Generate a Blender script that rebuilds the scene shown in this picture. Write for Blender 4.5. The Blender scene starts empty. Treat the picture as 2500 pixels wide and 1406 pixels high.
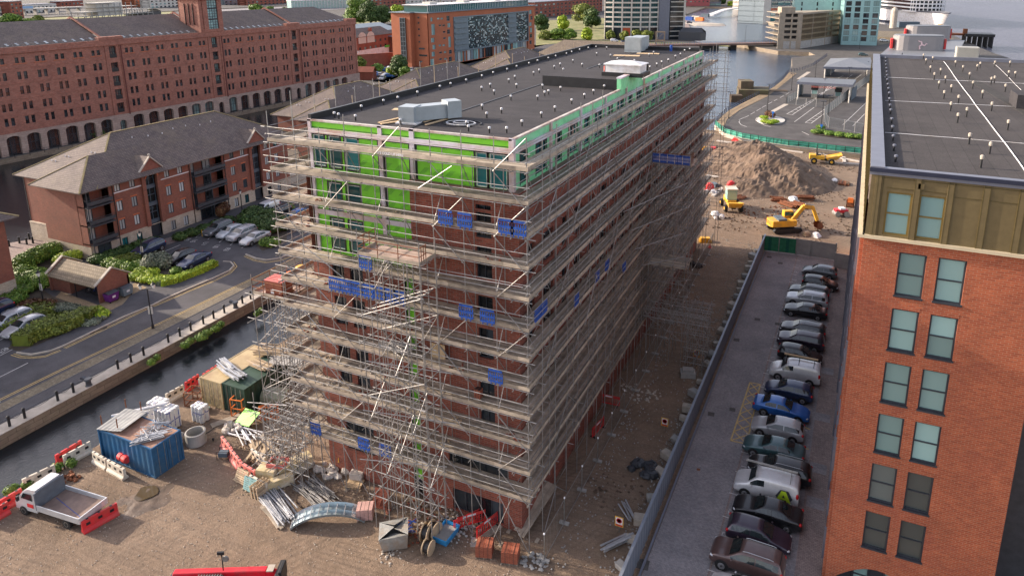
import bpy, bmesh, math, random
from math import sin, cos, pi, radians, sqrt, atan2, hypot
from mathutils import Vector, Matrix
random.seed(7)
SC=bpy.context.scene
COL=SC.collection
# ---------------------------------------------------------------- camera
CAMZ=36.7
F_,PX_,PY_,PIT,ROLL,YAW=1709.86,1328.3,370.3,.2434,-.0012,-.4143
fw=Vector((sin(YAW)*cos(PIT),cos(YAW)*cos(PIT),-sin(PIT)))
rt=Vector((cos(YAW),-sin(YAW),0)); up=rt.cross(fw)
R_=rt*cos(ROLL)+up*sin(ROLL); U_=up*cos(ROLL)-rt*sin(ROLL)
cam=bpy.data.cameras.new('camera'); co=bpy.data.objects.new('camera',cam); COL.objects.link(co)
m=Matrix((R_,U_,-fw)).transposed().to_4x4(); m.translation=Vector((0,0,CAMZ)); co.matrix_world=m
cam.sensor_width=36; cam.lens=36*F_/2500; cam.shift_x=(1250-PX_)/2500; cam.shift_y=(PY_-703)/2500
cam.clip_start=.5; cam.clip_end=6000; SC.camera=co
# ---------------------------------------------------------------- light
SUN_EL=radians(21.5); SUN_AZ=radians(6)        # travels towards +X, a little +Y
w=bpy.data.worlds.new('World'); SC.world=w; w.use_nodes=True
nt=w.node_tree; bg=nt.nodes['Background']; sky=nt.nodes.new('ShaderNodeTexSky'); sky.sky_type='NISHITA'
sky.sun_disc=False; sky.sun_elevation=SUN_EL; sky.sun_rotation=radians(270)-SUN_AZ
sky.air_density=1.0; sky.dust_density=2.0; sky.ozone_density=1.0
hs=nt.nodes.new('ShaderNodeHueSaturation'); hs.inputs['Saturation'].default_value=.6; hs.inputs['Value'].default_value=1.0
nt.links.new(sky.outputs[0],hs.inputs['Color']); tn=nt.nodes.new('ShaderNodeMix'); tn.data_type='RGBA'; tn.blend_type='MULTIPLY'; tn.inputs[0].default_value=1; tn.inputs[7].default_value=(1.07,.985,.99,1); nt.links.new(hs.outputs[0],tn.inputs[6]); nt.links.new(tn.outputs[2],bg.inputs[0]); bg.inputs[1].default_value=.15
sl=bpy.data.lights.new('sun','SUN'); sl.energy=3.5; sl.angle=radians(.8); sl.color=(1,.86,.70)
so=bpy.data.objects.new('sun',sl); COL.objects.link(so)
so.rotation_euler=Vector((cos(SUN_AZ)*cos(SUN_EL),sin(SUN_AZ)*cos(SUN_EL),-sin(SUN_EL))).to_track_quat('-Z','Y').to_euler()
SC.view_settings.view_transform='Standard'; SC.view_settings.look='None'; SC.view_settings.gamma=1; SC.view_settings.exposure=1.28
SC.render.engine='CYCLES'
# ---------------------------------------------------------------- helpers
def G(x,y,z=0.):
 """where the sight line of a spot of the photograph meets the level z"""
 c=R_*((x-PX_)/F_)-U_*((y-PY_)/F_)+fw; t=(z-CAMZ)/c.z
 return (c.x*t,c.y*t)
def G3(x,y,z=0.):
 a=G(x,y,z); return (a[0],a[1],z)
def tag(o,label=None,cat=None,group=None,kind=None):
 if label: o['label']=label
 if cat: o['category']=cat
 if group: o['group']=group
 if kind: o['kind']=kind
 return o
def empty(name,loc=(0,0,0),rz=0,label=None,cat=None,group=None,parent=None):
 o=bpy.data.objects.new(name,None); COL.objects.link(o); o.location=loc; o.rotation_euler=(0,0,rz)
 o.empty_display_size=.3
 if parent: o.parent=parent
 return tag(o,label,cat,group)
class MB:
 def __init__(s): s.v=[]; s.f=[]; s.m=[]; s.mi=0
 def quad(s,*p):
  n=len(s.v); s.v+=[tuple(q) for q in p]; s.f.append(tuple(range(n,n+len(p)))); s.m.append(s.mi); return s
 def box(s,x0,x1,y0,y1,z0,z1):
  n=len(s.v)
  s.v+=[(x0,y0,z0),(x1,y0,z0),(x1,y1,z0),(x0,y1,z0),(x0,y0,z1),(x1,y0,z1),(x1,y1,z1),(x0,y1,z1)]
  for f in ((0,3,2,1),(4,5,6,7),(0,1,5,4),(1,2,6,5),(2,3,7,6),(3,0,4,7)): s.f.append(tuple(n+i for i in f)); s.m.append(s.mi)
  return s
 def bar(s,a,b,w,h,upv=(0,0,1)):
  a=Vector(a); b=Vector(b); d=(b-a).normalized(); u=Vector(upv)
  if abs(d.dot(u))>.98: u=Vector((0,1,0)) if abs(d.y)<.9 else Vector((1,0,0))
  r=d.cross(u).normalized()*w/2; u=r.cross(d).normalized()*h/2
  n=len(s.v)
  for p in (a,b):
   for i,j in ((-1,-1),(1,-1),(1,1),(-1,1)): s.v.append(tuple(p+r*i+u*j))
  for f in ((0,1,2,3),(7,6,5,4),(0,4,5,1),(1,5,6,2),(2,6,7,3),(3,7,4,0)): s.f.append(tuple(n+i for i in f)); s.m.append(s.mi)
  return s
 def tube(s,a,b,r,n=6,r2=None,cap=True):
  a=Vector(a); b=Vector(b); d=(b-a).normalized(); u=Vector((0,0,1)) if abs(d.z)<.95 else Vector((1,0,0))
  x=d.cross(u).normalized(); y=d.cross(x); r2=r if r2 is None else r2; k=len(s.v)
  for p,q in ((a,r),(b,r2)):
   for i in range(n): t=2*pi*i/n; s.v.append(tuple(p+x*cos(t)*q+y*sin(t)*q))
  for i in range(n): j=(i+1)%n; s.f.append((k+i,k+n+i,k+n+j,k+j)); s.m.append(s.mi)
  if cap: s.f.append(tuple(k+i for i in range(n))); s.m.append(s.mi); s.f.append(tuple(k+n+i for i in reversed(range(n)))); s.m.append(s.mi)
  return s
 def path(s,pts,r,n=5):
  for a,b in zip(pts[:-1],pts[1:]): s.tube(a,b,r,n)
  return s
 def prism(s,poly,z0,z1,top=True,bot=False):
  k=len(s.v); n=len(poly)
  A=sum(poly[i][0]*poly[(i+1)%n][1]-poly[(i+1)%n][0]*poly[i][1] for i in range(n))
  if A<0: poly=list(reversed(poly))
  s.v+=[(p[0],p[1],z0) for p in poly]+[(p[0],p[1],z1) for p in poly]
  for i in range(n): j=(i+1)%n; s.f.append((k+i,k+j,k+n+j,k+n+i)); s.m.append(s.mi)
  if top: s.f.append(tuple(range(k+n,k+2*n))); s.m.append(s.mi)
  if bot: s.f.append(tuple(reversed(range(k,k+n)))); s.m.append(s.mi)
  return s
 def lathe(s,prof,n=12,c=(0,0,0),axis='z'):
  k=len(s.v)
  for r,z in prof:
   for i in range(n):
    t=2*pi*i/n; p=(r*cos(t),r*sin(t),z)
    if axis=='y': p=(p[0],p[2],p[1])
    if axis=='x': p=(p[2],p[0],p[1])
    s.v.append((c[0]+p[0],c[1]+p[1],c[2]+p[2]))
  for a in range(len(prof)-1):
   for i in range(n):
    j=(i+1)%n; s.f.append((k+a*n+i,k+a*n+j,k+(a+1)*n+j,k+(a+1)*n+i)); s.m.append(s.mi)
  if prof[0][0]>1e-4: s.f.append(tuple(k+i for i in reversed(range(n)))); s.m.append(s.mi)
  if prof[-1][0]>1e-4: s.f.append(tuple(k+(len(prof)-1)*n+i for i in range(n))); s.m.append(s.mi)
  return s
 def blob(s,c,rx,ry,rz,n=8,k=5,jit=.12,seed=None):
  rr=random.Random(seed) if seed is not None else random
  b=len(s.v)
  for a in range(k+1):
   ph=pi*a/k-pi/2
   for i in range(n):
    t=2*pi*i/n; q=1+rr.uniform(-jit,jit)
    s.v.append((c[0]+rx*cos(ph)*cos(t)*q,c[1]+ry*cos(ph)*sin(t)*q,c[2]+rz*sin(ph)*q))
  for a in range(k):
   for i in range(n):
    j=(i+1)%n; s.f.append((b+a*n+i,b+a*n+j,b+(a+1)*n+j,b+(a+1)*n+i)); s.m.append(s.mi)
  return s
 def grid(s,P):
  """P[i][j] rows of points"""
  b=len(s.v); n=len(P[0])
  for row in P: s.v+=[tuple(p) for p in row]
  for i in range(len(P)-1):
   for j in range(n-1): s.f.append((b+i*n+j,b+i*n+j+1,b+(i+1)*n+j+1,b+(i+1)*n+j)); s.m.append(s.mi)
  return s
 def xf(s,M,k=0):
  s.v=s.v[:k]+[tuple(M@Vector(p)) for p in s.v[k:]]; return s
 def build(s,name,mat,parent=None,smooth=False,loc=None,rz=0,bevel=0,label=None,cat=None,group=None,kind=None):
  me=bpy.data.meshes.new(name); me.from_pydata(s.v,[],s.f)
  mats=mat if isinstance(mat,(list,tuple)) else [mat]
  for q in mats: me.materials.append(q)
  if len(mats)>1: me.polygons.foreach_set('material_index',s.m)
  if smooth: me.polygons.foreach_set('use_smooth',[True]*len(me.polygons))
  me.update()
  o=bpy.data.objects.new(name,me); COL.objects.link(o)
  if parent: o.parent=parent
  if loc: o.location=loc
  o.rotation_euler=(0,0,rz)
  if bevel:
   b=o.modifiers.new('bevel','BEVEL'); b.width=bevel; b.segments=1; b.limit_method='ANGLE'
  return tag(o,label,cat,group,kind)
KIDS={}
def copy_tree(o,parent=None,loc=None,rz=None,scale=None,label=None,group=None,cat=None):
 c=o.copy(); COL.objects.link(c)
 if parent: c.parent=parent
 if loc is not None: c.location=loc
 if rz is not None: c.rotation_euler=(0,0,rz)
 if scale is not None: c.scale=scale if isinstance(scale,(tuple,list)) else (scale,)*3
 if label: c['label']=label
 if group: c['group']=group
 if cat: c['category']=cat
 for ch in KIDS.get(o.name) or kids(o): copy_tree(ch,c)
 return c
def kids(o):
 l=[c for c in bpy.data.objects if c.parent==o]; KIDS[o.name]=l; return l
def recolor(o,table):
 """swap materials on a copied thing (object-linked slots)"""
 for c in [o]+list(bpy_children(o)):
  if c.type=='MESH':
   for sl in c.material_slots:
    if sl.material and sl.material.name in table:
     t=table[sl.material.name]; sl.link='OBJECT'; sl.material=t
def bpy_children(o):
 r=[]
 for c in bpy.data.objects:
  p=c.parent
  while p:
   if p==o: r.append(c); break
   p=p.parent
 return r
CAMV=Vector((0,0,CAMZ))
def many(name,items,fn,mat,parent,limit=100,off=(0,0,0),**kw):
 """items -> one part each; past the limit the farthest go into one stuff part. fn(mb,item) draws, item[0] is its centre"""
 offv=Vector(off)
 it=sorted(items,key=lambda i:(Vector(i[0])+offv-CAMV).length)
 for i in it[:limit]:
  mb=MB(); fn(mb,i); mb.build(name,mat,parent,**kw)
 if it[limit:]:
  mb=MB()
  for i in it[limit:]: fn(mb,i)
  mb.build(name,mat,parent,kind='stuff',**kw)
# ---------------------------------------------------------------- materials
def new_mat(name):
 m=bpy.data.materials.new(name); m.use_nodes=True; nt=m.node_tree; return m,nt,nt.nodes['Principled BSDF']
def N(nt,t,**kw):
 n=nt.nodes.new(t)
 for k,v in kw.items():
  if k in n.inputs: n.inputs[k].default_value=v
  else: setattr(n,k,v)
 return n
def noise(nt,co,scale,detail=4,rough=.6):
 n=N(nt,'ShaderNodeTexNoise',Scale=scale,Detail=detail,Roughness=rough); nt.links.new(co,n.inputs['Vector']); return n.outputs['Fac']
def ramp(nt,fac,stops):
 r=nt.nodes.new('ShaderNodeValToRGB'); e=r.color_ramp.elements
 e[0].position=stops[0][0]; e[0].color=(*stops[0][1],1); e[1].position=stops[-1][0]; e[1].color=(*stops[-1][1],1)
 for p,c in stops[1:-1]: x=e.new(p); x.color=(*c,1)
 nt.links.new(fac,r.inputs[0]); return r.outputs[0]
def mix(nt,fac,a,b,mode='MIX'):
 n=nt.nodes.new('ShaderNodeMix'); n.data_type='RGBA'; n.blend_type=mode
 def s(i,v):
  if hasattr(v,'links') : nt.links.new(v,n.inputs[i])
  elif isinstance(v,(int,float)): n.inputs[i].default_value=v
  else: n.inputs[i].default_value=(*v,1)
 s(0,fac); s(6,a); s(7,b); return n.outputs[2]
def bump(nt,bs,h,strength=.4,dist=.05):
 b=N(nt,'ShaderNodeBump',Strength=strength,Distance=dist); nt.links.new(h,b.inputs['Height']); nt.links.new(b.outputs[0],bs.inputs['Normal'])
def mul(c,k): return tuple(min(1,max(0,q*k)) for q in c)
def P(name,col,rough=.75,metal=0,var=.18,scale=1.5,bmp=0,spec=.4,island=0,coat=0,dirt=None):
 m,nt,bs=new_mat(name); tc=nt.nodes.new('ShaderNodeTexCoord'); L=nt.links
 bs.inputs['Roughness'].default_value=rough; bs.inputs['Metallic'].default_value=metal
 bs.inputs['Specular IOR Level'].default_value=spec
 if coat: bs.inputs['Coat Weight'].default_value=coat; bs.inputs['Coat Roughness'].default_value=.08
 f=noise(nt,tc.outputs['Object'],scale,5,.65)
 c=ramp(nt,f,[(.3,mul(col,1-var)),(.7,mul(col,1+var))])
 if dirt:
  f2=noise(nt,tc.outputs['Object'],scale*.35,6,.7); g=ramp(nt,f2,[(.45,(0,0,0)),(.68,(1,1,1))]); c=mix(nt,g,c,dirt)
 if island:
  ge=nt.nodes.new('ShaderNodeNewGeometry'); r=ramp(nt,ge.outputs['Random Per Island'],[(0,mul((1,1,1),1-island)),(1,(1,1,1))]); c=mix(nt,1.0,c,r,'MULTIPLY')
 L.new(c,bs.inputs['Base Color'])
 if bmp: bump(nt,bs,noise(nt,tc.outputs['Object'],scale*8,3),bmp,.03)
 return m
def wallvec(nt):
 """object-space face coordinates: (along the wall, up)"""
 tc=nt.nodes.new('ShaderNodeTexCoord'); s=nt.nodes.new('ShaderNodeSeparateXYZ'); nt.links.new(tc.outputs['Object'],s.inputs[0])
 sn=nt.nodes.new('ShaderNodeSeparateXYZ'); nt.links.new(tc.outputs['Normal'],sn.inputs[0])
 def ab(o): a=N(nt,'ShaderNodeMath',operation='ABSOLUTE'); nt.links.new(o,a.inputs[0]); return a.outputs[0]
 g=N(nt,'ShaderNodeMath',operation='GREATER_THAN'); nt.links.new(ab(sn.outputs[0]),g.inputs[0]); nt.links.new(ab(sn.outputs[1]),g.inputs[1])
 mx=nt.nodes.new('ShaderNodeMix'); nt.links.new(g.outputs[0],mx.inputs[0]); nt.links.new(s.outputs[0],mx.inputs[2]); nt.links.new(s.outputs[1],mx.inputs[3])
 c=nt.nodes.new('ShaderNodeCombineXYZ'); nt.links.new(mx.outputs[0],c.inputs[0]); nt.links.new(s.outputs[2],c.inputs[1])
 return c.outputs[0],tc
def brick(name,c1,c2,mortar,bw=.225,bh=.075,ms=.012,rough=.85,patch=None,off=.5,bmp=.25,streak=.35):
 m,nt,bs=new_mat(name); v,tc=wallvec(nt); L=nt.links
 b=N(nt,'ShaderNodeTexBrick',Scale=1.0); b.offset=off
 b.inputs['Color1'].default_value=(*c1,1); b.inputs['Color2'].default_value=(*c2,1); b.inputs['Mortar'].default_value=(*mortar,1)
 b.inputs['Brick Width'].default_value=bw; b.inputs['Row Height'].default_value=bh; b.inputs['Mortar Size'].default_value=ms; b.inputs['Bias'].default_value=-.1
 L.new(v,b.inputs['Vector'])
 f=noise(nt,tc.outputs['Object'],.5,6,.7); c=mix(nt,1.0,b.outputs['Color'],ramp(nt,f,[(.25,(.78,.78,.8)),(.75,(1.2,1.15,1.1))]),'MULTIPLY')
 if patch:
  f2=noise(nt,tc.outputs['Object'],.22,5,.75); c=mix(nt,ramp(nt,f2,[(.52,(0,0,0)),(.75,(.55,.55,.55))]),c,patch)
 mp=N(nt,'ShaderNodeMapping'); mp.inputs['Scale'].default_value=(2.2,9,1); L.new(v,mp.inputs[0]); c=mix(nt,1.0,c,ramp(nt,noise(nt,mp.outputs[0],1.0,3,.8),[(.3,mul((1,1,1),1-streak)),(.7,(1,1,1))]),'MULTIPLY')
 L.new(c,bs.inputs['Base Color']); bs.inputs['Roughness'].default_value=rough
 if bmp: bump(nt,bs,b.outputs['Fac'],-bmp,.01)
 return m
def glass(name,col=(.03,.05,.06),rough=.06,var=.5,scale=.8):
 m,nt,bs=new_mat(name); tc=nt.nodes.new('ShaderNodeTexCoord'); oi=nt.nodes.new('ShaderNodeObjectInfo'); ge=nt.nodes.new('ShaderNodeNewGeometry')
 a=N(nt,'ShaderNodeMath',operation='ADD'); nt.links.new(oi.outputs['Random'],a.inputs[0]); nt.links.new(ge.outputs['Random Per Island'],a.inputs[1])
 fr=N(nt,'ShaderNodeMath',operation='FRACT'); nt.links.new(a.outputs[0],fr.inputs[0])
 c=ramp(nt,fr.outputs[0],[(0,mul(col,1-var)),(.6,col),(1,mul(col,1+var*1.5))])
 nt.links.new(c,bs.inputs['Base Color']); bs.inputs['Roughness'].default_value=rough; bs.inputs['Specular IOR Level'].default_value=.8
 bump(nt,bs,noise(nt,tc.outputs['Object'],scale,2),.06,.05)
 return m
M={}
M['steel']=P('galvanised_steel',(.30,.29,.27),.5,.6,.35,3)
M['steel_dull']=P('weathered_steel_tube',(.20,.185,.17),.6,.45,.45,1.1)
M['white']=P('white_paint',(.72,.72,.74),.5,0,.06,2,dirt=(.5,.47,.43))
M['black']=P('black_paint',(.02,.02,.022),.45,0,.3,2)
M['dark_metal']=P('dark_grey_metal',(.06,.065,.075),.45,.2,.2,2)
M['rubber']=P('tyre_rubber',(.018,.018,.018),.85,0,.2,4)
M['rust']=P('rusty_steel',(.20,.075,.035),.85,.2,.4,3)
M['red_plastic']=P('red_plastic',(.62,.03,.035),.5,0,.15,2,dirt=(.4,.08,.06))
M['white_plastic']=P('cream_plastic',(.62,.56,.46),.55,0,.12,2,dirt=(.38,.31,.24))
M['blue_plastic']=P('blue_plastic',(.014,.07,.32),.55,0,.35,5)
M['orange']=P('orange_paint',(.75,.19,.04),.5,0,.15,2)
M['yellow']=P('yellow_machine_paint',(.75,.40,.03),.5,0,.12,1.5,dirt=(.38,.25,.1))
M['stone']=P('pale_stone',(.42,.37,.31),.85,0,.2,1.2,bmp=.2)
M['concrete']=P('concrete',(.33,.32,.30),.85,0,.18,.8,bmp=.1)
# ================================================================ ground, water, roads
TZ=.8
def dirt():
 m,nt,bs=new_mat('trodden_site_dirt'); tc=nt.nodes.new('ShaderNodeTexCoord'); o=tc.outputs['Object']; L=nt.links
 mp=N(nt,'ShaderNodeMapping'); mp.inputs['Rotation'].default_value=(0,0,.5); mp.inputs['Scale'].default_value=(.25,1.5,1); L.new(o,mp.inputs[0])
 a=noise(nt,o,.16,8,.72); b=noise(nt,mp.outputs[0],.9,6,.7); c=noise(nt,o,2.6,6,.8); d=noise(nt,o,11,3,.8)
 k=ramp(nt,a,[(.25,(.14,.10,.075)),(.42,(.23,.165,.115)),(.58,(.29,.21,.15)),(.78,(.38,.29,.21))])
 k=mix(nt,ramp(nt,b,[(.4,(0,0,0)),(.7,(.5,.5,.5))]),k,(.15,.115,.09))
 k=mix(nt,ramp(nt,c,[(.52,(0,0,0)),(.75,(.6,.6,.6))]),k,(.40,.32,.24))
 k=mix(nt,ramp(nt,d,[(.3,(.7,.7,.7)),(.52,(0,0,0))]),k,(.10,.075,.06))
 for rot,sc,off in ((.45,.30,0),(1.5,.42,4)):          # faint wheel tracks: wandering bands, only here and there
  m2=N(nt,'ShaderNodeMapping'); m2.inputs['Rotation'].default_value=(0,0,rot); m2.inputs['Location'].default_value=(off,off,0); L.new(o,m2.inputs[0])
  wv=N(nt,'ShaderNodeTexWave',Scale=sc,Distortion=5.0,Detail=3.0); wv.inputs['Detail Scale'].default_value=.35; L.new(m2.outputs[0],wv.inputs['Vector'])
  k0=ramp(nt,wv.outputs['Fac'],[(.0,(.4,.4,.4)),(.2,(0,0,0)),(.86,(0,0,0)),(1,(.25,.25,.25))]); g0=ramp(nt,noise(nt,m2.outputs[0],.12,3),[(.45,(0,0,0)),(.6,(1,1,1))]); k=mix(nt,mix(nt,1.0,k0,g0,'MULTIPLY'),k,(.115,.085,.065))
 L.new(k,bs.inputs['Base Color']); bs.inputs['Roughness'].default_value=.95; bs.inputs['Specular IOR Level'].default_value=.15
 h=N(nt,'ShaderNodeMath',operation='ADD'); L.new(c,h.inputs[0]); L.new(d,h.inputs[1]); bump(nt,bs,h.outputs[0],.7,.12); return m
def asphalt(name,c=(.075,.071,.075),v=.35,scale=.3):
 m,nt,bs=new_mat(name); tc=nt.nodes.new('ShaderNodeTexCoord'); o=tc.outputs['Object']
 a=noise(nt,o,scale,7,.7); b=noise(nt,o,9,3,.8)
 k=ramp(nt,a,[(.3,mul(c,1-v)),(.7,mul(c,1+v))]); k=mix(nt,ramp(nt,b,[(.45,(0,0,0)),(.8,(.35,.35,.35))]),k,mul(c,2.4))
 nt.links.new(k,bs.inputs['Base Color']); bs.inputs['Roughness'].default_value=.88; bs.inputs['Specular IOR Level'].default_value=.25; return m
def setts(name,c1,c2,mo,bw=.2,bh=.1,rot=0,ms=.008):
 m,nt,bs=new_mat(name); tc=nt.nodes.new('ShaderNodeTexCoord'); mp=N(nt,'ShaderNodeMapping'); mp.inputs['Rotation'].default_value=(0,0,rot); nt.links.new(tc.outputs['Object'],mp.inputs[0])
 b=N(nt,'ShaderNodeTexBrick',Scale=1.0); b.inputs['Color1'].default_value=(*c1,1); b.inputs['Color2'].default_value=(*c2,1); b.inputs['Mortar'].default_value=(*mo,1)
 b.inputs['Brick Width'].default_value=bw; b.inputs['Row Height'].default_value=bh; b.inputs['Mortar Size'].default_value=ms
 nt.links.new(mp.outputs[0],b.inputs['Vector']); f=noise(nt,tc.outputs['Object'],.3,7,.7); f2=noise(nt,tc.outputs['Object'],5,3,.7)
 k=mix(nt,1.0,b.outputs['Color'],ramp(nt,f,[(.25,(.7,.7,.72)),(.75,(1.3,1.25,1.2))]),'MULTIPLY'); k=mix(nt,1.0,k,ramp(nt,f2,[(.3,(.8,.8,.8)),(.7,(1.2,1.2,1.2))]),'MULTIPLY')
 nt.links.new(k,bs.inputs['Base Color']); bs.inputs['Roughness'].default_value=.85; bs.inputs['Specular IOR Level'].default_value=.25; return m
def quay_stone():
 m=brick('quay_masonry',(.24,.19,.14),(.31,.26,.19),(.12,.10,.08),1.4,.45,.02,patch=(.13,.12,.06)); return m
M['dirt']=dirt(); M['asph']=asphalt('asphalt'); M['asph_old']=asphalt('worn_asphalt',(.085,.08,.075)); M['pave']=setts('block_paving',(.22,.215,.225),(.27,.255,.26),(.17,.16,.165))
M['pave_red']=setts('brown_block_paving',(.24,.19,.175),(.29,.235,.215),(.09,.075,.07),.24,.12)
M['pave_tan']=setts('tan_block_paving',(.27,.20,.12),(.33,.25,.16),(.16,.13,.1),.24,.12)
M['cobble']=setts('granite_setts',(.15,.125,.09),(.21,.18,.13),(.08,.07,.05),.3,.16)
M['quay']=quay_stone()
M['soil']=P('planting_soil',(.07,.055,.04),.95,0,.3,1)
M['grass']=P('rough_grass',(.16,.17,.06),.95,0,.35,.4,dirt=(.30,.25,.13))
M['line_white']=P('white_road_paint',(.48,.46,.44),.7,0,.2,4); M['line_yellow']=P('yellow_road_paint',(.48,.34,.13),.7,0,.25,4)
def water(name,c,sc,st,rough=.06,stretch=(1,1,1),sp=.7,dist=.25):
 m,nt,bs=new_mat(name); tc=nt.nodes.new('ShaderNodeTexCoord'); mp=N(nt,'ShaderNodeMapping'); mp.inputs['Scale'].default_value=stretch; nt.links.new(tc.outputs['Object'],mp.inputs[0])
 f=noise(nt,mp.outputs[0],sc*.05,4); k=ramp(nt,f,[(.3,mul(c,.8)),(.7,mul(c,1.25))]); nt.links.new(k,bs.inputs['Base Color'])
 bs.inputs['Roughness'].default_value=rough; bs.inputs['IOR'].default_value=1.33; bs.inputs['Specular IOR Level'].default_value=sp
 bump(nt,bs,noise(nt,mp.outputs[0],sc,6,.7),st,dist); return m
M['water']=water('dock_water',(.016,.019,.022),1.6,.16,.05,sp=.5); M['river']=water('river_water',(.085,.085,.115),.35,1.0,.3,(1,.4,1),.2,1.2); M['water_far']=water('open_dock_water',(.045,.07,.11),.45,.8,.16,sp=.4)
def sheet(name,poly,z,m): # a thin sheet with a real edge
 return MB().prism(poly,z-.05,z).build(name,m,kind='structure')
def gp(pts,z=0): return [G(x,y,z) for x,y in pts]
def land(name,poly,z,mtop,mside=None):
 mb=MB(); k=len(poly); mb.prism(poly,-6,z); mb.m=[1]*k+[0]; return mb.build(name,[mtop,mside or M['quay']],kind='structure')
MB().quad((-400,-150,-1.2),(70,-150,-1.2),(70,170,-1.2),(-400,170,-1.2)).build('dock_water',M['water'],kind='structure')
MB().quad((-400,170,-1.2),(52,170,-1.2),(52,900,-1.2),(-400,900,-1.2)).build('open_dock_water',M['water_far'],kind='structure')
MB().quad((52,170,-1.2),(4000,170,-1.2),(4000,5000,-1.2),(52,5000,-1.2)).build('river',M['river'],kind='structure')
land('ground',[(-54,-40),(70,-40),(70,176),G(2109,379,TZ),G(1974,365,TZ),G(1871,353,TZ),G(1813,343,TZ),(-29.2,172),(-34,172),(-42,150),(-46,110),(-50,60),(-52.6,42),(-53,30),(-52,10)],0,M['dirt'])
land('road',[(-106.7,-60),(-61.6,-60),(-61.6,200),(-66,300),(-79,402),(-165,402),(-160,207),(-106.7,207)],0,M['asph'])
land('quayside',[(-700,-60),(-169,-60),(-161.0,80),(-155.2,196),(-152,207),(-160,402),(-79.5,406),(-161,560),(-161,740),(-175,900),(-700,900)],0,M['asph_old'])
T=[(70,176),G(2109,379,TZ),G(1974,365,TZ),G(1871,353,TZ),G(1813,343,TZ),(-29.2,171.5),(-31,183)]+gp([(1779,271),(1838,240),(1873,223),(1891,212),(1911,194),(1926,175),(1934,163),(1933,141),(1990,135),(1975,128),(1900,125),(1792,106)],TZ)+[(-61,408),(-38,414),(-60,590),(-95,700),(-122,814),(20,900),(14.9,627),(57,515),(62,405),(75,300)]
land('promenade',T,TZ,M['asph_old'])
land('city_ground',[(-3000,902),(1,902),(-20,1300),(300,2200),(200,5000),(-3000,5000)],TZ,M['asph_old'])
land('city_ground',[(-3000,-60),(-702,-60),(-702,901),(-3000,901)],TZ,M['asph_old'])
# ---- left road, kerbs, markings
sheet('tramway_strip',[(-66.6,-40),(-65.1,-40),(-64.9,200),(-66.1,200)],.006,M['cobble'])
sheet('quay_edge',[(-63.1,-40),(-61.6,-40),(-61.6,200),(-63.1,200)],.05,M['stone'])
mb=MB()
for x in (-65.05,-63.6): mb.bar((x,-40,.01),(x+.2,200,.01),.09,.03)
mb.build('tram_rails',M['dark_metal'],kind='structure')
kerb=[(41,862),(76,867),(124,858),(155,846),(231,809),(302,775),(373,746),(396,734),(460,706),(522,680),(560,662),(571,650),(563,641),(545,640)]
K=[G(*p) for p in kerb]
pav=K+[G(p[0]-10,p[1]-16) for p in ((530,645),(470,672),(400,706),(330,738))]+gp([(300,745),(260,765),(200,795),(150,820),(90,845)])
MB().prism(pav,-.2,.12).build('pavement',M['asph'],kind='structure')
def strip(name,pts,w,z,m,h=.02,parent=None,**kw):
 mb=MB()
 for a,b in zip(pts[:-1],pts[1:]): mb.bar((*a,z),(*b,z),w,h)
 return mb.build(name,m,parent,**kw)
strip('kerb',K,.16,.07,M['stone'],.16,kind='structure')
K2=[G(*p) for p in ((600,622),(625,632),(650,636),(680,632),(720,618),(900,540))]
strip('kerb',K2,.16,.07,M['stone'],.16,kind='structure')
def dbl(name,pts,col='line_yellow',z=.01):
 mb=MB()
 for off in (-.13,.13):
  q=[]
  for i,p in enumerate(pts):
   a=Vector(pts[max(0,i-1)]); b=Vector(pts[min(len(pts)-1,i+1)]); d=(b-a).normalized(); q.append((p[0]-d.y*off,p[1]+d.x*off))
  for a,b in zip(q[:-1],q[1:]): mb.bar((*a,z),(*b,z),.09,.012)
 return mb.build(name,M[col],kind='structure')
dbl('road_marking',[(-67.3,-20),(-67.1,37),(-66.75,45),(-66.5,60),(-65.8,110),(-65,200)])
dbl('road_marking',gp([(30,865),(50,871),(80,873),(110,870),(148,855)]))
dbl('road_marking',gp([(158,850),(235,813),(305,780),(362,752)])); dbl('road_marking',gp([(375,748),(460,711),(525,685),(562,666),(576,651),(568,640)]))
dbl('road_marking',gp([(598,625),(622,636),(650,641),(684,636),(725,622)]))
strip('road_marking',gp([(-40,1020),(0,995+5-20)]),.12,.01,M['line_white'],.012,kind='structure')
strip('road_marking',gp([(0,920),(68,886)]),.09,.01,M['line_white'],.012,kind='structure')
# paved paths by the shed and flats
sheet('path',gp([(0,775),(60,700),(0,690),(0,660),(60,640),(125,650),(131,700),(160,712),(120,740),(200,770),(262,808),(302,772),(160,705),(325,710),(400,735),(302,770)][:0]+[(118,742),(150,712),(240,745),(330,690),(405,722),(396,734),(302,773),(262,792),(240,775)]),.02,M['pave_tan'])
sheet('path',gp([(-20,690),(70,668),(125,655),(140,700),(60,712),(0,735),(-20,740)]),.02,M['pave_tan'])
sheet('path',gp([(-20,600),(90,583),(150,600),(60,625),(0,655),(-20,660)]),.015,M['pave_red'])
sheet('path',gp([(270,640),(400,600),(540,555),(530,546),(380,590),(290,622)]),.02,M['pave_red'])
for poly in ([(-10,700),(80,690),(130,725),(250,765),(262,800),(222,815),(60,862),(20,850),(90,790),(-10,740)],[(300,655),(395,600),(420,640),(530,645),(480,680),(420,705),(330,690)],[(600,510),(700,540),(700,590),(640,612),(560,540)],[(30,650),(140,600),(200,640),(120,690),(40,680)]):
 sheet('planting_bed',gp(poly),.05,M['soil'])
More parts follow.
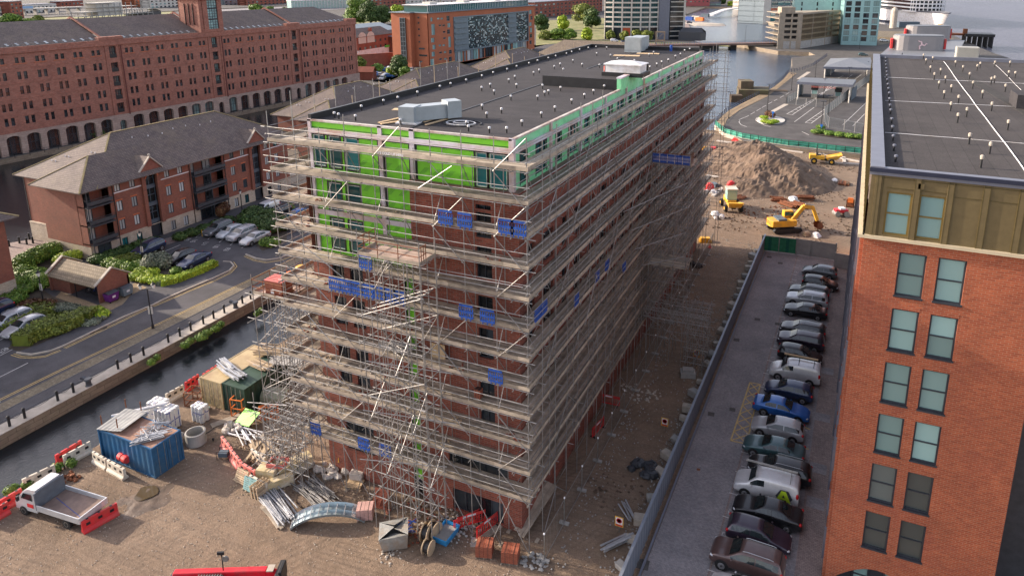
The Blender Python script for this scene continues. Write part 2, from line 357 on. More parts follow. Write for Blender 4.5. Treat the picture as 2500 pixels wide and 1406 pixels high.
# parking bay lines of the left car park with their numbers
def glyphs(txt,c,u,v,s,mat,z,name='bay_number',parent=None,kind='structure'):
 """seven segment strokes lying in the plane through c, along u, up v"""
 SEG={'0':'abcdef','1':'bc','2':'abged','3':'abgcd','4':'fgbc','5':'afgcd','6':'afgedc','7':'abc','8':'abcdefg','9':'abcdfg'}
 Q={'a':((0,2),(1,2)),'b':((1,2),(1,1)),'c':((1,1),(1,0)),'d':((0,0),(1,0)),'e':((0,0),(0,1)),'f':((0,1),(0,2)),'g':((0,1),(1,1))}
 mb=MB(); u=Vector(u).normalized(); v=Vector(v).normalized(); n=u.cross(v)
 for i,ch in enumerate(txt):
  for g in SEG.get(ch,''):
   a,b=Q[g]; P0=Vector(c)+u*(s*(i*1.5+a[0]))+v*(s*a[1]); P1=Vector(c)+u*(s*(i*1.5+b[0]))+v*(s*b[1]); mb.bar(P0,P1,s*.28,.008,n)
 return mb.build(name,mat,parent,kind=kind)
for (a,b) in (((478,580),(520,548)),((507,585),(545,553)),((535,592),(575,560)),((562,599),(600,567)),((590,606),(625,574)),((392,618),(440,590+8)),((415,640),(465,610))):
 strip('bay_line',gp([a,b]),.09,.008,M['line_white'],.012,kind='structure')
for i,(t,(x,y)) in enumerate(zip(('172','171','170','169','168','166','165','163'),((485,584),(512,590),(540,597),(566,604),(470,580),(408,624),(430,630),(30,846)))):
 c=G3(x,y,.01); glyphs(t,c,(.35,-.94,0),(-.94,-.35,0),.3,M['line_white'],.01)
for a,b in (((0,868),(60,838)),((25,850),(75,822)),((-10,835),(30,815))): strip('bay_line',gp([a,b]),.09,.008,M['line_white'],.012,kind='structure')
# ---- right-hand car park
sheet('car_park',[(-9.3,15),(1.7,15),(2.4,96),(-8.5,96)],.02,M['pave'])
sheet('footway',[(-.6,15),(1.75,15),(2.4,94),(.5,94)],.045,M['pave_red'])
mb=MB(); mb.bar((-5.6,15,.026),(-4.3,94.5,.026),.13,.012); mb.build('bay_line',M['pave_red'],kind='structure')
mb=MB()
Ys=[32.8,35.6,38.3,41.0,43.7,46.2,48.7,51.2,54.2]
for i in range(24):
 y=93.5-i*2.52; x=-4.35-(94-y)*.0163
 mb.bar((x-.1,y,.03),(x+.55,y-.03,.03),.08,.012); mb.bar((x+4.0,y-.1,.03),(x+4.5,y-.12,.03),.08,.012)
mb.build('bay_line',M['line_white'],kind='structure')
nums=['1','2','3','4','5','6','7','8','9','10','11','12','13','14','0','15','16','17','18','19','20','21','22','23']
for i in range(23):
 y=93.5-i*2.52-1.5; x=-4.15-(94-y)*.0163
 glyphs(nums[i],(x,y,.03),(0,-1,0),(1,0,0),.22,M['line_white'],.03)
# yellow hatched box beside the bays
mb=MB(); A=[G3(1831,933,.028),G3(1856,938,.028),G3(1823,1083,.028),G3(1784,1075,.028)]
def lerp(a,b,t): return tuple(a[i]+(b[i]-a[i])*t for i in range(3))
for a,b in ((0,1),(1,2),(2,3),(3,0)): mb.bar(A[a],A[b],.12,.012)
n=7
for i in range(n):
 l0=lerp(A[0],A[3],i/n); l1=lerp(A[0],A[3],(i+1)/n); r0=lerp(A[1],A[2],i/n); r1=lerp(A[1],A[2],(i+1)/n)
 mb.bar(l0,r1,.1,.012); mb.bar(r0,l1,.1,.016)
for p,q in (((1838,1025),(1870,1030)),((1823,1062),(1865,1073)),((1960,1040),(1978,1048)),((1950,1090),(1975,1096))): mb.bar(G3(*p,.028),G3(*q,.028),.12,.012)
mb.build('yellow_hatching',M['line_yellow'],kind='structure')
for p,s in (((1569,1377),.8),((1597,1228),.5),((1736,1011),.55),((1788,1000),.5),((1705,1146),.25),((1798,830),.6),((1849,780),.6),((1898,791),.5),((1878,628),.6),((1905,643),.6)):
 c=G(*p); MB().box(-s/2,s/2,-s/2,s/2,0,.012).build('drain_cover',M['rust'] if s<.4 else M['asph_old'],loc=(c[0],c[1],.022),rz=.1,kind='structure')
for y in (47,51,58,66): MB().box(-.6,.6,-.6,.6,0,.006).build('drain_cover',M['pave'],loc=(.6,y,.047),kind='structure')
# ---- churned wet patch and puddle on the site
# ruts, lumps of the dirt: a relief sheet in the near yard and lane
def relief(name,x0,x1,y0,y1,n,m,amp,mat,fn=None):
 from mathutils import noise as mn
 P=[]
 for i in range(n+1):
  row=[]
  for j in range(m+1):
   x=x0+(x1-x0)*i/n; y=y0+(y1-y0)*j/m; e=min(1,min(i,n-i)/4)*min(1,min(j,m-j)/4)
   h=mn.fractal(Vector((x*.35,y*.35,3)),1,2,5)*amp+mn.noise(Vector((x*1.7+y*.6,y*.35,9)))*amp*.6
   row.append((x,y,-.015+e*(.03+abs(h)*.8+(fn(x,y) if fn else 0))))
  P.append(row)
 return MB().grid(list(zip(*P))).build(name,mat,kind='structure',smooth=True)
relief('dirt_yard',-51,-12,16,34,150,80,.08,M['dirt'])
relief('dirt_lane',-14.5,-10,35,100,14,150,.12,M['dirt'])
c=G(352,1222)
relief('wet_mud',c[0]-2.3,c[0]+2.3,c[1]-2.6,c[1]+2.6,40,40,.10,P('wet_mud',(.12,.085,.062),.5,0,.5,.9,bmp=.8),lambda x,y: .045-.075*min(1.6,((x-c[0])/1.9)**2+((y-c[1])/2.1)**2+.5*sin(3*x)*cos(2*y)))
c2=G(357,1206); MB().prism([(c2[0]+.75*cos(t)*(1+.2*sin(3*t)),c2[1]+.8*sin(t)) for t in (i*pi/8 for i in range(16))],-.02,.10).build('puddle',P('muddy_water',(.09,.065,.035),.08,0,.1,1),kind='structure')
sheet('berth_decking',gp([(2142,112),(2142,76),(2255,80),(2300,84),(2330,97),(2200,101)],TZ),TZ+.05,M['cobble'])
sheet('rough_grass',gp([(1308,112),(1480,96),(1478,45),(1310,52)]),.1,M['grass'])
sheet('rough_grass',gp([(-10,60),(200,48),(420,40),(420,28),(200,33),(-10,44)]),.1,M['grass'])
sheet('road',gp([(540,38),(860,22),(860,12),(540,24)]),.1,M['pave'])
sheet('rough_grass',gp([(860,60),(985,52),(985,20),(860,24)]),.1,M['grass'])
# ================================================================ facade tools
class Face:
 """a vertical face: origin o (x,y), direction a along it, outward normal to the right of a"""
 def __init__(s,o,ang,flip=False):
  s.o=o; s.a=(cos(ang),sin(ang)); s.n=(s.a[1],-s.a[0])
  if flip: s.n=(-s.n[0],-s.n[1])
 def p(s,u,z,d=0): return (s.o[0]+s.a[0]*u+s.n[0]*d, s.o[1]+s.a[1]*u+s.n[1]*d, z)
def fbox(mb,F,u0,u1,z0,z1,d0,d1):
 n=len(mb.v); mb.v+=[F.p(u0,z0,d1),F.p(u1,z0,d1),F.p(u1,z0,d0),F.p(u0,z0,d0),F.p(u0,z1,d1),F.p(u1,z1,d1),F.p(u1,z1,d0),F.p(u0,z1,d0)]
 for f in ((0,3,2,1),(4,5,6,7),(0,1,5,4),(1,2,6,5),(2,3,7,6),(3,0,4,7)): mb.f.append(tuple(n+i for i in f)); mb.m.append(mb.mi)
def wall(mb,F,u0,u1,z0,z1,holes,depth=.25,d=0,back=False):
 """a wall skin with real openings and reveals; holes are (u0,u1,z0,z1)"""
 H=[h for h in holes if h[1]>u0+1e-4 and h[0]<u1-1e-4 and h[3]>z0+1e-4 and h[2]<z1-1e-4]
 zs=sorted({z0,z1}|{min(z1,max(z0,z)) for h in H for z in h[2:]})
 for a,b in zip(zs[:-1],zs[1:]):
  if b-a<1e-5: continue
  hs=sorted((max(u0,h[0]),min(u1,h[1])) for h in H if h[2]<b-1e-5 and h[3]>a+1e-5)
  u=u0
  for h0,h1 in hs:
   if h0>u+1e-4: mb.quad(F.p(u,a,d),F.p(h0,a,d),F.p(h0,b,d),F.p(u,b,d))
   u=max(u,h1)
  if u<u1-1e-4: mb.quad(F.p(u,a,d),F.p(u1,a,d),F.p(u1,b,d),F.p(u,b,d))
 for h in H:
  a,b,c,e=h[:4]; q=d-depth
  mb.quad(F.p(a,c,d),F.p(a,c,q),F.p(a,e,q),F.p(a,e,d)); mb.quad(F.p(b,c,d),F.p(b,e,d),F.p(b,e,q),F.p(b,c,q))
  mb.quad(F.p(a,c,d),F.p(b,c,d),F.p(b,c,q),F.p(a,c,q)); mb.quad(F.p(a,e,d),F.p(a,e,q),F.p(b,e,q),F.p(b,e,d))
def windows(parent,F,holes,mfr,mgl,depth=.2,d=0,fw=.07,cols=1,rows=1,name='window',off=(0,0,0),limit=100,sill=None,fd=.07,arch=False,budget=None,shf=None):
 """one window part (frame) with a pane child each; beyond the limit one stuff part. returns how many were made as parts"""
 def draw(f,g,h):
  u0,u1,z0,z1=h[:4]; q=d-depth
  c=h[4] if len(h)>4 and h[4] else cols; r=h[5] if len(h)>5 and h[5] else rows
  for a,b,e,k in ((u0,u0+fw,z0,z1),(u1-fw,u1,z0,z1),(u0+fw,u1-fw,z0,z0+fw),(u0+fw,u1-fw,z1-fw,z1)): fbox(f,F,a,b,e,k,q-.02,q+fd)
  for i in range(1,c): u=u0+(u1-u0)*i/c; fbox(f,F,u-fw*.4,u+fw*.4,z0+fw,z1-fw,q-.02,q+fd*.8)
  for i in range(1,r): z=z0+(z1-z0)*i/r; fbox(f,F,u0+fw,u1-fw,z-fw*.4,z+fw*.4,q-.02,q+fd*.9)
  if arch:
   n=5; w=(u1-u0)/2; zc=z1-w*arch;
   for s in (-1,1):
    for i in range(n):
     t0=pi/2*i/n; t1=pi/2*(i+1)/n
     A=(u0+w+s*w*cos(t0),zc+w*arch*sin(t0)); B=(u0+w+s*w*cos(t1),zc+w*arch*sin(t1))
     f.quad(F.p(A[0],A[1],q+fd+.01),F.p(u0+w+s*w,A[1],q+fd+.01),F.p(u0+w+s*w,z1,q+fd+.01),F.p(B[0],z1,q+fd+.01),F.p(B[0],B[1],q+fd+.01)) if i==0 else f.quad(F.p(A[0],A[1],q+fd+.01),F.p(A[0],z1,q+fd+.01),F.p(B[0],z1,q+fd+.01),F.p(B[0],B[1],q+fd+.01))
  if sill: fbox(f,F,u0-.05,u1+.05,z0-.08,z0+.02,q,d+sill)
  for i in range(c):
   for k in range(r): fbox(g,F,u0+(u1-u0)*i/c,u0+(u1-u0)*(i+1)/c,z0+(z1-z0)*k/r,z0+(z1-z0)*(k+1)/r,q-.03,q)
 o=Vector(off)
 hs=sorted(holes,key=lambda h:(Vector(F.p((h[0]+h[1])/2,h[2]))+o-CAMV).length)
 if budget is not None: limit=max(0,min(limit,budget[0])); budget[0]-=min(limit,len(hs))
 for h in hs[:limit]:
  f=MB(); g=MB(); draw(f,g,h); w=f.build(name,mfr,parent); g.build('pane',mgl[hash((round(h[0]*7),round(h[2]*5)))%len(mgl)] if isinstance(mgl,list) else mgl,w)
 if hs[limit:]:
  ms=mgl if isinstance(mgl,list) else [mgl]
  f=MB(); g=MB()
  for h in hs[limit:]: draw(f,g,h)
  w=f.build(name,mfr,parent,kind='stuff'); g.build('pane',ms[0],w,kind='stuff')
def shift(o):
 """children were built in world coordinates: move them under the thing's base"""
 v=Vector(o.location)
 for c in bpy.data.objects:
  if c.parent==o and c.location.length<1e-6: c.location=-v
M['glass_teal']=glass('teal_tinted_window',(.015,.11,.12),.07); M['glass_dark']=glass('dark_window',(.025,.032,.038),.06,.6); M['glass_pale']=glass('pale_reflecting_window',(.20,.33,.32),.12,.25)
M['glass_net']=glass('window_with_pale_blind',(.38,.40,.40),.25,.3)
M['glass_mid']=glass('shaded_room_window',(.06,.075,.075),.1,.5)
M['frame_dark']=P('anthracite_frame',(.035,.04,.05),.45,.1,.15); M['frame_white']=M['white']
# ================================================================ the building under construction
BX0,BX1,BY0,BY1,BZ=-33.4,-18.0,36.3,92.3,27.5
def sheathing():
 m,nt,bs=new_mat('green_printed_sheathing'); v,tc=wallvec(nt); L=nt.links
 s=nt.nodes.new('ShaderNodeSeparateXYZ'); L.new(v,s.inputs[0])
 def fr(o,k,off=0):
  a=N(nt,'ShaderNodeMath',operation='MULTIPLY_ADD'); a.inputs[1].default_value=k; a.inputs[2].default_value=off; L.new(o,a.inputs[0])
  f=N(nt,'ShaderNodeMath',operation='FRACT'); L.new(a.outputs[0],f.inputs[0]); return f.outputs[0]
 def m2(op,a,b):
  n=N(nt,'ShaderNodeMath',operation=op)
  for i,x in enumerate((a,b)):
   if hasattr(x,'links'): L.new(x,n.inputs[i])
   else: n.inputs[i].default_value=x
  return n.outputs[0]
 u=fr(m2('ADD',s.outputs[0],m2('MULTIPLY',s.outputs[1],.55)),1.0); w=fr(s.outputs[1],1.15)
 # a stamp: a skewed box with a few dark strokes, repeated as on the printed boards
 uu=fr(m2('ADD',s.outputs[0],m2('MULTIPLY',s.outputs[1],-1.0)),1.05); st=fr(s.outputs[0],9)
 box=m2('MULTIPLY',m2('LESS_THAN',m2('ABSOLUTE',m2('SUBTRACT',uu,.5),0),.2),m2('LESS_THAN',m2('ABSOLUTE',m2('SUBTRACT',w,.5),0),.24))
 mk=m2('MULTIPLY',box,m2('GREATER_THAN',fr(m2('ADD',s.outputs[0],m2('MULTIPLY',s.outputs[1],-1.0)),8.4),.45))
 f=noise(nt,tc.outputs['Object'],.8,5); c=ramp(nt,f,[(.3,(.15,.52,.015)),(.7,(.20,.62,.03))])
 c=mix(nt,m2('MULTIPLY',mk,.6),c,(.03,.17,.03)); L.new(c,bs.inputs['Base Color']); bs.inputs['Roughness'].default_value=.5; return m
M['green']=sheathing()
M['green_pale']=P('pale_green_membrane',(.20,.62,.30),.5,0,.2,1.2,dirt=(.32,.68,.44))
M['brick_main']=brick('dark_red_brick',(.22,.048,.028),(.34,.085,.05),(.24,.16,.13),.45,.15,.016)
M['lilac']=P('primed_steel',(.56,.52,.58),.5,0,.12,1,dirt=(.42,.26,.18))
def felt(name,c,seam=1.0,rot=0):
 m,nt,bs=new_mat(name); tc=nt.nodes.new('ShaderNodeTexCoord'); o=tc.outputs['Object']; mp=N(nt,'ShaderNodeMapping'); mp.inputs['Rotation'].default_value=(0,0,rot); nt.links.new(o,mp.inputs[0])
 b=N(nt,'ShaderNodeTexBrick',Scale=1.0); b.inputs['Brick Width'].default_value=8; b.inputs['Row Height'].default_value=seam; b.inputs['Mortar Size'].default_value=.02
 b.inputs['Color1'].default_value=(*mul(c,.93),1); b.inputs['Color2'].default_value=(*mul(c,1.07),1); b.inputs['Mortar'].default_value=(*mul(c,.7),1); nt.links.new(mp.outputs[0],b.inputs['Vector'])
 f=noise(nt,o,.35,7,.75); g=noise(nt,o,14,2,.8)
 k=mix(nt,1.0,b.outputs['Color'],ramp(nt,f,[(.3,(.8,.8,.8)),(.7,(1.2,1.2,1.18))]),'MULTIPLY'); k=mix(nt,1.0,k,ramp(nt,g,[(.3,(.75,.75,.75)),(.7,(1.3,1.3,1.3))]),'MULTIPLY')
 nt.links.new(k,bs.inputs['Base Color']); bs.inputs['Roughness'].default_value=.9; bs.inputs['Specular IOR Level'].default_value=.2; return m
M['felt']=felt('mineral_roof_felt',(.045,.042,.045),1.0)
M['board']=P('scaffold_board',(.43,.36,.28),.85,0,.3,1.6,island=.5)
M['board_new']=P('fresh_timber',(.58,.42,.25),.8,0,.15,2,island=.25)
M['tube']=P('scaffold_tube',(.36,.345,.33),.45,.4,.35,1.5,island=.5)
M['tube_bright']=P('bright_scaffold_tube',(.36,.35,.34),.45,.45,.15,3)
M['coupler']=M['rust']
bld=empty('unfinished_building',(-25.7,64,0),0,'long flat roofed brick building under construction, wrapped in scaffolding, green sheathing at its top','building')
FF=Face((BX0,BY0),0)                      # front, u = x+33.4
FS=Face((BX1,BY0),pi/2)                   # long side facing the lane, u = y-36.3
FL=Face((BX0,BY0),pi/2,True)
def ux(x): return x-BX0
# ---- window openings of the front
fr_top=[(ux(a),ux(b),24.2,26.38) for a,b in ((-33.2,-32.25),(-31.87,-30.9),(-30.5,-29.45),(-20.55,-19.78),(-19.6,-18.4))]
fr_low=[(ux(a),ux(b),z-2.2,z) for z in (23.1,20.5) for a,b in ((-32.15,-31.1),(-30.6,-29.5))]
fr_brick=[(ux(a),ux(b),z-2.15,z) for z in (17.6,14.8,12.0,9.1) for a,b in ((-32.15,-31.1),(-30.6,-29.5))]
fr_brick+=[(ux(-20.48),ux(-19.4),z-2.15,z) for z in (23.15,20.4,17.6,14.8,12.0,9.1)]+[(ux(-23.1),ux(-18.5),2.6,5.0,5),(ux(-32),ux(-29.5),2.4,5.2,3),(ux(-22.9),ux(-18.9),.2,1.9,4)]
side_w=[]; side_t=[]
for k in range(10):
 y=BY0+.15+k*5.62
 if y+5>BY1: break
 for a,b in ((.85,1.8),(3.2,4.85)):
  side_t.append((y-BY0+a,y-BY0+b,24.35,26.3,2 if b-a>1.2 else 1))
  for z in (23.1,20.4,17.6,14.8,12.0,9.1,6.0):
   if z<23: side_w.append((y-BY0+a,y-BY0+b,z-2.15,z,2 if b-a>1.2 else 1))
mb=MB(); wall(mb,FF,0,15.4,24.0,27.3,fr_top,.2); wall(mb,FF,0,ux(-25.3),17.7,24.0,fr_low,.2)
mb.build('sheathing_panel',M['green'],bld)
mb=MB()
fbox(mb,FF,ux(-26.15),ux(-25.3),1.5,17.7,-.1,.02)
mb.build('sheathing_panel',M['green'],bld)
mb=MB(); wall(mb,FS,0,56,24.05,27.3,side_t,.2); mb.build('sheathing_panel',M['green_pale'],bld)
mb=MB(); wall(mb,FF,ux(-25.3),15.9,0,23.95,fr_brick,.35,.3); wall(mb,FF,-.4,ux(-26.15),0,17.65,fr_brick,.35,.3)
wall(mb,FS,-.3,56,0,24.0,side_w,.35,.5); wall(mb,FL,-.3,56,0,24,[],.3,.4); wall(mb,Face((BX0,BY1),0,True),-.4,15.9,0,24,[],.3,.3)
fbox(mb,FF,ux(-25.3),15.9,23.95,24.15,0,.3); fbox(mb,FS,0,56,24.0,24.15,0,.5); fbox(mb,FF,-.4,ux(-26.15),17.65,17.75,0,.3)
for z in (20.2,14.6,9.0): fbox(mb,FF,ux(-25.3),15.9,z+2.45,z+2.68,.3,.31)
mb.build('brick_wall',M['brick_main'],bld)
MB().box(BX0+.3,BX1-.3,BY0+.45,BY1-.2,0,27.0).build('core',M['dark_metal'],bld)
mb=MB()                                    # primed steel posts and rails over the sheathing
for a,b in ((-33.45,-33.2),(-27.7,-27.4),(-25.27,-24.93),(-18.22,-17.95)):
 fbox(mb,FF,ux(a),ux(b),17.7 if b<-25 else 24.0,27.45,0,.12)
 mb.build('steel_post',M['lilac'],bld); mb=MB()
fbox(mb,FF,0,15.5,26.5,26.82,0,.16); mb.build('steel_rail',M['lilac'],bld); mb=MB()
fbox(mb,FF,0,ux(-25.3),23.35,23.85,0,.14); mb.build('steel_rail',M['lilac'],bld); mb=MB()
fbox(mb,FF,0,ux(-25.3),20.75,21.1,0,.14); mb.build('steel_rail',M['lilac'],bld); mb=MB()
fbox(mb,FS,-.1,56,26.5,26.8,0,.16); mb.build('steel_rail',M['lilac'],bld)
for k in range(11):
 mb=MB(); y=k*5.62; fbox(mb,FS,y-.14,y+.14,24.1,27.4,0,.13); mb.build('steel_post',M['lilac'],bld)
mb=MB()
for h in fr_top+fr_low:                    # black tape round the openings
 u0,u1,z0,z1=h[:4]
 for a,b,c,e in ((u0-.12,u0,z0-.1,z1+.12),(u1,u1+.12,z0-.1,z1+.12),(u0,u1,z1,z1+.12),(u0,u1,z0-.12,z0)): fbox(mb,FF,a,b,c,e,0,.02)
 mb.build('black_tape',M['black'],bld); mb=MB()
fbox(mb,FF,0,15.4,26.86,26.9,0,.02); fbox(mb,FF,0,15.4,26.4,26.5,0,.02)
mb.build('black_tape',M['black'],bld); mb=MB()
for a in (-27.85,-27.4,-25.42,-24.93): fbox(mb,FF,ux(a),ux(a)+.14,21.1,26.5,0,.02); mb.build('black_tape',M['black'],bld); mb=MB()
for h in side_t:
 u0,u1,z0,z1=h[:4]
 for a,b,c,e in ((u0-.08,u0,z0-.1,z1+.1),(u1,u1+.1,z0-.1,z1+.1),(u0,u1,z1,z1+.22)): fbox(mb,FS,a,b,c,e,0,.02)
 mb.build('black_tape',M['black'],bld); mb=MB()
bud=[100]
windows(bld,FF,fr_top+fr_low,M['frame_white'],M['glass_teal'],.12,0,.06,budget=bud)
windows(bld,FF,fr_brick,M['frame_dark'],M['glass_dark'],.2,.3,.07,cols=2,budget=bud)
windows(bld,FS,side_t,M['frame_dark'],M['glass_teal'],.12,0,.07,budget=bud)
windows(bld,FS,side_w,M['frame_dark'],M['glass_dark'],.25,.5,.07,budget=bud)
# ---- roof
mb=MB(); mb.box(BX0+.06,BX1-.06,BY0+.06,BY1-.06,27.0,27.32); mb.build('roof',M['felt'],bld)
mb=MB(); mb.box(BX0-.05,BX0+.2,BY0,BY1,27.3,27.75).box(BX0+.2,BX1-.1,BY1-.25,BY1,27.3,27.75); mb.build('parapet',M['black'],bld)
mb=MB(); mb.box(BX0-.05,BX1+.08,BY0-.12,BY0+.14,27.3,27.42).box(BX1-.14,BX1+.08,BY0+.14,BY1,27.3,27.42); mb.build('parapet',P('bare_capping',(.50,.46,.42),.6,0,.25,1.2,dirt=(.25,.13,.09)),bld)
MB().box(-25.65,-25.5,BY0+.3,BY1-.3,27.31,27.36).build('roof_seam',M['black'],bld)
a=G(1325,209,27.32); b=G(1516,216,27.32)
MB().box(a[0],BX1-.25,a[1],a[1]+6.5,27.3,28.15).build('raised_roof',M['felt'],bld);
MB().box(a[0],BX1-.25,a[1]-.04,a[1],27.3,28.22).build('raised_upstand',M['black'],bld)
MB().box(BX1-.25,BX1+.12,a[1]-.04,a[1]+6.5,27.3,28.3).build('raised_upstand',M['green_pale'],bld)
MB().box(BX1-.3,BX1+.18,a[1]-.04,a[1]+6.5,28.3,28.42).build('raised_capping',M['lilac'],bld)
def vent_parts(h=.42,r=.055,cap=M['white']):
 a=MB().tube((0,0,0),(0,0,h*.72),r,7).build('roof_vent',M['black']); c=MB().lathe([(r*1.5,0),(r*1.7,h*.12),(r*1.7,h*.26),(r*.6,h*.33)],8).build('vent_cap',cap,a); c.location=(0,0,h*.7); return a,c
va,vc=vent_parts()
def put_vent(src,p,parent,first):
 o=src if first else src.copy()
 if not first:
  COL.objects.link(o); c=kids0(src).copy(); COL.objects.link(c); c.parent=o
 o.parent=parent; o.location=Vector(p)-Vector(parent.location); return o
VK={}
def kids0(s):
 if s.name not in VK: VK[s.name]=[c for c in bpy.data.objects if c.parent==s][0]
 return VK[s.name]
vl=[(230,752),(380,712),(477,690),(610,653),(763,612),(835,593),(940,568),(1047,538),(1123,515),(1218,492),(1282,472),(1366,450),(1424,432),(1497,414),(1547,400),(1620,382),(1655,370),(1709,355),(1768,342),(1820,335),(1892,340),(47,800),(76,808),(190,820),(823,750),(1048,746),(1129,645),(1045,620),(1103,598),(1229,565),(1270,542),(1281,600),(1243,682),(1397,515),(1435,498),(1537,472),(1577,455),(1664,430),(1598,492),(1712,497),(1726,457),(1843,462),(1825,380),(1919,393),(1965,418),(1079,802),(1179,772),(1424,682),(1472,653),(1498,644),(1579,620),(1457,605),(1741,670),(1803,643),(1655,708),(1541,758),(1449,800),(1318,857),(1214,905),(1097,905),(955,893),(944,862),(495,847),(1876,610),(2080,430),(2046,440),(2026,440),(2185,475),(2232,455),(2265,440),(2310,425),(2358,400),(2392,385),(2180,388),(2210,372),(2420,360),(2455,350)]
for i,(x,y) in enumerate(vl):
 p=G(800+x/2.778,y/2.778,27.32); put_vent(va,(p[0],p[1],27.32),bld,i==0)
shift(bld)
# ---- scaffolding ---------------------------------------------------------
LV=[4.06+2*k for k in range(12)]
def deck_boards(mb,x0,x1,y0,y1,z,along='x',w=.225,rnd=random,L=3.9):
 n=max(1,int(round(((y1-y0) if along=='x' else (x1-x0))/w)))
 for i in range(n):
  s=(x0 if along=='x' else y0)+rnd.uniform(-.3,0)
  e=(x1 if along=='x' else y1)
  while s<e-.3:
   t=min(e+rnd.uniform(0,.25),s+L); j=rnd.uniform(-.012,.012); zz=z+rnd.uniform(0,.012); a=s+.01; q=w*.48
   if along=='x': c=y0+(i+.5)*(y1-y0)/n; mb.bar((a,c+j,zz),(t-.01,c-j,zz),q*2,.038)
   else: c=x0+(i+.5)*(x1-x0)/n; mb.bar((c+j,a,zz),(c-j,t-.01,zz),q*2,.038)
   s=t
 return mb
def tube_part(name,a,b,parent,r=.03,m='tube',kind=None):
 return MB().tube(a,b,r,5).build(name,M[m],parent,kind=kind)
def tubes(name,lst,parent,r=.032,m='tube',limit=100):
 it=[(((a[0]+b[0])/2,(a[1]+b[1])/2,(a[2]+b[2])/2),a,b) for a,b in lst]
 many(name,it,lambda mb,i: mb.tube(i[1],i[2],r,5),M[m],parent,limit)
R=random.Random(11)
# A: front and left return
sa=empty('scaffolding',(-26,35,0),0,'weathered tube scaffolding with timber decks across the green and brick front of the building','scaffolding')
XO,YO,YI=-16.3,34.6,35.85; SX=[-16.3-2.12*k for k in range(10)]; SX[-1]=-35.45; XL,XLi=-35.45,-34.25
st=[((x,YO,0),(x+R.uniform(-.05,.05),YO,27.3+R.uniform(0,1.3))) for x in SX]+[((x,YI,0),(x,YI,26.3+R.uniform(0,.4))) for x in SX[1:]]
SYL=[YO+2.3*k for k in range(1,12)]
st+=[((XL,y,0),(XL,y,27.2+R.uniform(.4,2.2))) for y in SYL]+[((XLi,y,0),(XLi,y,26.6)) for y in SYL]
tubes('standard',st,sa)
led=[];gr=[];tr=[];br=[]
for i,z in enumerate(LV):
 for y in (YO,YI): led.append(((XL-R.uniform(.2,.9),y,z-.12),(XO+R.uniform(.1,.7),y,z-.12)))
 for dz in (.5,1.0): gr.append(((XL-R.uniform(.1,1.1),YO-.06,z+dz+R.uniform(-.05,.05)),(XO+R.uniform(.05,.4),YO-.06,z+dz)))
 for dz in (.5,1.0): gr.append(((XL-.06,YO-R.uniform(.1,.5),z+dz),(XL-.06,60,z+dz)))
 led.append(((XL,YO-.4,z-.14),(XL,60,z-.14))); led.append(((XLi,YO,z-.14),(XLi,60,z-.14)))
 for x in SX: tr.append(((x+.08,YO-R.uniform(.1,.5),z-.06),(x+.08,YI+R.uniform(.05,.3),z-.06)))
 for x in SX[:-1]: tr.append(((x-1.05,YO-R.uniform(.05,.3),z-.06),(x-1.05,YI+.1,z-.06)))
 for y in SYL[:8]: tr.append(((XL-R.uniform(.1,.7),y,z-.07),(XLi+.2,y,z-.07)))
for i,z in enumerate(LV[:-1]):
 for k,x in enumerate(SX[:-1]):
  if (k+i)%2==0: br.append(((x,YO+.05,z),(x,YI-.05,z+1.9)) if i%2 else ((x,YI-.05,z),(x,YO+.05,z+1.9)))
  elif R.random()<.5: br.append(((x,YI,z+.1),(x-.1,YO,z+1.9)))
for k in range(0,9,2):
 for i in range(0,11,2):
  x0,x1=SX[k],SX[min(9,k+1)]
  if R.random()<.75: br.append(((x0,YO-.1,LV[i]-.3),(x1,YO-.1,LV[i]+1.8)))
  if R.random()<.4 : br.append(((x1,YO-.1,LV[i]+1.8),(x0,YO-.1,LV[i]+3.9)))
for x in (-30.2,-24.0,-19.0): br.append(((x,YO-.1,.1),(x+1.5,YO-.1,4)))
for k in range(8): br.append(((SX[k],YO-.05,.1),(SX[k+1],YO-.05,3.8)))
tubes('ledger',led,sa); tubes('guard_rail',gr,sa,.028); tubes('transom',tr,sa,.026); tubes('brace',br,sa,.028)
ld=[((-32.8,34.0,19.3),(-29.6,34.3,17.2)),((-33.1,34.0,14.3),(-30.6,34.2,11.8)),((-32.6,34,11.5),(-30.3,34.1,9.3)),((-32.1,34,8.2),(-30.1,34.1,5.5)),((-32.2,34,16.6),(-30.0,34.1,14.7)),
 ((-23.2,33.9,24.4),(-20.9,34.1,26.0)),((-22.5,33.4,19.4),(-16.3,34.0,19.2)),((-26.7,32.3,12.9),(-21.5,34.2,12.2)),((-27.2,32.3,9.2),(-21.3,34.2,8.6)),((-27.5,32.0,5.6),(-22,34,5.3)),((-38.9,33.4,6.0),(-35.2,33.6,6.6)),((-38.6,33.4,3.2),(-35.4,33.6,3.6)),((-38.2,33.4,1.2),(-34.9,33.4,1.3))]
tubes('loose_tube',ld,sa,.028,'tube_bright')
for i,z in enumerate(LV):
 mb=MB(); deck_boards(mb,XL,XO,YO+.02,YI+.12,z,'x',rnd=R)
 deck_boards(mb,XL+.02,XLi+.1,YI+.15,60,z,'y',rnd=R)
 mb.build('board_platform',M['board'],sa)
 mb=MB(); x=XL-.1
 while x<XO: q=min(XO+.12,x+R.choice((3.0,3.9,3.9))); mb.bar((x,YO-.035,z+.1),(q-.01,YO-.035,z+.1+R.uniform(-.01,.01)),.035,.235); x=q
 mb.bar((XL-.035,YO,z+.1),(XL-.035,48,z+.1),.035,.225)
 mb.build('toe_board',M['board'],sa)
mb=MB()
for x in SX:
 for y in (YO,YI): mb.box(x-.12,x+.12,y-.2,y+.2,.0,.05)
